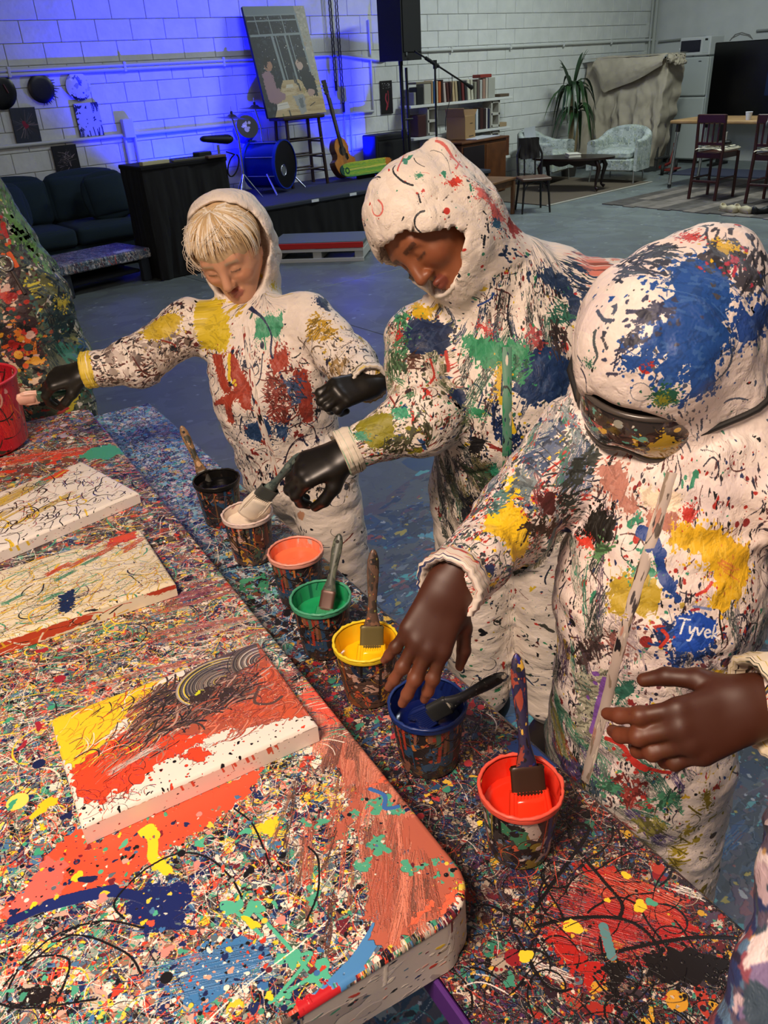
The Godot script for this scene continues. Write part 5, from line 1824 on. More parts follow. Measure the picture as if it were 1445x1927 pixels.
func build_hair(t: Node3D, hx: Transform3D) -> void:
	var r := RandomNumberGenerator.new()
	r.seed = 77
	# full cap of combed locks from the crown: fringe over the brow, strays at the side
	var tones := ["e9d9bd", "d8bf98", "f1e8da", "c9a878"]
	var gs := []
	for k in 4:
		gs.append(Geo.new())
	var crown := V(0.0, 0.108, -0.01)
	for i in 420:
		var a := r.randf_range(-2.5, 2.5)
		var front := absf(a) < 1.1
		var root := V(sin(a) * 0.012 + r.randf_range(-0.028, 0.028), 0.112, 0.0 + r.randf_range(-0.02, 0.03))
		var len_ := r.randf_range(0.85, 1.1) * (1.0 if front else 1.25)
		var lift := r.randf_range(0.0, 0.014)
		var pts := []
		var rad := []
		var sway := r.randf_range(-0.25, 0.25)
		for j in 9:
			var q := j / 8.0
			var th := q * len_ * (1.22 if front else 1.65)
			var az := a + sway * q
			# follow the skull as an ellipsoid
			var d := V(sin(az) * sin(th) * 0.088, cos(th) * 0.084 + 0.034, cos(az) * sin(th) * 0.104 + 0.002)
			if j == 0:
				d = root
			d *= 1.0 + lift * 3.0 * sin(q * PI) + 0.02 + 0.02 * q
			pts.append(hx * d)
			rad.append((0.0026 if q < 0.7 else 0.0018) * (1.0 - 0.75 * q * q))
		(gs[r.randi() % 4] as Geo).tube(pts, rad, 5, false)
	# fly-away strands at her right side and on top
	for i in 70:
		var a := r.randf_range(-2.4, -0.9) if i < 50 else r.randf_range(-1.5, 1.8)
		var pts := []
		for j in 9:
			var q := j / 8.0
			var th := 0.5 + q * (1.5 if i < 50 else 0.5)
			var out := 1.03 + 0.30 * q * r.randf_range(0.5, 1.0) * (0.8 + 0.5 * sin(q * 4.0 + i))
			pts.append(hx * (V(sin(a + 0.3 * sin(q * 5.0 + i)) * sin(th) * 0.09, cos(th) * 0.09 + 0.03, cos(a) * sin(th) * 0.1) * out))
		(gs[2] as Geo).tube(pts, 0.0006, 4, false)
	# an under-layer so that no scalp shows through
	var F := Field.new(V(-0.11, -0.06, -0.12), V(0.11, 0.14, 0.13), 0.004)
	F.bone(V(0, 0.036, -0.028), V(0, 0.040, 0.018), 0.083, 0.077, 0.02)
	F.bone(V(-0.1, -0.075, 0.12), V(0.1, -0.075, 0.12), 0.098, 0.098, 0.01, 0, Vector3.ZERO, 1.0, true)
	F.bone(V(-0.1, -0.1, 0.02), V(0.1, -0.1, 0.02), 0.09, 0.09, 0.01, 0, Vector3.ZERO, 1.0, true)
	var gc := Geo.new()
	F.net(gc, hx)
	var h0 := part(t, "hair", gc, hexm("cdb088", 0.6), "short white blonde hair with a fringe")
	for k in 4:
		part(h0, "hair_lock", gs[k], hexm(tones[k], 0.45))

func build_man() -> void:
	var t := thing("person", "man in a tight white hood bending over the pots with a loaded brush", "person")
	var H := V(1.128, 1.418, -1.228)
	var face := V(-0.79, -0.58, 0.20).normalized()
	var hx := frame(face, V(-0.60, 0.62, -0.50), H)
	var rs := V(1.135, 1.17, -1.285)
	var re := V(1.03, 1.06, -1.165)
	var rw := V(0.872, 1.01, -1.238)
	var ls := V(1.46, 1.22, -1.03)
	var le := V(1.53, 0.98, -0.98)
	var lw := V(1.50, 0.76, -1.02)
	var F := Field.new(V(0.75, 0.0, -1.55), V(1.75, 1.75, -0.75), 0.0078)
	F.bone(H + hx.basis * V(0, 0.015, 0.0), H + hx.basis * V(0, -0.03, 0.0), 0.115, 0.112, 0.03, 1)
	F.bone(H + hx.basis * V(0, 0.05, -0.02), H + V(0.03, 0.135, -0.005), 0.095, 0.030, 0.07, 1)
	F.bone(H + hx.basis * V(0, -0.02, -0.04), V(1.26, 1.31, -1.205), 0.108, 0.10, 0.05, 1)
	F.bone(H, H + face * 0.02, 0.100, 0.100, 0.008, 1, Vector3.ZERO, 1.0, true)
	F.bone(H + hx.basis * V(0, -0.030, 0.05), H + hx.basis * V(0, -0.030, 0.2), 0.068, 0.066, 0.012, 1, hx.basis.y, 1.22, true)
	F.bone(V(1.36, 1.20, -1.16), V(1.27, 1.06, -1.15), 0.155, 0.175, 0.06, 0)
	F.bone(V(1.27, 1.06, -1.15), V(1.30, 0.74, -1.18), 0.18, 0.165, 0.06, 0)
	F.bone(rs + V(0.04, 0, -0.02), ls, 0.085, 0.10, 0.06, 0)
	F.bone(V(1.36, 1.24, -1.18), V(1.24, 1.31, -1.20), 0.12, 0.098, 0.05, 0)
	F.bone(rs, re, 0.082, 0.076, 0.04, 2)
	F.bone(re, rw - (rw - re).normalized() * 0.044, 0.076, 0.050, 0.03, 3)
	F.bone(ls, le, 0.10, 0.08, 0.04, 4)
	F.bone(le, lw, 0.08, 0.055, 0.03, 5)
	F.bone(V(1.26, 0.78, -1.24), V(1.26, 0.16, -1.22), 0.115, 0.09, 0.04, 6)
	F.bone(V(1.38, 0.78, -1.12), V(1.38, 0.16, -1.06), 0.115, 0.09, 0.03, 6)
	F.wrinkle(0.007, 4.5, 1.0, 5)
	var charts := [
		cyl(V(1.29, 0.9, -1.16), V(1.30, 1.2, -1.16), V(-0.72, 0, 0.69), 0.19, 0.55, 0.45),
		[H, hx.basis.y, V(-0.45, 0.25, 0.85).normalized(), 0.125, 0.3, 1.1, 1],
		cyl(re, rs, V(-0.4, 0.5, 0.75), 0.08, 0.8, 1.1), cyl(rw, re, V(-0.4, 0.6, 0.7), 0.068, 0.8, 1.35),
		cyl(le, ls, V(-0.3, 0.3, 0.9), 0.09, 1.28, 0.35), cyl(lw, le, V(-0.3, 0.5, 0.8), 0.07, 1.28, 0.6),
		cyl(V(1.3, 0.4, -1.15), V(1.3, 0.8, -1.15), V(-0.7, 0, 0.7), 0.13, 1.2, 1.15)]
	var g := Geo.new()
	F.net(g, Transform3D(), null, chart_uv(charts))
	part(t, "coverall", g, suit_mat(suit_paint_man()))
	part(t, "hood_elastic", hood_rim(F, H + hx.basis * V(0, -0.030, 0.0), face, hx.basis.y, 0.068, 0.0048, 1.22), hexm("e6dccf", 0.55), "gathered elastic round the face")
	part(t, "zip_flap", placket(F, V(1.22, 1.20, -1.11), V(1.25, 0.78, -1.13), V(-0.72, 0, 0.69), V(0.69, 0, 0.72), 0.011), cloth_scrap(7, "5a8a74", "2f8a5e 14284e d8ccbc 16161a 2f8a5e"), "zip flap smeared with green")
	part(t, "cuff", cuff(rw, rw - re, 0.046), cloth_scrap(3, "ddd2c0", "3a9a74 c8baa8 4a4c34 16161a"))
	var b := Geo.new()
	b.colored = true
	add_head(b, hx, lin("8c5436"), lin("743830"), lin("2a1a14"), 0.2)
	core_body(b, [[H + hx.basis * V(0, -0.05, -0.03), V(1.34, 1.28, -1.18), 0.052, 0.06], [V(1.34, 1.26, -1.17), V(1.3, 0.8, -1.18), 0.11, 0.12], [rs, ls, 0.055, 0.055], [rs, re, 0.05, 0.042], [re, rw - (rw - re).normalized() * 0.05, 0.042, 0.03], [ls, le, 0.05, 0.042], [le, lw, 0.042, 0.03], [V(1.26, 0.78, -1.24), V(1.26, 0.1, -1.22), 0.085, 0.05], [V(1.38, 0.78, -1.12), V(1.38, 0.1, -1.06), 0.085, 0.05]], lin("9a5f3f"))
	add_hand(b, frame_hand(lw, V(-0.02, -0.1, 0.0), V(0.3, 0.1, 0.9)), false, [0.5, 0.5, 0.55, 0.6], 0.5, 0.0, lin("9a5f3f"), lin("9a5f3f"), 1.0, 0.004)
	part(t, "body", b, skin_mat())
	var ga := Geo.new()
	add_hand(ga, frame_hand(rw + V(0.004, 0, 0), V(-0.075, -0.032, -0.05), V(-0.1, 0.9, 0.45)), true, [0.8, 0.85, 0.9, 0.95], 0.7, 0.0025, Color.WHITE, Color.WHITE, 0.4, 0.0032, 1.06, 0.07)
	ga.colored = false
	part(t, "glove", ga, hexm("14110e", 0.38))
	shoes(t, [V(1.26, 0, -1.22), V(1.38, 0, -1.06)], V(-0.95, 0, 0.2).normalized(), hexm("2c2422", 0.6))
	brush("grey handled brush loaded with thick off-white paint held over the off-white pot", V(0.742, 0.826, -1.462), V(0.818, 1.003, -1.318), V(0.77, -0.1, 0.64), handle_paint("4a5a58", "3a4a4a 5a6a68 2a3434 6a7a74", 79), Color("f2e6d2"), hexm("4a4f4c", 0.4, 0.2), 0.044, Color("f4ead8"), 0.072)

func build_youth() -> void:
	var t := thing("person", "youth in paint-splashed goggles with bare brown hands and a blue smeared hood", "person")
	var H := V(0.982, 1.295, -0.598)
	var face := V(-0.90, -0.40, 0.17).normalized()
	var hx := frame(face, V(-0.38, 0.88, 0.16), H)
	var rs := V(0.945, 1.17, -0.71)
	var re := V(0.80, 1.085, -0.71)
	var rw := V(0.598, 1.102, -0.636)
	var ls := V(1.08, 1.17, -0.39)
	var le := V(0.90, 1.06, -0.19)
	var lw := V(0.738, 1.046, -0.276)
	var F := Field.new(V(0.45, 0.0, -0.95), V(1.3, 1.6, 0.0), 0.0075)
	F.bone(H + hx.basis * V(0, 0.050, -0.005), H + hx.basis * V(0, -0.02, -0.01), 0.122, 0.122, 0.03, 1)
	F.bone(H + hx.basis * V(0, 0.07, 0.01), H + hx.basis * V(0, 0.085, 0.035), 0.100, 0.088, 0.04, 1)
	F.bone(H + hx.basis * V(0, 0.06, -0.04), H + V(0.075, 0.115, 0.01), 0.10, 0.088, 0.06, 1)
	F.bone(H + hx.basis * V(0, -0.03, -0.05), V(1.05, 1.27, -0.57), 0.115, 0.11, 0.05, 1)
	F.bone(H, H + face * 0.02, 0.098, 0.098, 0.008, 1, Vector3.ZERO, 1.0, true)
	F.bone(H + hx.basis * V(0, -0.045, 0.075), H + hx.basis * V(0, -0.035, 0.2), 0.086, 0.096, 0.012, 1, Vector3.ZERO, 1.0, true)
	F.bone(V(1.02, 1.12, -0.565), V(0.98, 0.95, -0.555), 0.145, 0.152, 0.06, 0)
	F.bone(V(0.98, 0.95, -0.555), V(0.955, 0.60, -0.55), 0.153, 0.150, 0.06, 0)
	F.bone(rs + V(0.03, 0.0, 0.03), ls, 0.075, 0.075, 0.06, 0)
	F.bone(V(1.05, 1.16, -0.56), V(1.06, 1.25, -0.57), 0.12, 0.10, 0.05, 0)
	F.bone(rs, re, 0.074, 0.062, 0.04, 2)
	F.bone(re, rw - (rw - re).normalized() * 0.040, 0.060, 0.048, 0.03, 3)
	F.bone(ls, le, 0.08, 0.075, 0.04, 4)
	F.bone(le, lw - (lw - le).normalized() * 0.050, 0.076, 0.060, 0.03, 5)
	F.bone(V(0.955, 0.66, -0.61), V(0.97, 0.1, -0.63), 0.095, 0.08, 0.04, 6)
	F.bone(V(0.965, 0.66, -0.47), V(0.99, 0.1, -0.45), 0.095, 0.08, 0.03, 6)
	F.wrinkle(0.007, 5.0, 1.0, 8)
	var charts := [
		cyl(V(0.99, 0.9, -0.53), V(1.0, 1.2, -0.55), V(-0.78, 0, 0.62), 0.18, 0.55, 0.45),
		[H, hx.basis.y, V(-0.42, 0.72, 0.56).normalized(), 0.135, 0.33, 1.1, 1],
		cyl(re, rs, V(-0.4, 0.6, 0.65), 0.08, 0.85, 1.1), cyl(rw, re, V(-0.4, 0.7, 0.6), 0.07, 0.85, 1.35),
		cyl(le, ls, V(-0.3, 0.6, 0.7), 0.08, 1.28, 0.35), cyl(lw, le, V(-0.3, 0.7, 0.6), 0.07, 1.28, 0.6),
		cyl(V(0.99, 0.4, -0.5), V(0.98, 0.7, -0.5), V(-0.7, 0, 0.7), 0.13, 1.25, 1.15)]
	var g := Geo.new()
	F.net(g, Transform3D(), null, chart_uv(charts))
	part(t, "coverall", g, suit_mat(suit_paint_youth()))
	part(t, "zip_flap", placket(F, V(1.0, 1.20, -0.555), V(0.95, 0.66, -0.60), V(-0.93, 0, 0.37), V(0.37, 0, 0.93), 0.009), cloth_scrap(8, "b8aaa0", "8a7a6a 16161a b08070 d8ccbc 5a5048 3a3436"), "raised zip flap")
	part(t, "cuff", cuff(rw, rw - re, 0.044), cloth_scrap(4, "d8ccc0", "1c2c5a 8a8a80 c8b070 b03028"))
	part(t, "cuff", cuff(lw, lw - le, 0.056), cloth_scrap(5, "d4c8b0", "8a8428 1c2a20 c8a428 16161a"))
	var sk := lin("42200f")
	var b := Geo.new()
	b.colored = true
	add_head(b, hx, sk, lin("46201a"), lin("120a08"), 0.0, 0.97)
	core_body(b, [[H + hx.basis * V(0, -0.05, -0.03), V(1.04, 1.2, -0.57), 0.05, 0.055], [V(1.02, 1.18, -0.56), V(0.96, 0.7, -0.55), 0.10, 0.10], [rs, ls, 0.05, 0.05], [rs, re, 0.042, 0.036], [re, rw - (rw - re).normalized() * 0.025, 0.036, 0.024], [ls, le, 0.042, 0.036], [le, lw - (lw - le).normalized() * 0.025, 0.036, 0.024], [V(0.955, 0.66, -0.61), V(0.97, 0.1, -0.63), 0.07, 0.045], [V(0.965, 0.66, -0.47), V(0.99, 0.1, -0.45), 0.07, 0.045]], sk)
	# right hand over the blue pot, fingers hanging down; left hand half closed before the chest
	add_hand(b, frame_hand(rw + V(0.002, 0, 0), V(-0.085, -0.10, 0.005), V(-0.5, 0.4, 0.6)), true, [0.30, 0.26, 0.28, 0.34], 0.15, 0.0, sk, lin("7a4630"), 1.1, 0.0026, 0.93)
	add_hand(b, frame_hand(lw + V(0.002, 0, 0), V(-0.085, -0.028, -0.05), V(-0.15, 0.55, 0.75)), false, [0.42, 0.55, 0.62, 0.66], 0.35, 0.0008, sk, lin("6a3822"), 0.9, 0.0026)
	part(t, "body", b, skin_mat(0.52))
	build_goggles(t, hx, F)
	shoes(t, [V(0.965, 0, -0.63), V(0.985, 0, -0.45)], V(-0.95, 0, 0.2).normalized(), hexm("1c1a1a", 0.6))

func build_goggles(t: Node3D, hx: Transform3D, F: Field) -> void:
	# wide safety goggles: clear curved lens in a frame, splashed with paint, strap round the hood
	var P := Paint.new(512, 256, Color("2e2422"), 88, false)
	P.scatter(60, Rect2(0, 0, 512, 256), 6, 30, cols("3a2c28 241a18 4a3630 5a4a44"), 0.5)
	P.scatter(36, Rect2(60, 20, 300, 200), 5, 18, cols("5a9a8a 4a8a80 a8504a 8a8a80 6a5a50"), 0.6)
	P.rough(pl([330, 20, 430, 10, 440, 120, 390, 200, 340, 110]), Color("b0902a"), 12, 2.0)
	P.scatter(40, Rect2(300, 20, 180, 200), 3, 14, cols("5a8a90 b0902a c8a040 8a6a5a 3a3a38"), 0.6)
	P.blob(190, 150, 16, Color("d8a83a"), 0.4)
	P.scatter(120, Rect2(0, 0, 512, 256), 1, 5, cols("c8c0b4 8ab0a8 a8504a 1a1414 d8c8b0"))
	var lens := Geo.new()
	var nu := 28
	var nv := 10
	var V2 := PackedVector3Array()
	for j in nv:
		for i in nu:
			var u := i / float(nu - 1) * 2.0 - 1.0
			var v := j / float(nv - 1) * 2.0 - 1.0
			var a := u * 1.12
			var notch := 0.018 * exp(-u * u * 18.0) * (1.0 if v < 0 else 0.0)
			var hh := 0.042 * (1.0 - 0.22 * u * u)
			V2.append(hx * V(sin(a) * 0.098, -0.004 + v * hh + notch * (-v), 0.034 + cos(a) * 0.096 - 0.012 * v * v))
	lens.surf(V2, nu, nv)
	var lm := P.material(0.12, 0.1)
	lm.clearcoat_enabled = true
	lm.clearcoat = 1.0
	lm.clearcoat_roughness = 0.05
	var gg := part(t, "goggles", lens, lm, "paint-splashed safety goggles")
	var fr := Geo.new()
	var pts := []
	for i in nu:
		pts.append(V2[i])
	for j in range(1, nv):
		pts.append(V2[j * nu + nu - 1])
	for i in range(nu - 2, -1, -1):
		pts.append(V2[(nv - 1) * nu + i])
	for j in range(nv - 2, 0, -1):
		pts.append(V2[j * nu])
	fr.tube(pts, 0.0046, 8, false, true)
	var skirt := PackedVector3Array()
	for q in 2:
		for p in pts:
			var l: Vector3 = hx.affine_inverse() * p
			skirt.append(p if q == 0 else hx * V(l.x * 0.93, l.y * 0.95, l.z - 0.022))
	fr.surf(skirt, pts.size(), 2, true, false)
	part(gg, "goggle_frame", fr, hexm("4a4440", 0.25))
	for s in [-1.0, 1.0]:
		var st := Geo.new()
		var sp := []
		for j in 16:
			var q := j / 15.0
			var a := 1.18 + q * 1.85
			var d: Vector3 = (hx.basis * V(s * sin(a), 0.02 + 0.30 * q, cos(a))).normalized()
			sp.append(F.hit(hx.origin + d * 0.34, -d, 0.34) + d * 0.003)
		sp[0] = hx * V(s * sin(1.1) * 0.098, -0.004, 0.034 + cos(1.1) * 0.096)
		st.tube(sp, 0.006, 8, true, false, 0.8)
		part(gg, "strap", st, hexm("141212", 0.6))

func build_edge_people() -> void:
	# at the left edge: seen from hip to shoulder, leaning out of view
	var t := thing("person", "person at the left edge in a green and yellow caked coverall behind the red bucket", "person")
	var P := suit_paint_left()
	var F := Field.new(V(0.08, 0.0, -3.4), V(1.15, 1.75, -2.4), 0.0095)
	F.bone(V(0.680, 1.420, -2.990), V(0.750, 1.080, -2.900), 0.15, 0.168, 0.06, 0)
	F.bone(V(0.735, 1.080, -2.910), V(0.765, 0.860, -2.890), 0.172, 0.185, 0.06, 0)
	F.bone(V(0.470, 1.520, -3.120), V(0.690, 1.480, -3.000), 0.085, 0.085, 0.06, 0)
	F.bone(V(0.595, 1.470, -3.030), V(0.535, 1.600, -3.040), 0.10, 0.11, 0.05, 0)
	F.bone(V(0.755, 0.820, -2.970), V(0.775, 0.100, -3.000), 0.12, 0.09, 0.04, 1)
	F.bone(V(0.775, 0.820, -2.810), V(0.795, 0.100, -2.770), 0.12, 0.09, 0.03, 1)
	F.bone(V(0.455, 1.430, -3.100), V(0.355, 1.160, -3.000), 0.085, 0.07, 0.04, 0)
	F.bone(V(0.355, 1.160, -3.000), V(0.295, 1.020, -2.850), 0.07, 0.055, 0.04, 0)
	F.wrinkle(0.010, 5.0, 0.6, 12)
	var ch := [cyl(V(0.735, 0.800, -2.910), V(0.635, 1.360, -3.010), V(-0.1, 0, 1), 0.19, 0.55, 0.75), cyl(V(0.775, 0.100, -2.890), V(0.775, 0.800, -2.890), V(-0.1, 0, 1), 0.13, 0.6, 1.4)]
	var g := Geo.new()
	F.net(g, Transform3D(), null, chart_uv(ch))
	part(t, "coverall", g, suit_mat(P))
	var b := Geo.new()
	b.colored = true
	add_head(b, frame(V(-0.5, -0.4, 0.75), Vector3.UP, V(0.485, 1.690, -3.020)), lin("a87050"), lin("8a4a40"), lin("2a1a14"), 0.3, 1.0, 0.005)
	core_body(b, [[V(0.505, 1.600, -3.030), V(0.595, 1.450, -3.030), 0.055, 0.06], [V(0.605, 1.430, -3.030), V(0.755, 0.900, -2.900), 0.11, 0.12], [V(0.455, 1.430, -3.100), V(0.355, 1.160, -3.000), 0.045, 0.04], [V(0.355, 1.160, -3.000), V(0.295, 1.020, -2.850), 0.04, 0.03], [V(0.755, 0.820, -2.970), V(0.775, 0.100, -3.000), 0.08, 0.05], [V(0.775, 0.820, -2.810), V(0.795, 0.100, -2.770), 0.08, 0.05]], lin("a87050"))
	add_hand(b, frame_hand(V(0.295, 1.020, -2.850), V(-0.03, -0.1, 0.08), V(-0.5, 0.4, 0.6)), true, [0.4, 0.45, 0.5, 0.5], 0.3, 0.0, lin("a87050"), lin("a87050"), 1.0, 0.005)
	part(t, "body", b, skin_mat())
	# zip with its ring pull along the open front edge
	var z := Geo.new()
	var zr := []
	for i in 20:
		var a := TAU * i / 20
		zr.append(F.hit(V(0.713 + cos(a) * 0.021, 1.235 + sin(a) * 0.021, -2.2), V(0, 0, -1), 0.9) + V(0, 0, 0.006))
	z.tube(zr, 0.0035, 6, false, true)
	part(t, "zip_ring", z, hexm("b8b8b4", 0.3, 0.8), "metal zip ring")
	var zt := Geo.new()
	zt.tube([F.hit(V(0.722, 1.21, -2.2), V(0, 0, -1), 0.9) + V(0, 0, 0.006), F.hit(V(0.735, 1.14, -2.2), V(0, 0, -1), 0.9) + V(0, 0, 0.006)], 0.006, 6)
	part(t, "zip_pull", zt, hexm("3a2c26", 0.5))
	shoes(t, [V(0.775, 0.000, -3.000), V(0.795, 0.000, -2.770)], V(-0.6, 0, 0.8).normalized(), hexm("2a2a2c", 0.5))
	# by the photographer on the right: only a sleeve reaches into view
	var u := thing("person", "person cut off at the lower right corner, only a smeared sleeve showing", "person")
	var G := Field.new(V(0.25, 0.0, -0.35), V(1.2, 1.7, 0.75), 0.0095)
	var sh := V(0.655, 1.005, -0.115)
	var el := V(0.515, 0.835, -0.09)
	var wr := V(0.52, 0.86, 0.22)
	G.bone(sh, el, 0.085, 0.075, 0.03, 0)
	G.bone(el, wr, 0.072, 0.055, 0.03, 1)
	G.bone(V(0.74, 1.22, 0.30), V(0.76, 0.8, 0.34), 0.155, 0.165, 0.05, 2)
	G.bone(sh, V(0.88, 1.27, 0.42), 0.085, 0.085, 0.05, 3)
	G.bone(V(0.88, 1.25, 0.42), V(0.95, 0.98, 0.46), 0.08, 0.07, 0.04, 2)
	G.bone(V(0.95, 0.98, 0.46), V(0.82, 0.86, 0.58), 0.07, 0.055, 0.04, 2)
	G.bone(V(0.72, 0.8, 0.29), V(0.74, 0.1, 0.28), 0.12, 0.09, 0.04, 2)
	G.bone(V(0.80, 0.8, 0.42), V(0.82, 0.1, 0.44), 0.12, 0.09, 0.03, 2)
	G.wrinkle(0.008, 5.0, 1.0, 15)
	var ch2 := [cyl(el, sh, V(-0.4, 0.4, -0.3), 0.08, 0.6, 0.5), cyl(wr, el, V(-0.4, 0.4, -0.3), 0.07, 0.6, 0.9), cyl(V(0.74, 0.8, 0.2), V(0.7, 1.2, 0.15), V(-0.8, 0, -0.3), 0.16, 1.0, 0.9), cyl(sh, V(0.88, 1.27, 0.42), V(-0.6, 0.6, 0.0), 0.085, 0.4, 0.6)]
	var g2 := Geo.new()
	G.net(g2, Transform3D(), null, chart_uv(ch2))
	part(u, "coverall", g2, suit_mat(suit_paint_corner()))
	var b2 := Geo.new()
	b2.colored = true
	add_head(b2, frame(V(-0.6, -0.3, -0.2), Vector3.UP, V(0.74, 1.52, 0.31)), lin("9a6a4c"), lin("8a4a40"), lin("2a1a14"), 0.3, 1.0, 0.005)
	core_body(b2, [[V(0.745, 1.45, 0.31), V(0.745, 1.26, 0.31), 0.055, 0.06], [V(0.74, 1.22, 0.30), V(0.76, 0.85, 0.34), 0.11, 0.12], [sh, V(0.88, 1.27, 0.42), 0.05, 0.05], [sh, el, 0.045, 0.04], [el, wr, 0.04, 0.03], [V(0.88, 1.25, 0.42), V(0.95, 0.98, 0.46), 0.045, 0.04], [V(0.95, 0.98, 0.46), V(0.82, 0.86, 0.58), 0.04, 0.03], [V(0.72, 0.8, 0.29), V(0.74, 0.1, 0.28), 0.08, 0.05], [V(0.80, 0.8, 0.42), V(0.82, 0.1, 0.44), 0.08, 0.05]], lin("9a6a4c"))
	add_hand(b2, frame_hand(wr, V(0.02, -0.05, 0.1), V(-0.5, 0.6, 0.2)), false, [0.4, 0.45, 0.5, 0.5], 0.3, 0.0, lin("9a6a4c"), lin("9a6a4c"), 1.0, 0.005)
	add_hand(b2, frame_hand(V(0.82, 0.86, 0.58), V(-0.1, -0.05, 0.06), V(0, 0.6, 0.6)), true, [0.4, 0.45, 0.5, 0.5], 0.3, 0.0, lin("9a6a4c"), lin("9a6a4c"), 1.0, 0.005)
	part(u, "body", b2, skin_mat())
	shoes(u, [V(0.74, 0, 0.28), V(0.82, 0, 0.44)], V(-0.9, 0, -0.3).normalized(), hexm("2a2a2c", 0.5))

# ---------- the painted coveralls ----------
# each mark: kind (r ragged patch, s scuffed patch, l line), colour, edge or width, outline on the cloth
func apply_marks(P: Paint, marks: Array) -> void:
	for m in marks:
		var t: PackedStringArray = (m as String).split(" ")
		var c := Color(t[1])
		var amp := float(t[2])
		var a := []
		for k in range(3, t.size()):
			var q := t[k].split(",")
			a.append(float(q[0]))
			a.append(float(q[1]))
		if t[0] == "l":
			P.line(curve(a), amp, c)
			for k in 5:
				var j := P.r.randi() % (a.size() / 2)
				P.disc(a[j * 2] + P.r.randf_range(-amp, amp) * 2, a[j * 2 + 1] + P.r.randf_range(-amp, amp) * 2, amp * 0.35, c)
		elif t[0] == "r":
			P.rough(pl(a), c, amp, 2.0)
			scuff(P, pl(a), c.darkened(0.12), 0.35)
			scuff(P, pl(a), c.lightened(0.10), 0.25)
			grow_specks(P, pl(a), c, amp)
		else:
			scuff(P, pl(a), c, 1.5)
			scuff(P, pl(a), c.darkened(0.35), 0.4)
			grow_specks(P, pl(a), c, amp)

func grow_specks(P: Paint, p: PackedVector2Array, c: Color, amp: float) -> void:
	for i in p.size() * 5:
		var a := p[P.r.randi() % p.size()].lerp(p[P.r.randi() % p.size()], P.r.randf())
		var e := Vector2(P.r.randfn(0, amp * 3.0), P.r.randfn(0, amp * 3.0))
		P.blob(a.x + e.x, a.y + e.y, P.r.randf_range(1.0, amp * 0.5), c, 0.5)

func scuff(P: Paint, p: PackedVector2Array, c: Color, dens: float) -> void:
	var lo := p[0]
	var hi := p[0]
	for q in p:
		lo = lo.min(q)
		hi = hi.max(q)
	var n := int((hi.x - lo.x) * (hi.y - lo.y) / 130.0 * dens)
	var dir := P.r.randf() * PI
	for i in n:
		var q := Vector2(P.r.randf_range(lo.x, hi.x), P.r.randf_range(lo.y, hi.y))
		if not Geometry2D.is_point_in_polygon(q, p):
			continue
		if P.r.randf() < 0.6:
			var d := dir + P.r.randf_range(-0.5, 0.5)
			var e := Vector2(cos(d), sin(d)) * P.r.randf_range(5, 26)
			P.line([q - e, q + e], P.r.randf_range(1.5, 5), c)
		else:
			P.blob(q.x, q.y, P.r.randf_range(2, 9), c, 0.6)

func grime(P: Paint, rc: Rect2, amount: float, spots: Array, lines: Array) -> void:
	P.scatter(int(420 * amount), rc, 1, 5, spots)
	P.scatter(int(60 * amount), rc, 4, 16, spots, 0.7)
	P.strings(int(70 * amount), rc, 15, 110, 1.2, 3.5, lines, 0.45)
	for i in int(22 * amount):
		# broken creases where paint caught on folds
		var x := rc.position.x + P.r.randf() * rc.size.x
		var y := rc.position.y + P.r.randf() * rc.size.y
		for k in 12:
			P.blob(x + P.r.randfn(0, 14), y + P.r.randfn(0, 22), P.r.randf_range(1, 5), lines[P.r.randi() % lines.size()], 0.8, 0.6)

func suit_paint_woman() -> Paint:
	var P := Paint.new(2048, 2048, Color("e8dcd0"), 201, false)
	P.scatter(500, Rect2(0, 0, 2048, 2048), 20, 90, cols("e5d8cb ebe0d5 e3d7cc e9ddd3"), 0.5)
	var dk := cols("16203e 15151a 1c2438 7a2c26 15151a")
	grime(P, Rect2(380, 150, 900, 250), 0.5, cols("c8a82c 16203e 8a2c26 d8b82c 3f6a5a"), dk)
	grime(P, Rect2(380, 420, 900, 560), 2.4, cols("15151a 16203e 16203e 8a2c26 a43c28 2a2a34"), dk)
	# long thin brown strings over the chest
	P.strings(26, Rect2(420, 500, 700, 350), 120, 320, 2, 4, cols("6a2a24 2a2030 16203e"), 0.12, 0.1, 0.4)
	grime(P, Rect2(900, 1250, 360, 600), 2.6, cols("5a4a44 6a2a24 3a3436 16161a c8b89a 7a6a60"), cols("5a2a24 3a2c2c 16161a 6a3a30"))
	P.scatter(160, Rect2(950, 1350, 260, 400), 4, 22, cols("8a7a70 a89a90 c8bab0 6a5c58"), 0.6)
	grime(P, Rect2(1560, 300, 400, 900), 2.2, cols("c8a83a 4a4a50 16203e 8a6a3a b0a090"), cols("4a4448 6a5a4a 16161a"))
	grime(P, Rect2(1250, 1300, 780, 700), 0.7, cols("15151a 16203e 8a2c26"), dk)
	apply_marks(P, MARKS_WOMAN)
	return P

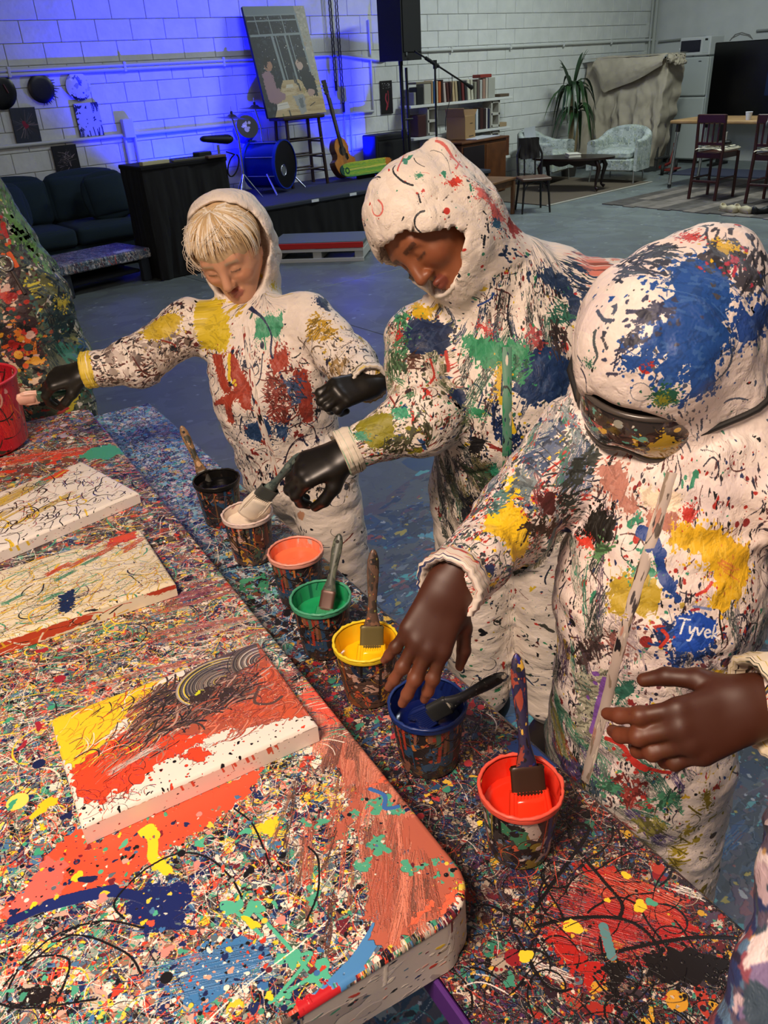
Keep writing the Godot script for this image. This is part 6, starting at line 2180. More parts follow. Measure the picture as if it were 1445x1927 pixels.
func suit_paint_man() -> Paint:
	var P := Paint.new(2048, 2048, Color("e8dccf"), 202, false)
	P.scatter(500, Rect2(0, 0, 2048, 2048), 20, 90, cols("e5d8cb ebe0d5 e3d7cc e9ddd3"), 0.5)
	var sp := cols("14284e 1c3254 16161a c0342c 2f6a58 2f8a5e 8a2c26 d8b82c 4a4a44")
	var dk := cols("16161a 1c2438 1c3254 2a3a34 5a2a28")
	grime(P, Rect2(0, 0, 1450, 1080), 7.5, sp, dk)
	for i in 150:
		P.smear(P.r.randf_range(250, 1300), P.r.randf_range(120, 900), 1.5 + P.r.randf_range(-0.5, 0.5), P.r.randf_range(60, 240), P.r.randf_range(8, 34), cols("14284e 2a3a38 1c3254 3a3434 2f5a4a 20222a c8b8a8 e0d4c8")[P.r.randi() % 8], 0.5)
	# lower part: black, olive and dark green
	for i in 150:
		P.smear(P.r.randf_range(300, 1150), P.r.randf_range(520, 1080), 1.3 + P.r.randf_range(-0.5, 0.5), P.r.randf_range(60, 200), P.r.randf_range(10, 40), cols("20242a 4a4c38 2a3a34 16161a 6a6440 c8baa8 5a5048")[P.r.randi() % 7], 0.55)
	grime(P, Rect2(200, 1250, 520, 620), 0.35, cols("c0342c 3a8a6c 20242c 16161a"), cols("20242c d87068"))
	grime(P, Rect2(850, 1200, 420, 800), 4.0, cols("8a841e 3a9a74 4a4c34 d8ccb8 c83a30 3a2c2c 2a4a7a"), cols("3a2c2c 4a4c34 20222a 8a3a30"))
	for i in 30:
		P.smear(P.r.randf_range(900, 1250), P.r.randf_range(1250, 1500), P.r.randf_range(0, 3), P.r.randf_range(50, 130), P.r.randf_range(10, 40), cols("3f7a54 4a5a40 d8ccb8 c8baa8 5a6a4a a8a088")[P.r.randi() % 6], 0.55)
	grime(P, Rect2(1500, 250, 500, 800), 5.0, sp, dk)
	grime(P, Rect2(1300, 1250, 740, 760), 1.2, sp, dk)
	apply_marks(P, MARKS_MAN)
	return P

func suit_paint_youth() -> Paint:
	var P := Paint.new(2048, 2048, Color("e6d8d0"), 203, false)
	P.scatter(500, Rect2(0, 0, 2048, 2048), 20, 90, cols("e4d5cc e9dcd4 e0d2cb dfd0cc"), 0.5)
	var sp := cols("1c3f86 16161a b83028 8a2a2a 3a8a6c 2a2a3a 6a3a40 d8b82c 5a4a50")
	var dk := cols("16161a 2a2a3a 3a3440 5a3a3a")
	grime(P, Rect2(300, 150, 1000, 420), 2.2, cols("8a2a2a b03028 a83028 1c2c5a 16161a 3a8a6c"), dk)
	grime(P, Rect2(250, 520, 1050, 520), 3.2, sp, dk)
	for i in 90:
		P.smear(P.r.randf_range(300, 1100), P.r.randf_range(420, 1080), 1.3 + P.r.randf_range(-0.6, 0.6), P.r.randf_range(50, 180), P.r.randf_range(8, 34), cols("c8b8b8 a89a9c 7a7a80 d8ccc0 8a9488 b8a8ac 5a6460 dccfc8")[P.r.randi() % 8], 0.5)
	# left flank: dark greens, purples and teal
	for i in 70:
		P.smear(P.r.randf_range(120, 560), P.r.randf_range(200, 1080), 1.45 + P.r.randf_range(-0.3, 0.3), P.r.randf_range(60, 220), P.r.randf_range(8, 40), cols("2e3834 24302e 3a5a50 3f7a64 4a3a50 2a3a48 20222a 5a4a60 c0b4b0")[P.r.randi() % 9], 0.6)
	P.line(curve([330, 620, 350, 660, 345, 720, 320, 750]), 16, Color("c8902a"))
	# hem: swept green, red and grey
	for i in 60:
		P.smear(P.r.randf_range(300, 1000), P.r.randf_range(820, 1100), P.r.randf_range(0.2, 0.9), P.r.randf_range(60, 200), P.r.randf_range(10, 40), cols("4a8a6a 9a3c34 c8beb0 8a8a80 5a4a78 8a8440 d8ccc0 3a6a5a b8b0a8")[P.r.randi() % 9], 0.6)
	grime(P, Rect2(200, 1230, 700, 700), 0.8, cols("4a5468 3f7a64 16161a 1d4a92 b83028"), cols("4a5468 3a3a50 5a5a60"))
	grime(P, Rect2(920, 1180, 460, 860), 6.0, cols("c03a34 2f7a60 1c2c5a f0c41c 5a4a50 d87a6a 3a3a40 16161a e8dcd4"), cols("3a3a40 b03028 4a5a50"))
	for i in 50:
		P.smear(P.r.randf_range(920, 1330), P.r.randf_range(1200, 1560), P.r.randf_range(0.5, 1.6), P.r.randf_range(50, 150), P.r.randf_range(8, 36), cols("4a5a78 5a6a78 7a8a90 3a4448 a8a8a8 5a8480 6a3a40 c8c0bc")[P.r.randi() % 8], 0.55)
	grime(P, Rect2(1500, 300, 500, 900), 2.6, cols("b03028 1c3f86 c8a428 3a3a40 8a8a50 16161a"), cols("b03028 4a4450 c8a428"))
	grime(P, Rect2(1400, 1250, 640, 760), 1.5, cols("a89428 8a7a28 5a4a40 16161a"), cols("a89428 6a6440"))
	apply_marks(P, MARKS_YOUTH)
	# the maker's word on the blue badge, slanted script in white strokes
	var g := [[0, -10, 22, -12], [11, -11, 8, 18], [24, 0, 28, 12, 36, 0], [36, 0, 30, 24, 24, 26], [40, 0, 46, 12, 54, -2], [58, 6, 70, 4, 64, -2, 58, 6, 64, 14, 72, 10], [78, -12, 76, 14], [92, 0, 78, 7, 92, 14]]
	for s in g:
		var a := []
		for k in range(0, s.size(), 2):
			a.append(BADGE.x + s[k] * 1.0 - s[k + 1] * 0.15)
			a.append(BADGE.y + s[k + 1] + s[k] * 0.22)
		P.line(curve(a), 4.0, Color("e8e8ec"))
	P.line([Vector2(BADGE.x + 30, BADGE.y - 34), Vector2(BADGE.x + 70, BADGE.y - 26)], 5, Color("7a8ab8"))
	P.blob(BADGE.x + 4, BADGE.y - 36, 6, Color("b8a048"))
	P.line([Vector2(BADGE.x + 26, BADGE.y - 26), Vector2(BADGE.x + 42, BADGE.y - 28)], 5, Color("a83a4a"))
	return P

func suit_paint_left() -> Paint:
	var P := Paint.new(1024, 1024, Color("5c6450"), 204, false)
	for i in 160:
		P.smear(P.r.randf_range(150, 800), P.r.randf_range(100, 850), 1.2 + P.r.randf_range(-0.5, 0.5), P.r.randf_range(30, 140), P.r.randf_range(6, 30), cols("3a4a3a 24323c 6a8a4a 8a8a4a 2a3a3a c8c0a8 4a6a54 3f6a6a 20262a d8d0bc")[P.r.randi() % 10], 0.55)
	grime(P, Rect2(100, 60, 800, 900), 6.0, cols("d8d0bc 20262a c8b83a 6a8a4a 3a4a5a 8a4a34 d8d0bc"), cols("20262a 16161a d8d0bc 5a302a"))
	apply_marks(P, MARKS_LEFT)
	P.scatter(700, Rect2(250, 250, 160, 420), 1, 10, cols("c0342c e0602a e0a030 2a4a48 1a2a2e d8b0a0 a82a28 16161a e8c8a8"), 0.5)
	return P

func suit_paint_corner() -> Paint:
	var P := Paint.new(512, 512, Color("5a5064"), 205, false)
	P.scatter(2600, Rect2(0, 0, 512, 512), 2, 16, cols("2a3a6a 5a7a9a c8b0b8 e0d0d0 8a4a58 3a4a5a b08a5a 7a6a90 2a2840"), 0.5)
	P.scatter(600, Rect2(0, 0, 512, 512), 1, 8, cols("2a3a6a 5a7a9a c8b0b8 e0d0d0 8a4a58 3a4a5a b08a5a 1a1a20"))
	return P

const BADGE := Vector2(727, 489)

const MARKS_WOMAN := [
	"r d6bc26 9 330,284 381,273 404,303 498,341 548,417 516,443 418,441 430,384 418,340",
	"r c8ac2c 8 1041,1440 1010,1375 1037,1311 1084,1297 1111,1330 1110,1386 1082,1437",
	"r 3f9a72 5 692,337 818,331 884,335 914,321 896,367 858,403 794,394 740,403 690,398",
	"l 3f9a72 8 759,398 764,435",
	"l 16203e 11 479,1766 394,1714",
	"l 16244c 12 582,304 745,333 810,389 792,446 816,499 834,562",
	"r a43c28 5 455,463 519,452 605,574 565,585",
	"r a43c28 5 561,447 593,448 697,559 685,635 657,628",
	"r a43c28 5 472,635 688,535 705,571 463,649",
	"r a43c28 4 575,597 614,593 583,694 554,691",
	"r a8402e 7 777,473 884,435 864,492 795,520",
	"s 8a3a30 10 755,529 819,523 847,616 806,693 743,667",
	"r 9a3a2c 7 881,519 942,522 936,704 892,708 869,619",
	"s 3a5078 9 838,544 904,529 915,562 891,623 858,630",
	"r 1e3c64 9 632,710 678,687 736,666 758,712 734,749 658,755",
	"r 1e3c64 7 776,697 820,711 807,752 768,742",
	"l d8b828 16 568,452 591,530",
	"r 1c2c50 6 1779,220 1832,221 1797,290 1775,263",
	"s c0982c 7 1752,261 1748,322 1747,389 1712,410 1679,360 1644,333",
	"s a88a5a 6 1576,392 1662,666 1689,740 1612,709",
	"r d8bc2c 5 482,1696 512,1728 485,1724",
	"l 5a2a24 5 1107,1647 1181,1604 1236,1459",
	"l 8a2a24 6 1113,1405 1147,1380 1179,1383",
	"r 20222a 4 1147,1392 1166,1376 1179,1383 1164,1398"]
const MARKS_MAN := [
	"r d6b01c 8 1049,1144 1107,1214 1087,1244 1055,1223",
	"r 14284e 9 1029,1254 1066,1231 1113,1252 1144,1263 1142,1351 1097,1336 1055,1348 1024,1327",
	"r 14305c 12 786,225 834,209 905,231 933,260 902,343 787,350 746,316",
	"r 2f8a5e 9 544,197 673,199 787,201 791,240 733,258 677,260 639,254",
	"s 2f8a5e 9 731,231 792,231 777,291 745,291",
	"r d0a818 6 701,254 727,254 737,326 728,350 712,350",
	"l 14284e 9 718,276 719,336",
	"r 14284e 9 1155,1478 1181,1454 1195,1494",
	"s 1c3254 9 444,1681 499,1708 464,1713",
	"r 1c3254 9 865,35 947,26 1031,49 1014,83 1016,142 973,157 995,97 882,56",
	"s 22385a 10 1255,-19 1166,4 1127,37 1057,89 1021,118 1066,32",
	"s 2f6a58 8 893,131 947,109 987,122 971,162 892,156",
	"r a8281f 5 567,1665 579,1726 512,1695 530,1684",
	"s d88070 7 1194,1 1216,19 1102,54 1081,71 1116,36",
	"r d8402f 4 502,1445 538,1460 531,1473 511,1468",
	"l d87068 7 595,1366 593,1396 587,1427 580,1457",
	"l d87068 5 583,1415 584,1442 558,1445",
	"l d05048 4 540,1288 526,1289 457,1315",
	"r dd6a62 5 532,1574 549,1617 538,1656 501,1610",
	"r de7068 5 539,1511 549,1551 537,1571 523,1539",
	"r 3a8a6c 2 468,1366 476,1374 472,1383 463,1375",
	"l 3a8a6c 5 534,1500 521,1510",
	"l 20242c 4 425,1397 410,1413",
	"l 20242c 6 480,1601 464,1614",
	"l 20242c 7 447,1608 428,1617",
	"r 2f5a7a 4 501,1606 513,1632 498,1639 488,1620",
	"l 1c3f86 6 594,111 638,93 652,77",
	"l 20242c 8 712,87 710,138 733,186",
	"l 20242c 6 680,67 667,116",
	"s 3a2c2c 7 881,165 952,176 921,234 874,228",
	"s a84a4a 7 799,165 856,182 826,223 794,192",
	"r c03a34 5 593,162 630,169 666,182 634,179",
	"r b02a24 6 995,1253 1005,1258 998,1303 985,1296",
	"s 3f8a5e 8 975,1152 1013,1142 1035,1249 1003,1244",
	"s 4a6a48 8 950,1296 1025,1343 1023,1419 945,1378",
	"s 3f7a54 8 975,1268 1023,1285 1025,1343 989,1329",
	"s 5a3a30 6 1031,1344 1061,1356 1054,1407 1030,1394",
	"l b83a30 7 1097,1368 1105,1427 1093,1452",
	"l b83a30 7 1141,1339 1151,1399",
	"r 0e0e12 6 644,456 678,466 672,503 635,516",
	"r 2f8a5e 5 644,369 677,369 668,393 650,389",
	"s 142c58 9 695,351 760,415 797,480 771,523 706,456",
	"l d0b020 14 716,335 735,365 741,398 751,431",
	"s 3a4a34 8 590,564 670,575 737,575 698,658 622,613",
	"r 2f8a6a 5 688,565 708,547 710,584 692,589",
	"s 2a2c2c 8 605,519 605,597 577,591",
	"s 20222a 7 570,687 653,678 640,753 566,771",
	"r a83028 4 619,723 641,718 640,742 617,747",
	"r 8a841e 7 1019,1784 997,1740 1063,1682 1121,1700 1143,1751 1104,1782",
	"r 3a9a74 4 1046,1675 1064,1643 1090,1645 1075,1677",
	"r 3a8a6a 4 1048,1798 1062,1774 1098,1768 1089,1793",
	"s 4a4c34 7 1137,1749 1130,1682 1087,1564 1060,1589 1203,1702"]
const MARKS_YOUTH := [
	"r 1d4a92 9 485,1416 515,1424 523,1447 499,1489 485,1511 450,1549 435,1561 407,1601 374,1592 379,1567 398,1539 379,1537 363,1562 347,1547 361,1528 380,1527 389,1506 364,1502 359,1495 387,1478 411,1472 435,1449 459,1440 467,1425",
	"s 3a3e4c 11 445,1331 511,1312 512,1344 517,1376 470,1419 451,1404 424,1401 399,1381",
	"s 44424a 11 537,1403 560,1408 578,1440 607,1453 594,1492 529,1500 519,1471 517,1426",
	"r d8b028 4 550,1411 552,1428 571,1440 544,1435",
	"r c0342c 4 548,1365 549,1385 534,1394 530,1379",
	"s b0384a 6 534,1450 553,1453 543,1470 529,1470",
	"r 23458c 8 496,1525 529,1525 550,1519 573,1525 573,1551 514,1560 493,1565 489,1535",
	"s 3a3e58 8 382,1447 412,1461 411,1472 377,1474 331,1484 320,1474 365,1462",
	"r 1d4a92 6 328,1487 348,1492 359,1498 352,1504 332,1500",
	"r 1f5a44 5 333,1550 361,1567 354,1582 335,1577",
	"r 8a8a28 3 335,1566 346,1573 343,1580 334,1574",
	"l 4a5468 5 356,1388 351,1415 355,1427",
	"l 4a5458 5 332,1415 317,1425 306,1445 294,1446",
	"r 3f7a64 3 283,1429 291,1441 286,1443",
	"l 4a4a50 4 332,1432 325,1452",
	"l 3a3a50 4 299,1478 310,1491",
	"r b87c6c 8 439,234 487,214 535,239 529,268 583,281 563,303 483,274",
	"r b47868 7 616,285 703,286 698,323 615,316",
	"r f0dcc0 5 578,250 703,249 702,280 605,282",
	"r 15130f 8 460,315 527,324 543,352 502,372 424,388",
	"r e2b422 8 687,320 726,303 820,317 910,362 921,410 867,452 827,467 795,457 820,412 770,360 697,342",
	"s d88a3a 5 824,376 863,381 856,412 830,409",
	"r b49a2a 8 570,430 616,406 673,407 678,462 644,479 583,483",
	"l 1c3f86 22 605,327 645,338 666,361 679,397 705,419",
	"l 1c3f86 10 696,417 723,440",
	"r 3a8a6c 5 605,401 642,386 660,393 660,405 634,406",
	"s 5a8a5a 6 481,399 527,367 541,379 501,411",
	"r d8402f 4 425,392 472,374 487,389 445,396",
	"s 1f3f80 8 690,488 718,478 721,542 684,538",
	"s 1f3f80 8 732,546 777,544 809,527 789,564 751,582 712,577",
	"r 1a4ab0 2 722,478 766,468 808,486 811,520 777,542 732,546 718,530",
	"l c0382c 7 695,503 707,517 695,537",
	"r c0342c 4 712,276 744,273 751,295 720,296",
	"l c0342c 6 763,433 785,425 801,414",
	"s 2e3430 9 1204,1424 1169,1355 1183,1317 1199,1312 1219,1375 1267,1422 1349,1438 1334,1440",
	"s a8a892 10 502,677 599,617 580,734 535,858 507,824",
	"s 4a3a3a 8 493,616 570,549 572,588 514,651",
	"s 8a5a54 8 583,543 631,526 632,557 597,578",
	"l b83028 12 588,810 622,819 657,856 683,867",
	"l 7a50a0 16 580,656 560,735 553,805",
	"r 2f6a5a 6 596,675 638,635 645,665 611,695",
	"s 9a3c34 9 609,905 690,901 658,967 623,961",
	"s 4a8a6a 9 545,919 639,916 623,949 562,945",
	"s 4a8a68 9 668,960 760,933 741,976 696,991",
	"s 8a8440 9 660,1016 731,1003 758,1033 701,1068",
	"l b83028 10 649,840 687,863 743,877",
	"s 5a4a78 8 449,954 530,910 536,970 472,982",
	"s 3a4a5a 9 504,910 557,918 595,964 562,958",
	"s a89428 9 1730,1232 1728,1264 1716,1445 1687,1458",
	"r 8a7a28 5 1747,1190 1759,1201 1761,1238 1750,1228",
	"r f0c41c 6 1069,1447 1102,1438 1132,1465 1130,1601 1143,1631 1155,1619 1268,1658 1240,1717 1173,1719 1128,1730 1100,1677 1126,1643 1116,1591",
	"s 5a8480 6 1091,1660 1077,1469 1120,1598 1116,1661",
	"r 4a1c1c 7 1162,1455 1191,1419 1228,1452 1200,1476",
	"s 4a5a78 9 1063,1387 1082,1287 1114,1299 1142,1389 1110,1435",
	"s 6a7a80 7 1073,1424 1133,1428 1187,1593 1159,1616",
	"r 1c2c5a 4 1197,1800 1214,1780 1238,1786 1216,1807",
	"s 7a8a80 7 1035,1840 1134,1810 1158,1822 1061,1846",
	"l c03a34 10 1127,1829 1150,1807",
	"s c8b8a8 6 1427,1850 1230,1835 1288,1834 1413,1842",
	"s 3a2a20 6 1185,1641 1235,1457 1270,1484 1221,1647",
	"l b03028 7 1196,1829 1256,1831",
	"r c8a428 5 813,601 832,600 888,656 853,644",
	"s b8a040 7 1997,823 2030,788 1957,813 1975,821",
	"l b03028 8 1579,786 1629,799"]
const MARKS_LEFT := [
	"r 3a2a2c 8 465,180 428,273 419,335 400,458 358,447 312,431",
	"s 5c8c3c 12 509,93 536,108 538,181 533,221 548,222 540,278 479,290 480,254 469,207 474,134",
	"s 1e3438 10 444,362 504,340 520,369 522,384 474,429 442,436",
	"s 3a7a6a 9 439,441 492,456 472,496 432,474",
	"r d0b83a 5 472,345 498,361 486,366 471,359",
	"s 6a6a40 8 461,288 488,292 478,330 443,325",
	"s d8c840 6 446,291 459,294 442,321 435,317",
	"s d87a2a 7 382,334 386,370 401,412 394,451 380,434 378,377",
	"l b83028 10 460,165 453,189",
	"l c03a2c 14 390,288 393,309",
	"l e0602a 10 439,223 436,249",
	"r c02a28 5 361,402 372,399 370,409 361,409",
	"s 2f5a86 7 529,442 514,463 472,496 486,471",
	"s 24323c 9 541,253 490,321 483,291"]

# ---------- stage with drums, painting, guitar, loudspeaker ----------
func bx(c: Vector3, s: Vector3, b := 0.004, bs := Basis()) -> Geo:
	var g := Geo.new()
	g.box(c, s, b, bs)
	return g

func rod(pts: Array, r, k := 8) -> Geo:
	var g := Geo.new()
	g.tube(pts, r, k)
	return g

func disc_geo(c: Vector3, axis: Vector3, prof: Array, k := 32) -> Geo:
	var g := Geo.new()
	g.lathe(prof, k, Transform3D(Basis(Quaternion(Vector3.UP, axis.normalized())), c))
	return g

func drape(top: Array, drop: float, flare: float, sd: int, folds: float, seg := 120, dep := 0.03) -> Geo:
	# cloth hanging from a line of points, in pleats
	var P := PackedVector3Array()
	var f := FastNoiseLite.new()
	f.seed = sd
	f.frequency = 1.0
	var total := 0.0
	for i in top.size() - 1:
		total += (top[i + 1] - top[i]).length()
	for j in 14:
		var q := j / 13.0
		for i in seg:
			var s := total * i / float(seg - 1)
			var k := 0
			while k < top.size() - 2 and s > (top[k + 1] - top[k]).length():
				s -= (top[k + 1] - top[k]).length()
				k += 1
			var d: Vector3 = (top[k + 1] - top[k]).normalized()
			var p: Vector3 = top[k] + d * s
			var n := d.cross(Vector3.UP)
			var w := f.get_noise_2d(total * i / seg * folds, q * 0.6) * dep * (0.25 + q)
			P.append(p + n * (w + flare * q * q) - Vector3(0, drop * q, 0))
	var g := Geo.new()
	g.surf(P, seg, 14, false, false)
	return g

func build_stage() -> void:
	var black := hexm("060607", 0.95)
	var chrome := hexm("c8ccd4", 0.25, 1.0)
	# platform
	var st := thing("stage_platform", "low stage with blue grey carpet deck and black skirt before the wall", "stage", V(6.45, 0, -8.79))
	var cp := tri_mat(noise_tex(0.2, Color("22262f"), Color("363c48"), 256, FastNoiseLite.TYPE_SIMPLEX, 3), 2.0, 0.9)
	part(st, "carpet_deck", bx(V(0, 0.445, 0), V(4.0, 0.05, 1.56), 0.012), cp)
	part(st, "skirt", drape([V(-1.98, 0.43, -0.7), V(-1.98, 0.43, 0.765), V(1.98, 0.43, 0.765), V(1.98, 0.43, -0.7)], 0.43, 0.02, 4, 9.0, 220), black)
	part(st, "frame", bx(V(0, 0.21, -0.05), V(3.9, 0.42, 1.4), 0.01), black)
	for x in [-0.9, -0.35, 0.42]:
		part(st, "tape_mark", bx(V(x, 0.446, 0.779), V(0.10, 0.03, 0.006), 0.001), hexm("d8dcdc", 0.6), "white tape mark on the edge")
	# pallet step
	var ps := thing("pallet_step", "pallet step with a grey top, red stripe and white slatted side before the stage", "step", V(4.86, 0, -7.06), 0.0)
	ps.rotation.y = -atan2(0.72, 0.66)
	part(ps, "tread", bx(V(0, 0.185, -0.25), V(0.98, 0.03, 0.56), 0.004), hexm("5c6468", 0.8))
	part(ps, "red_stripe", bx(V(0, 0.165, 0.035), V(0.98, 0.055, 0.02), 0.003), hexm("c8201c", 0.5), "red front board")
	for y in [0.118, 0.02]:
		part(ps, "slat", bx(V(0, y, 0.03), V(0.98, 0.03 if y > 0.1 else 0.04, 0.02), 0.003), hexm("c9c9c4", 0.7))
	for x in [-0.44, 0.0, 0.44]:
		part(ps, "block", bx(V(x, 0.07, -0.22), V(0.09, 0.09, 0.5), 0.004), hexm("b8b8b2", 0.8))
	part(ps, "back_slat", bx(V(0, 0.02, -0.5), V(0.98, 0.04, 0.08), 0.003), hexm("b8b8b2", 0.8))
	# bass drum
	var ax := V(0.46, 0, 0.87).normalized()
	var bd := thing("bass_drum", "blue bass drum with a black front head on the stage", "drum", V(5.74, 0.47, -8.80))
	var c := V(0, 0.31, 0)
	part(bd, "shell", disc_geo(c - ax * 0.46, ax, [Vector2(0.262, 0.0), Vector2(0.262, 0.44)], 48), hexm("0c2a9c", 0.15, 0.5))
	for q in [0.0, 0.42]:
		part(bd, "hoop", disc_geo(c - ax * (0.475 - q), ax, [Vector2(0.262, -0.005), Vector2(0.275, -0.005), Vector2(0.275, -0.005), Vector2(0.275, 0.035), Vector2(0.275, 0.035), Vector2(0.262, 0.035)], 48), hexm("1638b0", 0.25, 0.3))
	part(bd, "front_head", disc_geo(c - ax * 0.03, ax, [Vector2(0.262, 0.0), Vector2(0.001, 0.003)], 48), hexm("08080a", 0.35))
	var pc := c - ax * 0.026 + ax.cross(Vector3.UP).normalized() * 0.06 + V(0, -0.06, 0)
	var pr := []
	var e1 := ax.cross(Vector3.UP).normalized()
	for i in 24:
		pr.append(pc + e1 * cos(TAU * i / 24) * 0.06 + V(0, sin(TAU * i / 24) * 0.06, 0))
	var pg := Geo.new()
	pg.tube(pr, 0.007, 8, false, true)
	part(bd, "port_ring", pg, chrome)
	part(bd, "port_cover", disc_geo(pc, ax, [Vector2(0.056, 0.0), Vector2(0.001, 0.001)], 24), hexm("8a8e94", 0.3, 0.6))
	for s in [-1.0, 1.0]:
		part(bd, "spur", rod([c - ax * 0.15 + e1 * s * 0.25 + V(0, -0.08, 0), c + ax * 0.02 + e1 * s * 0.36 + V(0, -0.305, 0)], 0.011), chrome)
	for i in 8:
		var a := TAU * (i + 0.5) / 8
		var d := e1 * cos(a) + V(0, sin(a), 0)
		part(bd, "lug", rod([c - ax * 0.42 + d * 0.272, c - ax * 0.05 + d * 0.272], 0.006, 6), chrome)
	# rack tom behind with a pale design
	var td := V(-0.2, 0.35, 0.9).normalized()
	var tom := thing("drum", "small blue tom with a dark patterned head behind the bass drum", "drum", V(5.46, 0.47, -9.15))
	part(tom, "shell", disc_geo(V(0, 0.74, 0) - td * 0.2, td, [Vector2(0.13, 0), Vector2(0.13, 0.2)], 32), hexm("0c2a9c", 0.2, 0.4))
	var tp := Paint.new(128, 128, Color("0e0e14"), 91, false)
	tp.scatter(8, Rect2(30, 40, 60, 50), 5, 16, cols("d8d0c8 b8b0a8"))
	var hg := disc_geo(V(0, 0.74, 0), td, [Vector2(0.131, 0.0), Vector2(0.001, 0.002)], 32)
	for k in hg.v.size():
		hg.uv[k] = Vector2(hg.v[k].x / 0.27 + 0.5, -(hg.v[k].y - 0.74) / 0.27 + 0.5)
	var tpm := mat(Color.WHITE, 0.4)
	tpm.albedo_texture = itex(tp.im)
	part(tom, "head", hg, tpm)
	part(tom, "mount", rod([V(0, 0.66, -0.10), V(0.05, 0.575, -0.05)], 0.012), chrome)
	# cymbals on their stands
	var cy := [[V(5.02, 0.47, -8.72), 0.86, 0.18, "flat bronze cymbal on a boom stand nearest the draped table", V(0.1, 1, 0.05)], [V(5.72, 0.475, -9.36), 0.91, 0.19, "dark cymbal tilted on a stand behind the bass drum", V(0.05, 1, 0.03)]]
	for q in cy:
		var o := thing("cymbal_stand", q[3], "cymbal", q[0])
		var h: float = q[1]
		part(o, "cymbal", disc_geo(V(0, h, 0), q[4], [Vector2(q[2], 0.0), Vector2(0.06, 0.018), Vector2(0.035, 0.04), Vector2(0.001, 0.046)], 36), hexm("6a6450", 0.35, 0.9))
		part(o, "felt", disc_geo(V(0, h + 0.045, 0), q[4], [Vector2(0.014, 0), Vector2(0.014, 0.025), Vector2(0.001, 0.03)], 12), hexm("2a2a2c", 0.9))
		part(o, "spindle", rod([V(0, h - 0.02, 0), V(0, h + 0.12, 0)], 0.005), chrome)
		part(o, "pole", rod([V(0, h, 0), V(0.05, h - 0.2, 0), V(0.05, 0.12, 0)], 0.011), chrome)
		for a in 3:
			var t := TAU * a / 3.0 + 0.4
			part(o, "leg", rod([V(0.05, 0.28, 0), V(0.05 + cos(t) * 0.19, 0.012, sin(t) * 0.19)], 0.008), chrome)
	var tp2 := thing("drum_throne", "black padded drum seat rising behind the draped table", "stool", V(4.72, 0.47, -8.62))
	var F := Field.new(V(-0.25, 0.55, -0.22), V(0.25, 0.8, 0.22), 0.012)
	F.bone(V(-0.13, 0.69, 0), V(0.13, 0.665, 0), 0.055, 0.085, 0.02, 0, Vector3.UP, 1.7)
	var fg := Geo.new()
	F.net(fg)
	part(tp2, "seat", fg, hexm("0e0e12", 0.6))
	part(tp2, "post", rod([V(0.02, 0.62, 0), V(0.02, 0.1, 0)], 0.016), chrome)
	for a in 3:
		part(tp2, "leg", rod([V(0.02, 0.25, 0), V(0.02 + cos(a * 2.1) * 0.22, 0.01, sin(a * 2.1) * 0.22)], 0.01), chrome)
	# stool carrying the painting
	var wood := hexm("2e1c12", 0.5)
	var bs := thing("bar_stool", "tall dark wooden bar stool holding up the café painting", "stool", V(6.2, 0.47, -9.18))
	part(bs, "seat", bx(V(0, 0.785, 0), V(0.62, 0.04, 0.34), 0.01), wood)
	for sx in [-1.0, 1.0]:
		for sz in [-1.0, 1.0]:
			part(bs, "leg", rod([V(sx * 0.24, 0.77, sz * 0.12), V(sx * 0.27, 0.0, sz * 0.16)], 0.022, 8), wood)
	for y in [0.2, 0.36, 0.54]:
		for sz in [-1.0, 1.0]:
			part(bs, "rung", rod([V(-0.26, y, sz * 0.145), V(0.26, y, sz * 0.145)], 0.012, 6), wood)
		for sx in [-1.0, 1.0]:
			part(bs, "rung", rod([V(sx * 0.26, y - 0.04, -0.14), V(sx * 0.26, y - 0.04, 0.14)], 0.012, 6), wood)
	build_painting()
	build_guitar()
	# short board standing on its edge
	var sk := thing("skimboard", "green and yellow striped skimboard propped on its edge on the stage", "board", V(7.08, 0.47, -8.93), 0.05)
	var P := Paint.new(512, 128, Color("7fae3a"), 92, false)
	for i in 60:
		P.smear(256, P.r.randf() * 128, 0.02, 560, 10, cols("7fae3a 3f8a4a a8b83a c8c040 58983e")[P.r.randi() % 5], 0.9)
	P.smear(256, 64, 0.0, 500, 10, Color("e0d060"), 0.95)
	P.rough(pl([430, 0, 512, 0, 512, 128, 420, 128]), Color("c07028"), 10, 2.0)
	P.rough(pl([470, 0, 512, 0, 512, 128, 480, 128]), Color("2a2018"), 8, 2.0)
	P.rough(pl([0, 0, 30, 0, 40, 128, 0, 128]), Color("1f4a3a"), 6, 1.0)
	P.disc(64, 66, 20, Color("1a4a34"))
	P.disc(64, 66, 10, Color("7fae3a"))
	var out := PackedVector2Array()
	for i in 40:
		var a := TAU * i / 40
		out.append(Vector2(signf(cos(a)) * pow(absf(cos(a)), 0.55) * 0.48, sin(a) * 0.125 * (0.85 + 0.15 * cos(a * 2.0))))
	var sg := Geo.new()
	sg.prism(out, 0.02, Transform3D(Basis(Vector3.RIGHT, -0.25), V(0, 0.135, 0)))
	for k in sg.uv.size():
		sg.uv[k] = Vector2(sg.v[k].x / 0.98 + 0.5, 0.5 - (sg.v[k].y - 0.135) / 0.26)
	var pm := mat(Color.WHITE, 0.3)
	pm.albedo_texture = itex(P.im)
	part(sk, "deck", sg, pm)
	part(sk, "prop_block", bx(V(0, 0.06, -0.06), V(0.3, 0.12, 0.05), 0.01), hexm("141414", 0.8))
	var am := thing("amplifier", "black amplifier cabinet at the foot of the loudspeaker pole", "amplifier", V(7.72, 0.47, -9.3))
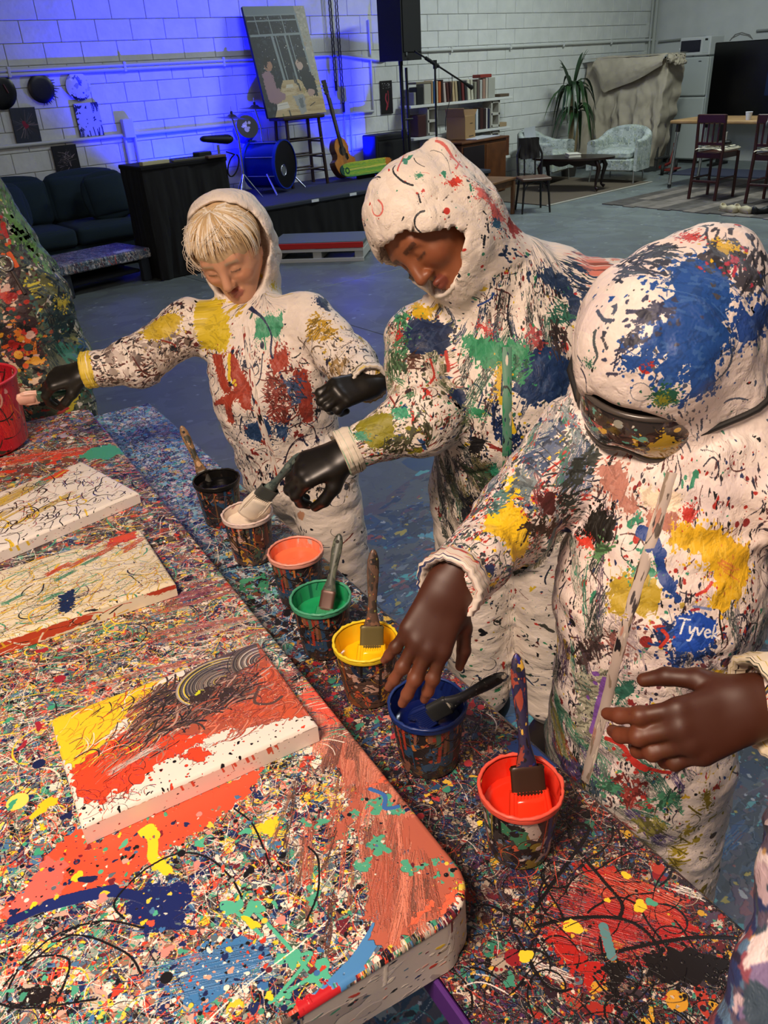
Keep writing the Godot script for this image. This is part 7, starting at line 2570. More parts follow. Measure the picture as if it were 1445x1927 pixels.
	part(am, "cabinet", bx(V(0, 0.24, 0), V(0.62, 0.48, 0.3), 0.015), hexm("0c0c0e", 0.7))
	part(am, "grille", bx(V(0, 0.21, 0.152), V(0.54, 0.36, 0.012), 0.004), tri_mat(noise_tex(0.4, Color("060608"), Color("1c1c20"), 128), 8.0, 0.8, 0.0, false))
	part(am, "control_strip", bx(V(0, 0.435, 0.152), V(0.54, 0.05, 0.012), 0.004), hexm("1c1c1e", 0.4))
	# chains
	for q in [[V(7.10, 1.62, -9.53), "hanging chain nearest the café painting, ending in a black hook"], [V(7.20, 1.36, -9.53), "longer hanging chain that ends just above the wall outlet"]]:
		var o := thing("chain", q[1], "chain", q[0], 0.0, "chains on the blue wall")
		var g := Geo.new()
		var y := 0.0
		var k := 0
		while q[0].y + y < 4.95:
			for e in [-1.0, 1.0]:
				g.box(V(e * 0.017 if k % 2 == 0 else 0.0, y, 0.0 if k % 2 == 0 else e * 0.017), V(0.012, 0.042, 0.012), 0.004)
			y += 0.036
			k += 1
		part(o, "links", g, hexm("1a1a1e", 0.4, 0.6)).set_meta("kind", "stuff")
		part(o, "hook", bx(V(0, -0.06, 0), V(0.035, 0.12, 0.03), 0.01), hexm("101012", 0.5))
	# loudspeaker on its pole
	var sp := thing("loudspeaker", "big black loudspeaker box on the pole above the stage edge", "loudspeaker", V(7.69, 1.8, -8.9), 0.35)
	var cab := PackedVector2Array([Vector2(-0.26, 0.17), Vector2(0.26, 0.17), Vector2(0.19, -0.2), Vector2(-0.19, -0.2)])
	var cg := Geo.new()
	cg.prism(cab, 0.72, Transform3D(Basis(Vector3.RIGHT, PI / 2), V(0, 0.36, 0)))
	part(sp, "cabinet", cg, hexm("0a0a0c", 0.7))
	part(sp, "grille", bx(V(0, 0.39, 0.178), V(0.46, 0.6, 0.014), 0.005), tri_mat(noise_tex(0.4, Color("050506"), Color("141418"), 128, FastNoiseLite.TYPE_SIMPLEX, 4, 2), 8.0, 0.8, 0.0, false))
	part(sp, "badge", bx(V(-0.17, 0.07, 0.187), V(0.035, 0.035, 0.005), 0.001), hexm("8a8e94", 0.3, 0.7))
	part(sp, "pole_socket", rod([V(0, 0.0, 0), V(0, -0.05, 0)], 0.03, 12), hexm("18181a", 0.5))
	var ss := thing("speaker_stand", "black steel pole stand under the big loudspeaker", "stand", V(7.69, 0.0, -8.9))
	part(ss, "pole", rod([V(0, 1.76, 0), V(0.02, 0.48, 0)], 0.024, 12), hexm("0e0e10", 0.45))
	part(ss, "outer_tube", rod([V(0.09, 1.72, 0), V(0.11, 0.48, 0)], 0.018, 10), hexm("0e0e10", 0.45))
	part(ss, "collar", rod([V(0.01, 1.0, 0), V(0.014, 0.9, 0)], 0.035, 12), hexm("0e0e10", 0.45))
	part(ss, "knob", rod([V(0.03, 1.12, 0), V(0.15, 1.12, 0.03)], 0.012, 8), hexm("0e0e10", 0.45))
	for a in 3:
		part(ss, "leg", rod([V(0.02, 0.62, 0), V(0.02 + cos(a * 2.1 + 0.5) * 0.2, 0.487, sin(a * 2.1 + 0.5) * 0.2)], 0.014, 8), hexm("0e0e10", 0.45))
	# microphone stand
	var ms := thing("microphone_stand", "black microphone stand with a long slanting boom before the bookshelf", "stand", V(8.03, 0.475, -8.62))
	var mb := hexm("101012", 0.45)
	part(ms, "pole", rod([V(0, 0.0, 0), V(0, 1.27, 0)], [0.016, 0.013], 10), mb)
	part(ms, "clutch", rod([V(0, 1.21, 0), V(0, 1.31, 0)], 0.026, 10), mb)
	part(ms, "boom", rod([V(-0.34, 1.42, 0), V(0.58, 1.0, 0)], 0.012, 8), mb)
	part(ms, "counterweight", rod([V(-0.16, 1.338, 0), V(0.06, 1.237, 0)], 0.022, 10), mb)
	part(ms, "microphone", rod([V(0.53, 1.025, 0), V(0.67, 0.96, 0)], [0.016, 0.03], 12), mb)
	var cb := []
	for i in 14:
		var q := i / 13.0
		cb.append(V(0.28 - 0.12 * q + 0.03 * sin(q * 6.0), 1.13 - q * 0.65, 0.02))
	part(ms, "cable", rod(cb, 0.005, 6), mb)
	part(ms, "base", disc_geo(V(0, 0.0, 0), Vector3.UP, [Vector2(0.11, 0), Vector2(0.11, 0.02), Vector2(0.03, 0.04)], 24), mb)
	# little dark poster beside the loudspeaker pole
	var lp := Paint.new(64, 128, Color("141012"), 93, false)
	lp.line(curve([30, 50, 26, 70, 34, 90, 28, 110]), 6, Color("a83040"))
	lp.line(curve([40, 40, 42, 70, 36, 100]), 5, Color("8a2836"))
	lp.scatter(30, Rect2(12, 10, 40, 20), 0.8, 2, cols("c8c8c8"))
	flat_picture("poster", "small black poster with a red figure beside the loudspeaker pole", V(8.0, 1.375, WALL_Z + 0.012), 0.21, 0.41, 0.012, lp)
	# table draped in black before the stage
	var dt := thing("draped_table", "tall table draped to the ground in black cloth beside the couch", "table", V(3.8, 0, -7.85))
	part(dt, "tabletop", bx(V(0, 1.03, 0), V(0.92, 0.04, 0.5), 0.008), black)
	part(dt, "drape", drape([V(0.45, 1.045, -0.24), V(-0.45, 1.045, -0.24), V(-0.45, 1.045, 0.24), V(0.45, 1.045, 0.24), V(0.45, 1.045, -0.24)], 1.04, -0.03, 8, 5.0, 200, 0.05), tri_mat(noise_tex(0.05, Color("040405"), Color("0a0a0d"), 128), 1.0, 0.8))
	part(dt, "inner_frame", bx(V(0, 0.5, 0), V(0.8, 1.0, 0.4), 0.01), black)
	solo("wooden_plank", "short pale plank lying on the corner of the black draped table", "plank", bx(V(0, 0.018, 0), V(0.28, 0.035, 0.07), 0.004), hexm("c9c49a", 0.6), V(3.52, 1.05, -7.66), 0.05)
	solo("wooden_strip", "thin dark strip lying along the front of the draped table", "plank", bx(V(0, 0.01, 0), V(0.36, 0.02, 0.06), 0.003), hexm("5a5a48", 0.6), V(3.88, 1.05, -7.66), 0.0)
	solo("mixer_box", "small dark green box standing on the draped table", "box", bx(V(0, 0.03, 0), V(0.15, 0.06, 0.12), 0.008), hexm("141c18", 0.5), V(4.06, 1.05, -7.72), 0.1)
	solo("notebook", "brown notebook lying at the end of the draped table", "book", bx(V(0, 0.012, 0), V(0.2, 0.024, 0.14), 0.004), hexm("6a5240", 0.6), V(4.14, 1.05, -7.64), 0.0)
	var lo := []
	for i in 22:
		var a := TAU * i / 22
		lo.append(V(0.05 + 0.05 * sin(a) + 0.05 * cos(a), -0.1 + 0.095 * cos(a) - 0.02 * sin(a), 0.02))
	lo.append(V(0.0, 0.03, 0.0))
	solo("cable_loop", "black cable looped over the end of the draped table", "cable", rod(lo, 0.007, 6), black, V(4.27, 1.06, -7.62))

func flat_picture(called: String, label: String, at: Vector3, w: float, h: float, th: float, P: Paint, group := "", tilt := 0.0) -> void:
	var o := thing(called, label, "picture", at, 0.0, group)
	o.rotation.z = tilt
	var m := mat(Color.WHITE, 0.45)
	m.albedo_texture = itex(P.im)
	var g := Geo.new()
	g.quad(V(-w / 2, h / 2, th / 2), V(w / 2, h / 2, th / 2), V(w / 2, -h / 2, th / 2), V(-w / 2, -h / 2, th / 2), Vector3.BACK)
	part(o, "print", g, m)
	part(o, "backing", bx(V(0, 0, -0.0005), V(w, h, th - 0.001), 0.002), hexm("1a1a1e", 0.7))

func build_painting() -> void:
	# café scene: tall window over a long table with two diners (generic)
	var P := Paint.new(512, 704, Color("20242a"), 94, false)
	P.scatter(500, Rect2(0, 0, 512, 704), 3, 16, cols("161a20 2a3038 343c42 1c2026 3a4248"))
	P.scatter(140, Rect2(60, 60, 340, 360), 1, 4, cols("d8d0b0 8a94a0 c8c8c0 6a7480"))
	var fr := Color("8a9690")
	P.poly(pl([0, 0, 512, 0, 512, 50, 0, 60]), Color("7e8a86"))
	P.poly(pl([420, 0, 512, 0, 512, 704, 470, 704]), Color("a8a48e"))
	P.scatter(160, Rect2(430, 0, 82, 500), 2, 12, cols("b8b49c 9a967e a89a78 c0baa0"))
	for y in [58, 92, 182]:
		P.line([Vector2(14, y), Vector2(430, y - 6)], 9 if y != 182 else 16, fr)
	for x in [80, 190, 300]:
		P.line([Vector2(x - 4, 60), Vector2(x + 6, 182)], 7, fr)
	for q in [[185, 20], [215, 8], [295, 16], [330, 8]]:
		P.line([Vector2(q[0], 185), Vector2(q[0] + 24, 470)], q[1], fr)
	P.line([Vector2(420, 40), Vector2(450, 420)], 14, fr)
	# table in perspective
	P.poly(pl([190, 470, 330, 470, 512, 600, 512, 704, 60, 704, 110, 620]), Color("c0a878"))
	for i in 50:
		P.smear(300 + P.r.randf_range(-160, 180), P.r.randf_range(490, 690), P.r.randf_range(-0.3, 0.3), 130, 16, cols("c8b284 b89c68 d0bc90 a88c5c c8b080")[P.r.randi() % 5], 0.7)
	# left diner, dusty pink
	P.rough(pl([30, 420, 90, 400, 130, 450, 150, 540, 190, 560, 180, 590, 100, 620, 40, 600]), Color("9a7a7e"), 5, 1.0)
	P.blob(98, 372, 34, Color("b08468"), 0.15)
	P.rough(pl([60, 350, 80, 320, 120, 318, 135, 340, 100, 345, 80, 390]), Color("1e1a1c"), 5, 1.0)
	P.rough(pl([120, 450, 190, 470, 170, 510, 130, 520]), Color("1c2226"), 5, 1.0)
	# right diner, black jacket
	P.rough(pl([350, 420, 420, 410, 470, 470, 470, 590, 400, 580, 360, 510]), Color("14161a"), 6, 1.0)
	P.blob(362, 378, 32, Color("c0a490"), 0.15)
	P.rough(pl([350, 350, 372, 325, 420, 335, 440, 390, 400, 400, 392, 360]), Color("3a3028"), 6, 1.0)
	P.blob(415, 560, 28, Color("b09080"), 0.2)
	# things on the table
	P.poly(pl([100, 620, 190, 610, 200, 650, 90, 660]), Color("d8d0bc"))
	P.line([Vector2(105, 632), Vector2(188, 626)], 2, Color("8a8478"))
	P.poly(pl([215, 500, 270, 498, 268, 520, 205, 522]), Color("d0c8b0"))
	P.rough(pl([250, 575, 340, 565, 350, 590, 335, 690, 290, 700, 270, 640]), Color("9a9a92"), 6, 1.0)
	P.rough(pl([290, 600, 330, 590, 325, 660, 300, 660]), Color("6a6e6e"), 5, 1.0)
	for q in [[290, 450], [305, 460], [320, 500], [350, 520], [130, 690], [190, 670]]:
		P.line([Vector2(q[0], q[1]), Vector2(q[0] + 4, q[1] + 40)], 12, cols("8a8a5a a89a60 4a4a40 3a3a34")[P.r.randi() % 4])
	P.line([Vector2(380, 650), Vector2(430, 628)], 6, Color("3a3028"))
	var o := thing("canvas_painting", "large café painting of two diners at a table leaning on the wall", "painting", V(6.2, 1.275, -9.17))
	o.rotation.x = -0.24
	o.rotation.z = 0.005
	var w := 0.87
	var h := 1.20
	var m := mat(Color.WHITE, 0.5)
	m.albedo_texture = itex(P.im)
	var g := Geo.new()
	g.quad(V(-w / 2, h, 0.022), V(w / 2, h, 0.022), V(w / 2, 0, 0.022), V(-w / 2, 0, 0.022), Vector3.BACK)
	part(o, "painted_canvas", g, m)
	part(o, "stretcher", bx(V(0, h / 2, 0), V(w, h, 0.042), 0.004), hexm("1a1816", 0.7))

func build_guitar() -> void:
	var o := thing("acoustic_guitar", "tan acoustic guitar leaning against the blue wall beside the skimboard", "guitar", V(6.90, 0.485, -9.18))
	o.basis = Basis(Vector3.RIGHT, -0.20) * Basis(Vector3.BACK, 0.10) * Basis(Vector3.UP, 0.1)
	var out := PackedVector2Array()
	for i in 48:
		var a := TAU * i / 48
		var y := sin(a)
		var w := 0.195 if y < 0 else 0.145
		var r := w * (1.0 - 0.22 * exp(-pow((y - 0.18) / 0.22, 2.0)))
		out.append(Vector2(cos(a) * r * pow(absf(cos(a)), -0.25) if absf(cos(a)) > 0.01 else 0.0, 0.245 + y * 0.245))
	var g := Geo.new()
	g.prism(out, 0.10)
	part(o, "body", g, hexm("5a3018", 0.35))
	var g2 := Geo.new()
	g2.prism(Geometry2D.offset_polygon(out, -0.006)[0], 0.006, Transform3D(Basis(), V(0, 0, 0.052)))
	var wt := tri_mat(noise_tex(0.03, Color("b06a28"), Color("c88a44"), 128), 2.0, 0.3, 0.0, false)
	part(o, "soundboard", g2, wt, "tan spruce top")
	part(o, "sound_hole", disc_geo(V(0, 0.325, 0.0555), Vector3.BACK, [Vector2(0.05, 0), Vector2(0.001, 0.0005)], 24), hexm("0c0806", 0.8))
	part(o, "rosette", disc_geo(V(0, 0.325, 0.055), Vector3.BACK, [Vector2(0.062, 0), Vector2(0.05, 0.0012)], 24), hexm("3a2414", 0.5))
	part(o, "bridge", bx(V(0, 0.14, 0.06), V(0.15, 0.026, 0.012), 0.004), hexm("1c100a", 0.5))
	var pg := Geo.new()
	pg.prism(pl([0.03, 0.30, 0.075, 0.28, 0.08, 0.22, 0.045, 0.20, 0.02, 0.24]), 0.002, Transform3D(Basis(), V(0, 0, 0.0565)))
	part(o, "pickguard", pg, hexm("1a0e0a", 0.25))
	part(o, "neck", bx(V(0, 0.70, 0.05), V(0.052, 0.62, 0.03), 0.01), hexm("2a180e", 0.45))
	part(o, "fingerboard", bx(V(0, 0.66, 0.068), V(0.048, 0.60, 0.008), 0.002), hexm("140c08", 0.5))
	part(o, "headstock", bx(V(0, 1.09, 0.042), V(0.075, 0.17, 0.018), 0.006), hexm("140c08", 0.4))
	for k in 6:
		part(o, "tuning_peg", rod([V((k % 2 * 2 - 1) * 0.036, 1.04 + (k / 2) * 0.045, 0.042), V((k % 2 * 2 - 1) * 0.062, 1.04 + (k / 2) * 0.045, 0.042)], 0.008, 8), hexm("c8c8c0", 0.3, 0.7))
		part(o, "string", rod([V((k - 2.5) * 0.009, 0.14, 0.068), V((k - 2.5) * 0.007, 1.02, 0.075)], 0.0012, 4), hexm("b8b0a0", 0.3, 0.8))

# ---------- bookshelves, armchairs, plant, draped rack, fridge corner ----------
func shelf_block(at: Vector3, label: String) -> void:
	var o := thing("concrete_block", label, "concrete block", at, 0.0)
	var m := hexm("b4b2a8", 0.9)
	var g := Geo.new()
	for y in [0.02, 0.185, 0.35]:
		g.box(V(0, y + 0.005, 0), V(0.19, 0.036, 0.19), 0.004)
	for x in [-0.08, 0.08]:
		g.box(V(x, 0.19, 0), V(0.032, 0.375, 0.19), 0.004)
	g.box(V(0, 0.19, -0.085), V(0.17, 0.37, 0.02), 0.002)
	part(o, "webs", g, m)

func armchair(label: String, at: Vector3, turn: float, sd: int) -> void:
	# tub chair facing local +z
	var o := thing("armchair", label, "armchair", at, turn, "")
	var P := Paint.new(256, 256, Color("aab2b0"), sd, false)
	P.scatter(140, Rect2(0, 0, 256, 256), 4, 26, cols("9aa4a2 c2c8c4 b4bcb6 8a9490 a8b09c"), 0.6)
	P.scatter(260, Rect2(0, 0, 256, 256), 1, 5, cols("6a7470 d8dcd4 8a9068 5a625c c8ccc4"), 0.6)
	var m := P.material(0.85, 0.1)
	m.uv1_triplanar = true
	m.uv1_scale = V(2.2, 2.2, 2.2)
	var g := Geo.new()
	# wrap of arms and back: a U-shaped wall, higher at the back
	var Pn := PackedVector3Array()
	var n := 40
	var prof := [[0.0, 0.0], [0.0, 1.0], [0.3, 1.05], [0.7, 1.05], [1.0, 1.0], [1.0, 0.0]]
	for q in prof:
		for i in n:
			var t := i / float(n - 1)
			var a := PI * t
			var px := -cos(a) * 0.40
			var pz := 0.0 - sin(a) * 0.22 - 0.08
			if t < 0.18:
				px = -0.40
				pz = lerpf(0.36, -0.14, t / 0.18)
			elif t > 0.82:
				px = 0.40
				pz = lerpf(-0.14, 0.36, (t - 0.82) / 0.18)
			else:
				var b := PI * (t - 0.18) / 0.64
				px = -cos(b) * 0.40
				pz = -0.14 - sin(b) * 0.22
			var top := 0.56 + 0.17 * sin(PI * clampf((t - 0.1) / 0.8, 0.0, 1.0))
			var w := V(-px, 0, -pz - 0.1).normalized()
			Pn.append(V(px, 0.17 + (top - 0.17) * minf(q[1], 1.0) + (q[1] - 1.0) * 0.6 * (1.0 if q[1] > 1.0 else 0.0), pz) + w * q[0] * 0.13)
	g.surf(Pn, n, prof.size(), false, false)
	for e in [0, n - 1]:
		var ring := PackedVector3Array()
		for k in prof.size():
			ring.append(Pn[k * n + e])
		g.fan(ring, V(0, 0, 1))
	part(o, "wrap", g, m)
	part(o, "seat_base", bx(V(0, 0.25, 0.05), V(0.62, 0.17, 0.60), 0.02), m)
	part(o, "seat_cushion", bx(V(0, 0.385, 0.06), V(0.54, 0.13, 0.58), 0.04), m)
	for q in [[-0.34, 0.3], [0.34, 0.3], [-0.26, -0.26], [0.26, -0.26]]:
		part(o, "leg", rod([V(q[0], 0.17, q[1]), V(q[0] * 1.04, 0.0, q[1] * 1.04)], 0.012, 8), hexm("c0c4c4", 0.25, 0.9))

func pub_chair(label: String, at: Vector3) -> void:
	# tall chair facing +x, back towards -x
	var o := thing("dining_chair", label, "chair", at, 0.0, "")
	var w := hexm("3a1510", 0.4)
	for z in [-0.18, 0.18]:
		part(o, "back_post", rod([V(-0.04, 0.0, z * 1.02), V(0.0, 0.58, z), V(-0.03, 0.99, z)], [0.021, 0.022, 0.018], 8), w)
		part(o, "front_leg", rod([V(0.40, 0.0, z), V(0.39, 0.55, z)], 0.02, 8), w)
		part(o, "side_rail", rod([V(0.0, 0.25, z), V(0.39, 0.25, z)], 0.012, 6), w)
	part(o, "top_rail", bx(V(-0.028, 0.945, 0), V(0.025, 0.10, 0.38), 0.01), w)
	part(o, "lower_rail", bx(V(-0.005, 0.66, 0), V(0.022, 0.04, 0.34), 0.006), w)
	for k in 4:
		part(o, "back_slat", bx(V(-0.018, 0.79, -0.105 + k * 0.07), V(0.014, 0.24, 0.024), 0.004), w)
	part(o, "apron", bx(V(0.19, 0.525, 0), V(0.40, 0.07, 0.36), 0.006), w)
	part(o, "foot_rail", bx(V(-0.03, 0.22, 0), V(0.02, 0.03, 0.34), 0.005), w)
	var F := Field.new(V(-0.06, 0.53, -0.24), V(0.48, 0.66, 0.24), 0.012)
	F.bone(V(0.06, 0.585, -0.06), V(0.34, 0.585, -0.06), 0.15, 0.15, 0.03, 0, Vector3.UP, 4.2)
	F.bone(V(0.06, 0.585, 0.06), V(0.34, 0.585, 0.06), 0.15, 0.15, 0.03, 0, Vector3.UP, 4.2)
	var g := Geo.new()
	F.net(g)
	part(o, "seat_pad", g, hexm("cfc6b0", 0.7), "cream padded seat")

func build_lounge() -> void:
	var white := hexm("d4d6d2", 0.6)
	# shelves on blocks
	var names := ["long white top shelf board on concrete blocks, loaded with books", "white middle shelf board with books and a cardboard box", "white lowest shelf board mostly hidden behind the cabinet"]
	for k in 3:
		solo("shelf_board", names[k], "shelf", bx(V(0, -0.018, 0), V([2.08, 2.0, 1.74][k], 0.036, 0.27), 0.004), white, V([9.22, 9.22, 9.37][k], [1.255, 0.845, 0.43][k], -9.43), 0.0, "")
	shelf_block(V(8.62, 0.845, -9.42), "grey concrete block holding up the left end of the top shelf")
	shelf_block(V(9.92, 0.845, -9.42), "grey concrete block with two hollow cells under the right of the top shelf")
	shelf_block(V(9.92, 0.43, -9.42), "grey concrete block under the right of the middle shelf")
	shelf_block(V(8.62, 0.43, -9.42), "grey concrete block under the left of the middle shelf")
	shelf_block(V(9.92, 0.015, -9.42), "grey concrete block on the ground under the lowest shelf, right")
	shelf_block(V(8.62, 0.015, -9.42), "grey concrete block on the ground under the lowest shelf, left")
	var r := RandomNumberGenerator.new()
	r.seed = 31
	var bc := ["8a8a80", "0e0e14", "aaa89c", "b89468", "3a6a9a", "d0c0a0", "b0582a", "2a1a18", "b8a8a0", "4a2420", "3a2020", "c0a880", "a89878", "1c1a1c", "6a2a28", "2a2a30", "c8c4b0", "c0bca8", "8a8878", "5a4a44", "b0b0a8", "9a7a6a", "c8c0b0", "a4a49a"]
	var bn := ["grey", "black", "pale grey", "tan", "blue", "cream", "orange", "dark brown", "dusty pink", "maroon", "brown", "beige", "khaki", "black", "red brown", "charcoal", "ivory", "pale", "olive grey", "brown grey", "light grey", "rust", "off-white", "grey"]
	var x := 8.28
	for k in 24:
		var w: float = [0.05, 0.13, 0.14, 0.03, 0.05, 0.03, 0.05, 0.04, 0.05, 0.05, 0.04, 0.045, 0.05, 0.06, 0.05, 0.04, 0.06, 0.05, 0.05, 0.05, 0.05, 0.06, 0.04, 0.15][k]
		var h: float = [0.16, 0.22, 0.25, 0.29, 0.28, 0.28, 0.27, 0.29, 0.25, 0.25, 0.26, 0.26, 0.26, 0.26, 0.25, 0.25, 0.27, 0.27, 0.23, 0.26, 0.25, 0.26, 0.27, 0.27][k]
		var o := solo("book", "%s book standing on the top shelf, %s" % [bn[k], ["at its left end", "near its left end", "towards the left", "left of the middle", "in the middle", "right of the middle", "towards the right", "at the right stack"][k / 3]], "book", bx(V(0, h / 2, 0), V(w - 0.006, h, 0.17), 0.006), hexm(bc[k], 0.6), V(x + w / 2, 1.256, -9.42), 0.0, "books on the top shelf")
		if k > 7 and k < 18:
			o.rotation.z = 0.09
			o.position.x -= 0.0
		x += w + (0.012 if k > 7 and k < 18 else 0.008)
	solo("book", "red book lying flat on top of the right-hand stack of the top shelf", "book", bx(V(0, 0.02, 0), V(0.24, 0.045, 0.17), 0.006), hexm("8a3226", 0.6), V(9.72, 1.532, -9.42), 0.0, "books on the top shelf")
	solo("book", "brown book lying flat on the far left books of the top shelf", "book", bx(V(0, 0.014, 0), V(0.30, 0.028, 0.17), 0.006), hexm("7a705c", 0.6), V(8.48, 1.51, -9.42), 0.0, "books on the top shelf")
	solo("book", "brown book lying flat at the right end of the top shelf", "book", bx(V(0, 0.02, 0), V(0.2, 0.04, 0.15), 0.006), hexm("5a4a3a", 0.6), V(10.14, 1.256, -9.42), 0.0, "books on the top shelf")
	x = 9.30
	for k in 11:
		var w: float = [0.06, 0.05, 0.06, 0.04, 0.05, 0.04, 0.07, 0.06, 0.03, 0.05, 0.05][k]
		var h: float = [0.24, 0.25, 0.27, 0.28, 0.28, 0.28, 0.29, 0.28, 0.28, 0.27, 0.27][k]
		solo("book", "%s book on the middle shelf, %s" % [["olive", "green grey", "white", "teal", "white and blue", "black", "dark maroon", "brown", "white", "navy", "grey"][k], ["beside the cardboard box", "left of the middle", "in the middle", "beside the block"][k / 3]], "book", bx(V(0, h / 2, 0), V(w - 0.005, h, 0.17), 0.006), hexm(["6a6a50", "5a6048", "d4d4cc", "1f4a5a", "c8ccd0", "16161a", "3a1a18", "2a1814", "d0ccc4", "1a1c38", "9a988a"][k], 0.6), V(x + w / 2, 0.846, -9.42), 0.0, "books on the middle shelf")
		x += w
	solo("book", "small brown book lying at the right end of the middle shelf", "book", bx(V(0, 0.03, 0), V(0.16, 0.06, 0.14), 0.006), hexm("9a8464", 0.6), V(10.12, 0.846, -9.42), 0.0, "books on the middle shelf")
	solo("book", "dark red binder at the left end of the middle shelf", "book", bx(V(0, 0.14, 0), V(0.16, 0.28, 0.18), 0.008), hexm("3a1a1c", 0.6), V(8.42, 0.846, -9.42), 0.0, "books on the middle shelf")
	var cb := thing("cardboard_box", "open cardboard box in front of the middle shelf, side lit blue", "box", V(8.98, 0.775, -9.12), 0.35)
	var kb := hexm("9a7a52", 0.85)
	part(cb, "carton", bx(V(0, 0.15, 0), V(0.34, 0.30, 0.30), 0.004), kb)
	part(cb, "flap", bx(V(-0.19, 0.35, 0), V(0.012, 0.12, 0.29), 0.002, Basis(Vector3.BACK, 0.35)), kb)
	part(cb, "flap", bx(V(0.2, 0.33, 0), V(0.012, 0.11, 0.29), 0.002, Basis(Vector3.BACK, -0.8)), kb)
	part(cb, "print_mark", bx(V(0.03, 0.2, 0.151), V(0.09, 0.012, 0.002), 0.0), hexm("4a3a28", 0.8), "small dark print")
	part(cb, "print_mark", bx(V(0.03, 0.035, 0.151), V(0.16, 0.014, 0.002), 0.0), hexm("4a3a28", 0.8), "small dark print")
	var cab := thing("cabinet", "brown wooden cabinet below the shelves with papers on top", "cabinet", V(9.08, 0, -8.96), 0.12)
	var cw := tri_mat(noise_tex(0.02, Color("4a2812"), Color("6a3e1e"), 128), 1.5, 0.45, 0.0, false)
	part(cab, "carcass", bx(V(0, 0.38, 0), V(1.05, 0.72, 0.40), 0.01), cw)
	part(cab, "top_board", bx(V(0, 0.755, 0), V(1.12, 0.03, 0.46), 0.008), cw)
	part(cab, "door", bx(V(-0.26, 0.38, 0.206), V(0.48, 0.64, 0.016), 0.004), hexm("1c1418", 0.4))
	part(cab, "door", bx(V(0.26, 0.38, 0.206), V(0.48, 0.64, 0.016), 0.004), cw)
	solo("paper_sheets", "pale sheets of paper spread on top of the brown cabinet", "paper", bx(V(0, 0.006, 0), V(0.62, 0.012, 0.30), 0.002), hexm("c4c6cc", 0.7), V(9.2, 0.772, -8.96), 0.2)
	solo("card_box", "brown card box standing at the right end of the cabinet", "box", bx(V(0, 0.13, 0), V(0.18, 0.26, 0.20), 0.004), hexm("5a3018", 0.7), V(10.14, 0.434, -9.42), 0.0)
	# low wooden bench and black bentwood chair
	var bw := tri_mat(noise_tex(0.02, Color("5a3a20"), Color("7a5430"), 128), 1.5, 0.5, 0.0, false)
	var bt := thing("side_bench", "small brown wooden table behind the bending man's back", "table", V(7.75, 0, -7.42), 0.25)
	part(bt, "top", bx(V(0, 0.425, 0), V(0.76, 0.03, 0.42), 0.006), bw)
	part(bt, "apron", bx(V(0, 0.37, 0.17), V(0.70, 0.08, 0.02), 0.004), bw)
	part(bt, "apron", bx(V(0.34, 0.37, 0), V(0.02, 0.08, 0.34), 0.004), bw)
	for sx in [-1.0, 1.0]:
		for sz in [-1.0, 1.0]:
			part(bt, "leg", bx(V(sx * 0.35, 0.2, sz * 0.18), V(0.045, 0.41, 0.045), 0.005), bw)
	var ch := thing("bentwood_chair", "black bentwood chair with a brown seat beside the small table", "chair", V(8.42, 0, -7.25), -0.6)
	var bk := hexm("0e0c0c", 0.4)
	part(ch, "seat", bx(V(0, 0.40, 0), V(0.38, 0.035, 0.38), 0.012), hexm("5a4030", 0.5))
	for sx in [-1.0, 1.0]:
		part(ch, "front_leg", rod([V(sx * 0.15, 0.39, 0.15), V(sx * 0.18, 0.0, 0.19)], [0.016, 0.012], 8), bk)
		part(ch, "rear_leg", rod([V(sx * 0.14, 0.39, -0.16), V(sx * 0.17, 0.0, -0.22)], [0.016, 0.013], 8), bk)
		part(ch, "brace", rod([V(sx * 0.155, 0.27, 0.16), V(sx * 0.10, 0.35, 0.14), V(0.0, 0.375, 0.13)], 0.009, 6), bk)
	part(ch, "hoop", rod([V(-0.15, 0.40, -0.17), V(-0.16, 0.66, -0.21), V(-0.10, 0.80, -0.24), V(0, 0.84, -0.25), V(0.10, 0.80, -0.24), V(0.16, 0.66, -0.21), V(0.15, 0.40, -0.17)], 0.015, 8), bk)
	part(ch, "inner_hoop", rod([V(-0.07, 0.40, -0.175), V(-0.07, 0.62, -0.205), V(0, 0.70, -0.22), V(0.07, 0.62, -0.205), V(0.07, 0.40, -0.175)], 0.011, 8), bk)
	solo("jacket", "dark jacket hung over the top of the bentwood chair back", "jacket", drape([V(-0.13, 0.85, -0.20), V(0.12, 0.85, -0.20), V(0.12, 0.85, -0.30), V(-0.13, 0.85, -0.30)], 0.24, 0.02, 14, 8.0, 60, 0.03), hexm("16100e", 0.9), V(8.42, 0, -7.25), -0.6)
	# rug
	var rp := tri_mat(noise_tex(0.15, Color("4e4438"), Color("66594a"), 256, FastNoiseLite.TYPE_SIMPLEX, 4, 6), 1.5, 0.95)
	var rug := thing("rug", "brown rug with a pale border under the coffee table and armchairs", "rug", V(10.05, 0.0, -8.35), 0.04)
	part(rug, "pile", bx(V(0, 0.006, 0), V(2.5, 0.012, 1.9), 0.003), rp)
	part(rug, "binding", bx(V(0, 0.007, 0.96), V(2.54, 0.014, 0.03), 0.003), hexm("a8a49a", 0.9), "pale binding")
	armchair("pale tub armchair against the wall with a towel over its back", V(10.62, 0.013, -8.98), 0.25, 96)
	solo("towel", "pale striped towel hung over the back of the armchair by the wall", "towel", drape([V(-0.22, 0.79, -0.20), V(0.16, 0.80, -0.20)], 0.33, 0.10, 22, 6.0, 40, 0.012), hexm("b8bcc4", 0.9), V(10.60, 0.013, -8.98), 0.25)
	armchair("worn mottled tub armchair in front of the draped rack", V(11.28, 0.013, -7.98), -1.35, 97)
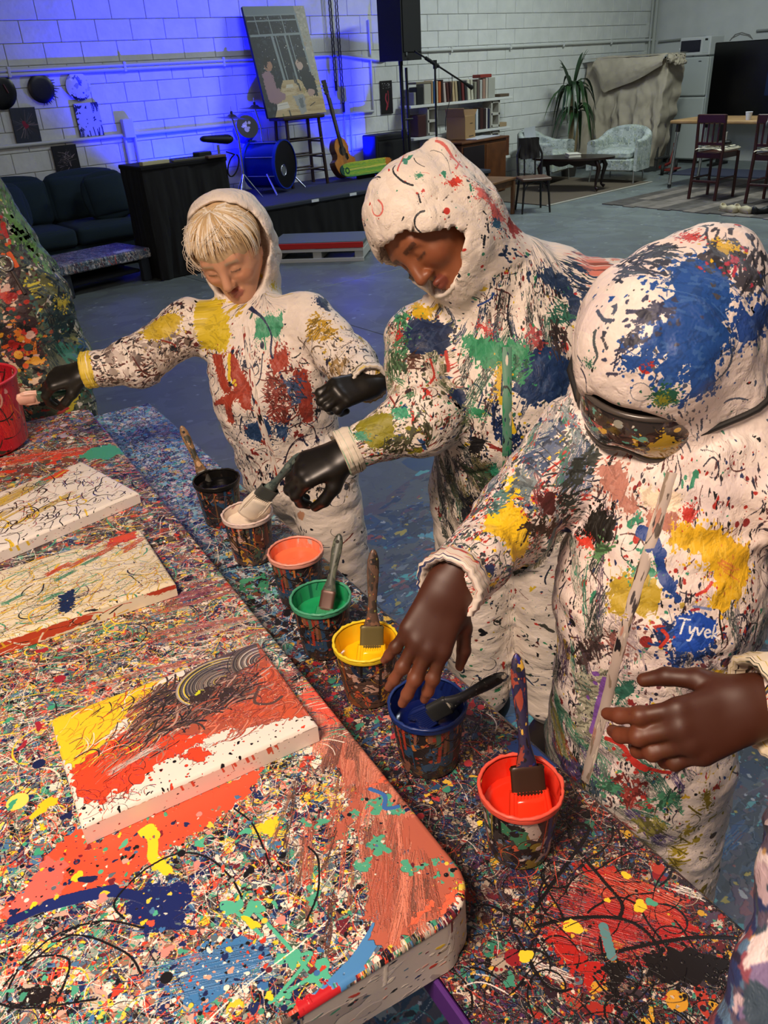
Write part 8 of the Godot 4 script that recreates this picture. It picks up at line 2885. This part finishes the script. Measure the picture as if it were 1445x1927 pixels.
	# coffee table on cabriole legs
	var cf := thing("coffee_table", "dark oval coffee table on curved legs between the armchairs", "coffee table", V(10.12, 0.013, -7.98), 0.0)
	cf.rotation.y = atan2(-0.9, 0.42)
	var dk := hexm("20110c", 0.3)
	var ov := PackedVector2Array()
	for i in 40:
		ov.append(Vector2(cos(TAU * i / 40) * 0.60, sin(TAU * i / 40) * 0.34))
	var og := Geo.new()
	og.prism(ov, 0.028, Transform3D(Basis(Vector3.RIGHT, PI / 2), V(0, 0.435, 0)))
	part(cf, "top", og, dk)
	for s in [-1.0, 1.0]:
		var ap := PackedVector2Array([Vector2(-0.38, 0), Vector2(0.38, 0)])
		for i in 17:
			var t := 1.0 - i / 8.0
			ap.append(Vector2(t * 0.38, -0.05 - 0.035 * absf(sin(t * PI * 1.5))))
		var ag := Geo.new()
		ag.prism(ap, 0.02, Transform3D(Basis(), V(0, 0.42, s * 0.20)))
		part(cf, "apron", ag, dk)
		part(cf, "end_apron", bx(V(s * 0.38, 0.38, 0), V(0.02, 0.08, 0.38), 0.004), dk)
		for z in [-1.0, 1.0]:
			part(cf, "leg", rod([V(s * 0.38, 0.42, z * 0.19), V(s * 0.43, 0.32, z * 0.22), V(s * 0.40, 0.16, z * 0.20), V(s * 0.39, 0.06, z * 0.195), V(s * 0.43, 0.028, z * 0.22)], [0.03, 0.036, 0.022, 0.016, 0.026], 10), dk)
	var ctop := V(10.12, 0.463, -7.98)
	var bo := thing("book", "thick cream book lying on the dark coffee table", "book", ctop, 0.9, "")
	part(bo, "pages", bx(V(0, 0.022, 0), V(0.25, 0.034, 0.17), 0.003), hexm("c9c4b4", 0.8))
	part(bo, "cover", bx(V(0, 0.042, 0), V(0.26, 0.006, 0.18), 0.002), hexm("d4d0c4", 0.5))
	part(bo, "cover", bx(V(0, 0.003, 0), V(0.26, 0.006, 0.18), 0.002), hexm("d4d0c4", 0.5))
	# dracaena: strap leaves from a cane
	var pt := thing("potted_plant", "dark green plant with arching strap leaves behind the armchair", "plant", V(11.42, 0, -9.08))
	part(pt, "pot", disc_geo(V(0, 0.0, 0), Vector3.UP, [Vector2(0.001, 0.01), Vector2(0.11, 0.0), Vector2(0.15, 0.3), Vector2(0.15, 0.3), Vector2(0.13, 0.3), Vector2(0.12, 0.26), Vector2(0.001, 0.26)], 24), hexm("3a3430", 0.6))
	part(pt, "cane", rod([V(0, 0.2, 0), V(0.02, 0.7, 0), V(-0.01, 1.25, 0)], [0.045, 0.038, 0.03], 10), hexm("8a7a58", 0.8))
	part(pt, "cane", rod([V(0.05, 0.2, 0.03), V(0.09, 0.6, 0.04), V(0.07, 0.95, 0.05)], [0.04, 0.034, 0.028], 10), hexm("7a6a4a", 0.8))
	var lm := [hexm("1e3a1c", 0.4), hexm("2a4a24", 0.4), hexm("183018", 0.4)]
	for k in 46:
		var base := V(-0.01, 1.22 + r.randf_range(-0.06, 0.08), 0) if k < 30 else V(0.07, 0.95 + r.randf_range(-0.05, 0.05), 0.05)
		var a := k * 2.39996
		var up := r.randf_range(0.12, 0.55) if k % 4 != 0 else r.randf_range(0.6, 0.85)
		if k >= 30:
			up *= 0.5
		var rch := r.randf_range(0.38, 0.58) * (0.55 if up > 0.58 else 1.0)
		var P := PackedVector3Array()
		for j in 9:
			var q := j / 8.0
			var w := 0.034 * sin(PI * minf(q * 0.92 + 0.08, 1.0)) + 0.002
			var c := base + V(cos(a), 0, sin(a) * 0.68) * rch * q + Vector3.UP * (up * q - (0.62 + 0.2 * sin(k)) * q * q * q * (0.4 if up > 0.58 else 1.0))
			var sd := V(-sin(a), 0, cos(a))
			P.append(c - sd * w + Vector3.UP * w * 0.5)
			P.append(c)
			P.append(c + sd * w + Vector3.UP * w * 0.5)
		var lg := Geo.new()
		lg.surf(P, 3, 9, false, false)
		part(pt, "leaf", lg, lm[k % 3])
	build_far_right(r)

func build_far_right(r: RandomNumberGenerator) -> void:
	# rack under a drop cloth
	var cl := tri_mat(noise_tex(0.02, Color("a09684"), Color("b6ab98"), 256), 0.8, 0.95)
	var rk := thing("covered_rack", "tall rack hidden under a hanging beige canvas drop cloth", "rack", V(12.45, 0, -8.72))
	var P := PackedVector3Array()
	var f := FastNoiseLite.new()
	f.seed = 5
	f.frequency = 1.0
	var nu := 130
	var nv := 30
	for j in nv:
		var q := j / float(nv - 1)
		for i in nu:
			var u := i / float(nu - 1)
			# outline in plan: along the front of the rack, round the near corner
			var z := lerpf(-0.82, 0.72, minf(u / 0.82, 1.0))
			var x := -0.12
			if u > 0.82:
				x = lerpf(-0.12, 0.35, (u - 0.82) / 0.18)
			var top := 1.66 + 0.03 * sin(u * 7.0) - 0.04 * (1.0 - u)
			var len_ := lerpf(1.45, 1.56, u) - 0.03 * sin(u * 19.0)
			var fold := sin(u * 34.0 + 2.6 * f.get_noise_2d(u * 5.0, q * 1.3)) * 0.05 * smoothstep(0.05, 0.8, q) + f.get_noise_2d(u * 9.0, q * 6.0) * 0.03
			var bulge := 0.10 * sin(PI * q) * sin(PI * minf(u / 0.82, 1.0))
			P.append(V(x - bulge * 0.6 - fold - 0.16 * q * (1.0 - u), top - len_ * q, z + 0.06 * f.get_noise_2d(u * 3.0 + 9.0, q * 4.0) - 0.22 * q * q * smoothstep(0.6, 1.0, u)))
	var g := Geo.new()
	g.surf(P, nu, nv, false, false)
	part(rk, "drop_cloth", g, cl)
	# folded-over upper layer ending in a slanting hem
	var P2 := PackedVector3Array()
	for j in 14:
		var q := j / 13.0
		for i in 60:
			var u := i / 59.0
			var z := lerpf(-0.55, 0.75, u)
			var drop := lerpf(0.62, 0.16, u) * (0.25 + 0.75 * smoothstep(0.0, 0.22, u))
			P2.append(V(-0.20 - 0.05 * sin(PI * q) + 0.012 * f.get_noise_2d(u * 8.0, q * 5.0) - 0.06 * q, 1.69 + 0.02 * sin(u * 7.0) - drop * q, z - 0.04 * q))
	var g2 := Geo.new()
	g2.surf(P2, 60, 14, false, false)
	part(rk, "folded_flap", g2, cl, "upper layer folded over to a point")
	var tp := Geo.new()
	tp.quad(V(-0.22, 1.68, -0.82), V(-0.22, 1.68, 0.74), V(0.36, 1.70, 0.74), V(0.36, 1.70, -0.82), Vector3.UP)
	part(rk, "top_cloth", tp, cl)
	var bun := Field.new(V(-0.3, 1.4, 0.6), V(0.3, 1.85, 1.0), 0.014)
	bun.bone(V(-0.14, 1.62, 0.76), V(0.12, 1.64, 0.80), 0.07, 0.05, 0.03)
	bun.bone(V(-0.05, 1.56, 0.80), V(0.14, 1.57, 0.84), 0.045, 0.04, 0.02)
	bun.wrinkle(0.02, 12.0, 0.5, 4)
	var bg := Geo.new()
	bun.net(bg)
	part(rk, "bunched_corner", bg, cl)
	for z in [-0.7, 0.6]:
		for x in [0.0, 0.32]:
			part(rk, "upright", bx(V(x, 0.85, z), V(0.04, 1.6, 0.04), 0.004), hexm("4a4a4a", 0.5, 0.5))
	for y in [0.2, 0.9, 1.6]:
		part(rk, "rack_shelf", bx(V(0.16, y, -0.05), V(0.38, 0.03, 1.36), 0.004), hexm("4a4a4a", 0.5, 0.5))
	var ht := thing("hand_truck", "red hand truck with black wheels at the foot of the draped rack", "hand truck", V(12.38, 0, -7.86), 0.2)
	var red := hexm("6a1a12", 0.45)
	part(ht, "frame", rod([V(-0.3, 0.12, 0.0), V(0.25, 0.14, 0.0), V(0.28, 0.42, -0.02)], 0.024, 8), red)
	part(ht, "toe_plate", bx(V(0.0, 0.06, 0.08), V(0.4, 0.02, 0.16), 0.004), red)
	part(ht, "brace", rod([V(0.1, 0.14, 0.0), V(0.27, 0.34, -0.02)], 0.018, 8), red)
	for x in [-0.26, 0.3]:
		part(ht, "wheel", disc_geo(V(x, 0.085, 0.03), V(0.35, 0, 1), [Vector2(0.03, -0.02), Vector2(0.085, -0.024), Vector2(0.085, 0.024), Vector2(0.03, 0.02)], 20), hexm("0e0e0e", 0.7))
	# fridge and microwave
	var fr := thing("refrigerator", "tall pale grey refrigerator with the freezer door above", "refrigerator", V(13.96, 0, -8.46))
	var fm := hexm("b4bab8", 0.4)
	part(fr, "cabinet", bx(V(0.02, 0.82, 0), V(0.56, 1.58, 0.70), 0.012), fm)
	part(fr, "freezer_door", bx(V(-0.29, 1.325, 0), V(0.06, 0.575, 0.70), 0.018), fm)
	part(fr, "fridge_door", bx(V(-0.29, 0.545, 0), V(0.06, 0.96, 0.70), 0.018), fm)
	part(fr, "plinth", bx(V(-0.02, 0.025, 0), V(0.5, 0.05, 0.66), 0.004), hexm("1c1e1e", 0.7))
	part(fr, "badge", bx(V(-0.322, 1.55, 0.20), V(0.006, 0.014, 0.05), 0.003), hexm("5a6060", 0.3, 0.6))
	var mw := thing("microwave", "white microwave oven with a dark window on top of the refrigerator", "microwave", V(13.86, 1.622, -8.40))
	part(mw, "case", bx(V(0, 0.145, 0), V(0.40, 0.27, 0.56), 0.012), hexm("c9cccb", 0.35))
	part(mw, "door_window", bx(V(-0.203, 0.15, -0.075), V(0.008, 0.17, 0.36), 0.02), hexm("14142a", 0.15))
	part(mw, "handle", bx(V(-0.212, 0.12, -0.262), V(0.014, 0.03, 0.016), 0.004), hexm("f0f0f0", 0.3))
	part(mw, "control_panel", bx(V(-0.202, 0.145, 0.20), V(0.006, 0.21, 0.11), 0.004), hexm("bcc2c0", 0.35))
	part(mw, "display", bx(V(-0.206, 0.235, 0.205), V(0.004, 0.03, 0.05), 0.002), hexm("0e1214", 0.2))
	for q in [[-0.14, -0.22], [0.14, -0.22], [-0.14, 0.22], [0.14, 0.22]]:
		part(mw, "foot", bx(V(q[0], 0.005, q[1]), V(0.03, 0.012, 0.03), 0.003), hexm("1a1a1a", 0.8))
	# big dark screen with a faint picture, on feet
	var tv := thing("screen", "large black screen standing beyond the high table", "screen", V(13.62, 0, -6.9), 0.0)
	part(tv, "panel", bx(V(0, 1.26, 0), V(0.06, 1.08, 2.2), 0.012), hexm("040405", 0.25))
	var em := hexm("0a1020", 0.2)
	em.emission_enabled = true
	em.emission = Color("0c1a34")
	em.emission_energy_multiplier = 0.5
	part(tv, "screen_picture", bx(V(-0.032, 1.2, 0.02), V(0.004, 0.34, 0.34), 0.001), em, "faint blue picture")
	for z in [-0.8, 0.8]:
		part(tv, "stand_leg", bx(V(0.02, 0.36, z), V(0.06, 0.74, 0.08), 0.006), hexm("0a0a0a", 0.6))
		part(tv, "stand_foot", bx(V(0, 0.02, z), V(0.5, 0.04, 0.1), 0.006), hexm("0a0a0a", 0.6))
	solo("cable_coil", "grey cable coil resting on top of the black screen", "cable", rod([V(0, 0.0, -0.22), V(0, 0.08, -0.14), V(0, 0.10, -0.04), V(0, 0.06, 0.1), V(0, 0.0, 0.16), V(0, 0.05, 0.08), V(0, 0.08, -0.06), V(0, 0.03, -0.2)], 0.008, 6), hexm("6a6a68", 0.6), V(13.62, 1.812, -7.55))
	# high table
	var tw := tri_mat(noise_tex(0.02, Color("8a6a42"), Color("a8855a"), 128), 1.0, 0.45, 0.0, false)
	var tb := thing("high_table", "long high table with a wooden top on shiny metal legs", "table", V(11.3, 0.013, -5.7))
	part(tb, "top", bx(V(0, 0.845, 0), V(0.82, 0.045, 2.5), 0.012), tw)
	for q in [[-0.35, -1.14], [0.35, -1.14], [-0.35, 1.14], [0.35, 1.14]]:
		part(tb, "leg", rod([V(q[0], 0.82, q[1]), V(q[0] * 1.05, 0.02, q[1] * 1.03)], 0.022, 10), hexm("d0d4d4", 0.15, 1.0))
		part(tb, "leg_cap", rod([V(q[0], 0.825, q[1]), V(q[0] * 1.01, 0.72, q[1] * 1.005)], 0.032, 10), hexm("1c1816", 0.5))
		part(tb, "foot", rod([V(q[0] * 1.05, 0.04, q[1] * 1.03), V(q[0] * 1.05, 0.0, q[1] * 1.03)], 0.026, 10), hexm("101010", 0.7))
	var cup := thing("paper_cup", "white paper cup standing on the high wooden table", "cup", V(10.98, 0.868, -5.86))
	part(cup, "wall", disc_geo(V(0, 0, 0), Vector3.UP, [Vector2(0.001, 0.004), Vector2(0.028, 0.0), Vector2(0.043, 0.105), Vector2(0.043, 0.105), Vector2(0.040, 0.105), Vector2(0.027, 0.01), Vector2(0.001, 0.008)], 24), hexm("e4e6ea", 0.6))
	part(cup, "rim", disc_geo(V(0, 0.104, 0), Vector3.UP, [Vector2(0.042, 0), Vector2(0.0455, 0.002), Vector2(0.0455, 0.005), Vector2(0.042, 0.006)], 24), hexm("eceef2", 0.5))
	solo("paper_sheets", "white sheets of paper behind the cup on the high table", "paper", bx(V(0, 0.004, 0), V(0.3, 0.008, 0.24), 0.001), hexm("b8b8b0", 0.7), V(11.2, 0.868, -5.62), 0.2)
	var dv := thing("audio_mixer", "small dark device with red and blue indicator lights behind the high table", "device", V(12.4, 0.0, -5.72))
	part(dv, "stand", bx(V(0, 0.42, 0), V(0.3, 0.84, 0.4), 0.01), hexm("080808", 0.8))
	part(dv, "housing", bx(V(0, 0.90, 0), V(0.2, 0.12, 0.36), 0.01), hexm("080809", 0.6))
	for q in [["ff2a3a", 0.88, -0.1], ["ff2a3a", 0.88, -0.04], ["3a6aff", 0.89, 0.06], ["2a20ff", 0.945, 0.02], ["fff0e0", 0.985, 0.06]]:
		var lmx := hexm(q[0], 0.4)
		lmx.emission_enabled = true
		lmx.emission = Color(q[0])
		lmx.emission_energy_multiplier = 1.5
		var lg := Geo.new()
		lg.ell(V(-0.105, q[1], q[2]), V(0.012, 0.012, 0.014), 10)
		part(dv, "indicator_light", lg, lmx)
	pub_chair("dark red-brown chair with a slatted back, left of the two at the high table", V(10.15, 0.013, -5.87))
	pub_chair("dark red-brown chair cut by the right frame edge, with headphones on its back", V(10.13, 0.013, -5.08))
	var hp := thing("headphones", "grey headphones hung over the back of the right-hand chair", "headphones", V(10.11, 0.93, -5.05))
	var hpts := []
	for i in 14:
		var a := -0.3 + (PI + 0.6) * i / 13.0
		hpts.append(V(-0.02, 0.02 + 0.10 * sin(a), 0.085 * cos(a)))
	part(hp, "headband", rod(hpts, 0.010, 8), hexm("8a8c90", 0.4))
	for s in [-1.0, 1.0]:
		var eg := Geo.new()
		eg.ell(V(-0.02, -0.03, s * 0.085), V(0.035, 0.045, 0.02), 14)
		part(hp, "ear_cup", eg, hexm("5a5c60", 0.5))
	var hd := thing("hand_drill", "black tool with a pale stick upright lying on the cream chair seat", "tool", V(10.42, 0.645, -5.83))
	part(hd, "body", bx(V(0, 0.02, 0), V(0.2, 0.05, 0.08), 0.016), hexm("0c0c0e", 0.5))
	part(hd, "grip", bx(V(-0.06, 0.025, 0.06), V(0.06, 0.045, 0.12), 0.016), hexm("0c0c0e", 0.5))
	part(hd, "stick", rod([V(0.02, 0.04, 0), V(0.02, 0.14, 0.0)], 0.011, 8), hexm("c9c4b4", 0.6))
	solo("floor_mat", "dull blue mat lying on the floor under the high table", "mat", bx(V(0, 0.012, 0), V(0.8, 0.022, 1.5), 0.006), hexm("3a3e54", 0.9), V(12.65, 0.0, -7.0), 0.05)
	# laid planks in front of the table
	var pf := thing("plank_flooring", "patch of grey brown laid floor planks under the high table and chairs", "flooring", V(0, 0, 0))
	var pmats := []
	for c in ["5a5450", "6c645c", "48423e", "7a7068"]:
		pmats.append(tri_mat(noise_tex(0.03, Color(c).darkened(0.15), Color(c).lightened(0.1), 128, FastNoiseLite.TYPE_SIMPLEX, 3, pmats.size()), 1.2, 0.55))
	for k in 16:
		var z := -6.72 + k * 0.17
		var x0 := 9.28 + 0.03 * sin(k * 2.3)
		var off := r.randf_range(0.5, 1.3)
		for seg in [[x0, x0 + off], [x0 + off, x0 + off + 1.25], [x0 + off + 1.25, 12.15]]:
			var o := part(pf, "plank", bx(V((seg[0] + seg[1]) / 2, 0.006, z), V(seg[1] - seg[0] - 0.004, 0.012, 0.166), 0.002), pmats[r.randi() % 4])
	# shoes by the chairs
	for q in [[V(9.47, 0.013, -5.13), 0, "left cream slip-on clog on the planks"], [V(9.50, 0.013, -4.97), 0, "right cream slip-on clog on the planks"], [V(9.56, 0.013, -4.74), 1, "black slip-on clog lying beside the cream pair"]]:
		var o := thing("shoe", q[2], "shoe", q[0], -0.4 if q[1] == 0 else 0.9)
		var F := Field.new(V(-0.1, -0.03, -0.18), V(0.1, 0.13, 0.18), 0.008)
		F.bone(V(0, 0.028, -0.10), V(0, 0.028, 0.09), 0.038, 0.044, 0.02)
		F.bone(V(0, 0.045, 0.02), V(0, 0.035, 0.10), 0.045, 0.035, 0.02)
		F.bone(V(0, 0.055, -0.11), V(0, 0.035, -0.11), 0.038, 0.036, 0.02)
		F.bone(V(0, 0.075, -0.09), V(0, 0.085, 0.005), 0.030, 0.032, 0.01, 0, Vector3.ZERO, 1.0, true)
		F.bone(V(0, -0.05, -0.2), V(0, -0.05, 0.2), 0.05, 0.05, 0.004, 0, Vector3.ZERO, 1.0, true)
		var g5 := Geo.new()
		F.net(g5)
		part(o, "upper", g5, hexm("b8ac8c" if q[1] == 0 else "101214", 0.6))
		part(o, "sole", bx(V(0, 0.006, -0.005), V(0.075, 0.014, 0.26), 0.006), hexm("a89c7c" if q[1] == 0 else "0c0c0e", 0.7))

# ---------- couch corner under the blue wall ----------
func soft(lo: Vector3, hi: Vector3, r: float, sd := 1, amp := 0.006) -> Geo:
	# a cushion: rounded block with puffed faces
	var g := Geo.new()
	var c := (lo + hi) / 2
	var h := (hi - lo) / 2
	var n := 14
	for ax in 3:
		for sg in [-1.0, 1.0]:
			var P := PackedVector3Array()
			for j in n:
				for i in n:
					var p := Vector3.ZERO
					p[ax] = sg
					p[(ax + 1) % 3] = sin((i / float(n - 1) * 2.0 - 1.0) * PI / 2)
					p[(ax + 2) % 3] = sin((j / float(n - 1) * 2.0 - 1.0) * PI / 2)
					var q := p * h
					var inn := Vector3(clampf(q.x, -h.x + r, h.x - r), clampf(q.y, -h.y + r, h.y - r), clampf(q.z, -h.z + r, h.z - r))
					var d := (q - inn)
					q = inn + (d.normalized() * r if d.length() > 1e-6 else Vector3.ZERO)
					var puff := (1.0 - p[(ax + 1) % 3] * p[(ax + 1) % 3]) * (1.0 - p[(ax + 2) % 3] * p[(ax + 2) % 3])
					q[ax] += sg * puff * amp * 4.0
					P.append(c + q)
			g.surf(P, n, n, false, false)
	return g

func build_left_corner() -> void:
	var teal := tri_mat(noise_tex(0.3, Color("10222a"), Color("1a303a"), 256, FastNoiseLite.TYPE_SIMPLEX, 3), 2.5, 0.95, 0.0, false)
	var co := thing("couch", "dark teal fabric couch under the wall pictures", "couch", V(3.0, 0, -9.12))
	part(co, "base", bx(V(0, 0.17, 0.0), V(2.0, 0.22, 0.84), 0.03), teal)
	part(co, "back_frame", soft(V(-1.0, 0.25, -0.44), V(1.0, 0.80, -0.24), 0.06), teal)
	for s in [-1.0, 1.0]:
		part(co, "arm", soft(V(s * 0.92 - 0.11, 0.08, -0.42), V(s * 0.92 + 0.11, 0.62, 0.44), 0.08), teal)
	for s in [-1.0, 1.0]:
		part(co, "seat_cushion", soft(V(s * 0.405 - 0.40, 0.28, -0.24), V(s * 0.405 + 0.40, 0.46, 0.46), 0.05), teal)
		var bc := part(co, "back_cushion", soft(V(-0.40, 0.0, -0.10), V(0.40, 0.48, 0.10), 0.08, 2, 0.012), teal)
		bc.position = V(s * 0.405, 0.44, -0.18)
		bc.rotation.x = -0.16
	for q in [[-0.9, 0.36], [0.9, 0.36], [-0.9, -0.36], [0.9, -0.36]]:
		part(co, "foot", bx(V(q[0], 0.03, q[1]), V(0.06, 0.06, 0.06), 0.006), hexm("0c0a08", 0.6))
	var pw := solo("throw_pillow", "square dark teal pillow leaning in the right corner of the couch", "pillow", soft(V(-0.21, -0.21, -0.06), V(0.21, 0.21, 0.06), 0.055, 3, 0.012), teal, V(3.50, 0.70, -8.93))
	pw.rotation = V(-0.28, -0.25, 0.10)
	var pw2 := solo("throw_pillow", "square dark teal pillow in the left corner of the couch beside the green coverall", "pillow", soft(V(-0.21, -0.21, -0.06), V(0.21, 0.21, 0.06), 0.055, 3, 0.012), teal, V(2.44, 0.70, -8.93))
	pw2.rotation = V(-0.28, 0.25, -0.06)
	# low painted table
	var tp := Paint.new(512, 256, Color("5a6470"), 98, false)
	splatter(tp, Rect2(0, 0, 512, 256), 3.0, cols("3a4a5a 6a7a8a 8a8a94 c8c8c8 5a3a3a 2a2a34 4a6a7a a89a8a"), cols("4a5662 3a4450 6a7480 5a5060"), 0.5)
	tp.rough(pl([330, 20, 420, 10, 430, 50, 340, 60]), Color("d4d4d8"), 6, 2.0)
	var tm := tp.material(0.5, 0.1)
	var lt := thing("low_table", "low paint-spattered table in front of the dark couch", "table", V(2.84, 0, -8.0), 0.0)
	lt.rotation.y = 0.13
	var tg := bx(V(0, 0.265, 0), V(0.98, 0.09, 0.62), 0.012)
	for k in tg.uv.size():
		tg.uv[k] = Vector2(tg.v[k].x / 0.98 + 0.5, tg.v[k].z / 0.62 + 0.5 + tg.v[k].y)
	part(lt, "top", tg, tm)
	for q in [[-0.42, 0.25], [0.42, 0.25], [-0.42, -0.25], [0.42, -0.25]]:
		part(lt, "leg", bx(V(q[0], 0.11, q[1]), V(0.09, 0.22, 0.07), 0.008), hexm("1e2630", 0.8))
	part(lt, "stretcher_shelf", bx(V(0, 0.10, 0), V(0.78, 0.03, 0.4), 0.006), hexm("141a22", 0.8))
	# round pieces on the wall
	var bm := hexm("060608", 0.3)
	var d1 := thing("wall_disc", "large black painted disc at the far left of the wall", "wall art", V(2.86, 1.735, WALL_Z + 0.012))
	part(d1, "plate", disc_geo(V(0, 0, 0), Vector3.BACK, [Vector2(0.17, 0), Vector2(0.17, 0), Vector2(0.17, 0.012), Vector2(0.11, 0.025), Vector2(0.001, 0.02)], 40), bm)
	part(d1, "streak", rod([V(0.05, 0.06, 0.03), V(0.08, -0.02, 0.028)], 0.008, 6), hexm("5a2a30", 0.4))
	var d2 := thing("wall_disc", "smaller black disc with feathered drips along its right side", "wall art", V(3.29, 1.735, WALL_Z + 0.012))
	part(d2, "plate", disc_geo(V(0, 0, 0), Vector3.BACK, [Vector2(0.135, 0), Vector2(0.135, 0), Vector2(0.135, 0.012), Vector2(0.09, 0.02), Vector2(0.001, 0.018)], 40), hexm("060614", 0.35))
	for k in 12:
		var a := -1.6 + k * 0.2
		part(d2, "drip", rod([V(cos(a) * 0.125, sin(a) * 0.125, 0.006), V(cos(a) * (0.15 + 0.02 * (k % 3)), sin(a) * 0.15 - 0.01, 0.006)], [0.007, 0.002], 5), hexm("060614", 0.35))
	var wd := Paint.new(128, 128, Color("c8cacc"), 99, false)
	wd.scatter(16, Rect2(10, 10, 110, 110), 3, 14, cols("3a4ab0 8a90b0 a8acb4 e0e2e4"), 0.6)
	wd.rough(pl([20, 95, 60, 118, 110, 110, 70, 126, 30, 120]), Color("101018"), 4, 2.0)
	wd.smear(70, 40, 1.2, 40, 16, Color("3040c0"), 0.7)
	var wm := mat(Color.WHITE, 0.4)
	wm.albedo_texture = itex(wd.im)
	var d3 := thing("wall_disc", "white disc with dark blue splashes next to the two black discs", "wall art", V(3.69, 1.735, WALL_Z + 0.012))
	var wg := disc_geo(V(0, 0, 0), Vector3.BACK, [Vector2(0.135, 0), Vector2(0.135, 0), Vector2(0.135, 0.012), Vector2(0.001, 0.016)], 40)
	for k in wg.uv.size():
		wg.uv[k] = Vector2(wg.v[k].x / 0.28 + 0.5, 0.5 - wg.v[k].y / 0.28)
	part(d3, "plate", wg, wm)
	# small canvases
	var p1 := Paint.new(128, 160, Color("2a3040"), 111, false)
	for k in 90:
		var a := p1.r.randf() * TAU
		p1.line([Vector2(64, 80) + Vector2(cos(a), sin(a)) * 14, Vector2(64, 80) + Vector2(cos(a), sin(a)) * p1.r.randf_range(22, 70)], p1.r.randf_range(1, 3), cols("4a5060 1a1e2a 6a5a64 8a7a80 3a3038")[p1.r.randi() % 5])
	p1.blob(64, 80, 15, Color("8a1838"), 0.5)
	flat_picture("wall_canvas", "dark canvas with a crimson burst, left of the white canvas", V(3.04, 1.41, WALL_Z + 0.014), 0.26, 0.33, 0.02, p1, "", -0.02)
	var p2 := Paint.new(128, 160, Color("b4b8c4"), 112, false)
	for k in 16:
		p2.blob(p2.r.randf() * 128, p2.r.randf() * 160, p2.r.randf_range(2, 7), Color("141c40"), 0.6)
	for k in 12:
		var x := p2.r.randf() * 128
		p2.line([Vector2(x, 160), Vector2(x + p2.r.randf_range(-6, 6), p2.r.randf_range(110, 150))], 4, Color("101838"))
		p2.line([Vector2(90 + k * 3, 0), Vector2(94 + k * 3, p2.r.randf_range(10, 50))], 3, Color("101838"))
	p2.blob(12, 20, 16, Color("141c40"), 0.7)
	flat_picture("wall_canvas", "white canvas with navy drips below the white disc", V(3.73, 1.41, WALL_Z + 0.014), 0.27, 0.33, 0.02, p2, "", 0.01)
	var p3 := Paint.new(128, 160, Color("16161e"), 113, false)
	for k in 60:
		var a := p3.r.randf() * TAU
		var o := Vector2(64, 80) + Vector2(p3.r.randf_range(-30, 30), p3.r.randf_range(-40, 40))
		p3.line([o, o + Vector2(cos(a), sin(a)) * p3.r.randf_range(10, 40)], p3.r.randf_range(1, 4), cols("6a6068 8a7a7a 3a3440 9a8a8c 0a0a10")[p3.r.randi() % 5])
	flat_picture("wall_canvas", "dark floral canvas just above the couch back", V(3.385, 1.035, WALL_Z + 0.014), 0.27, 0.30, 0.02, p3, "", 0.0)
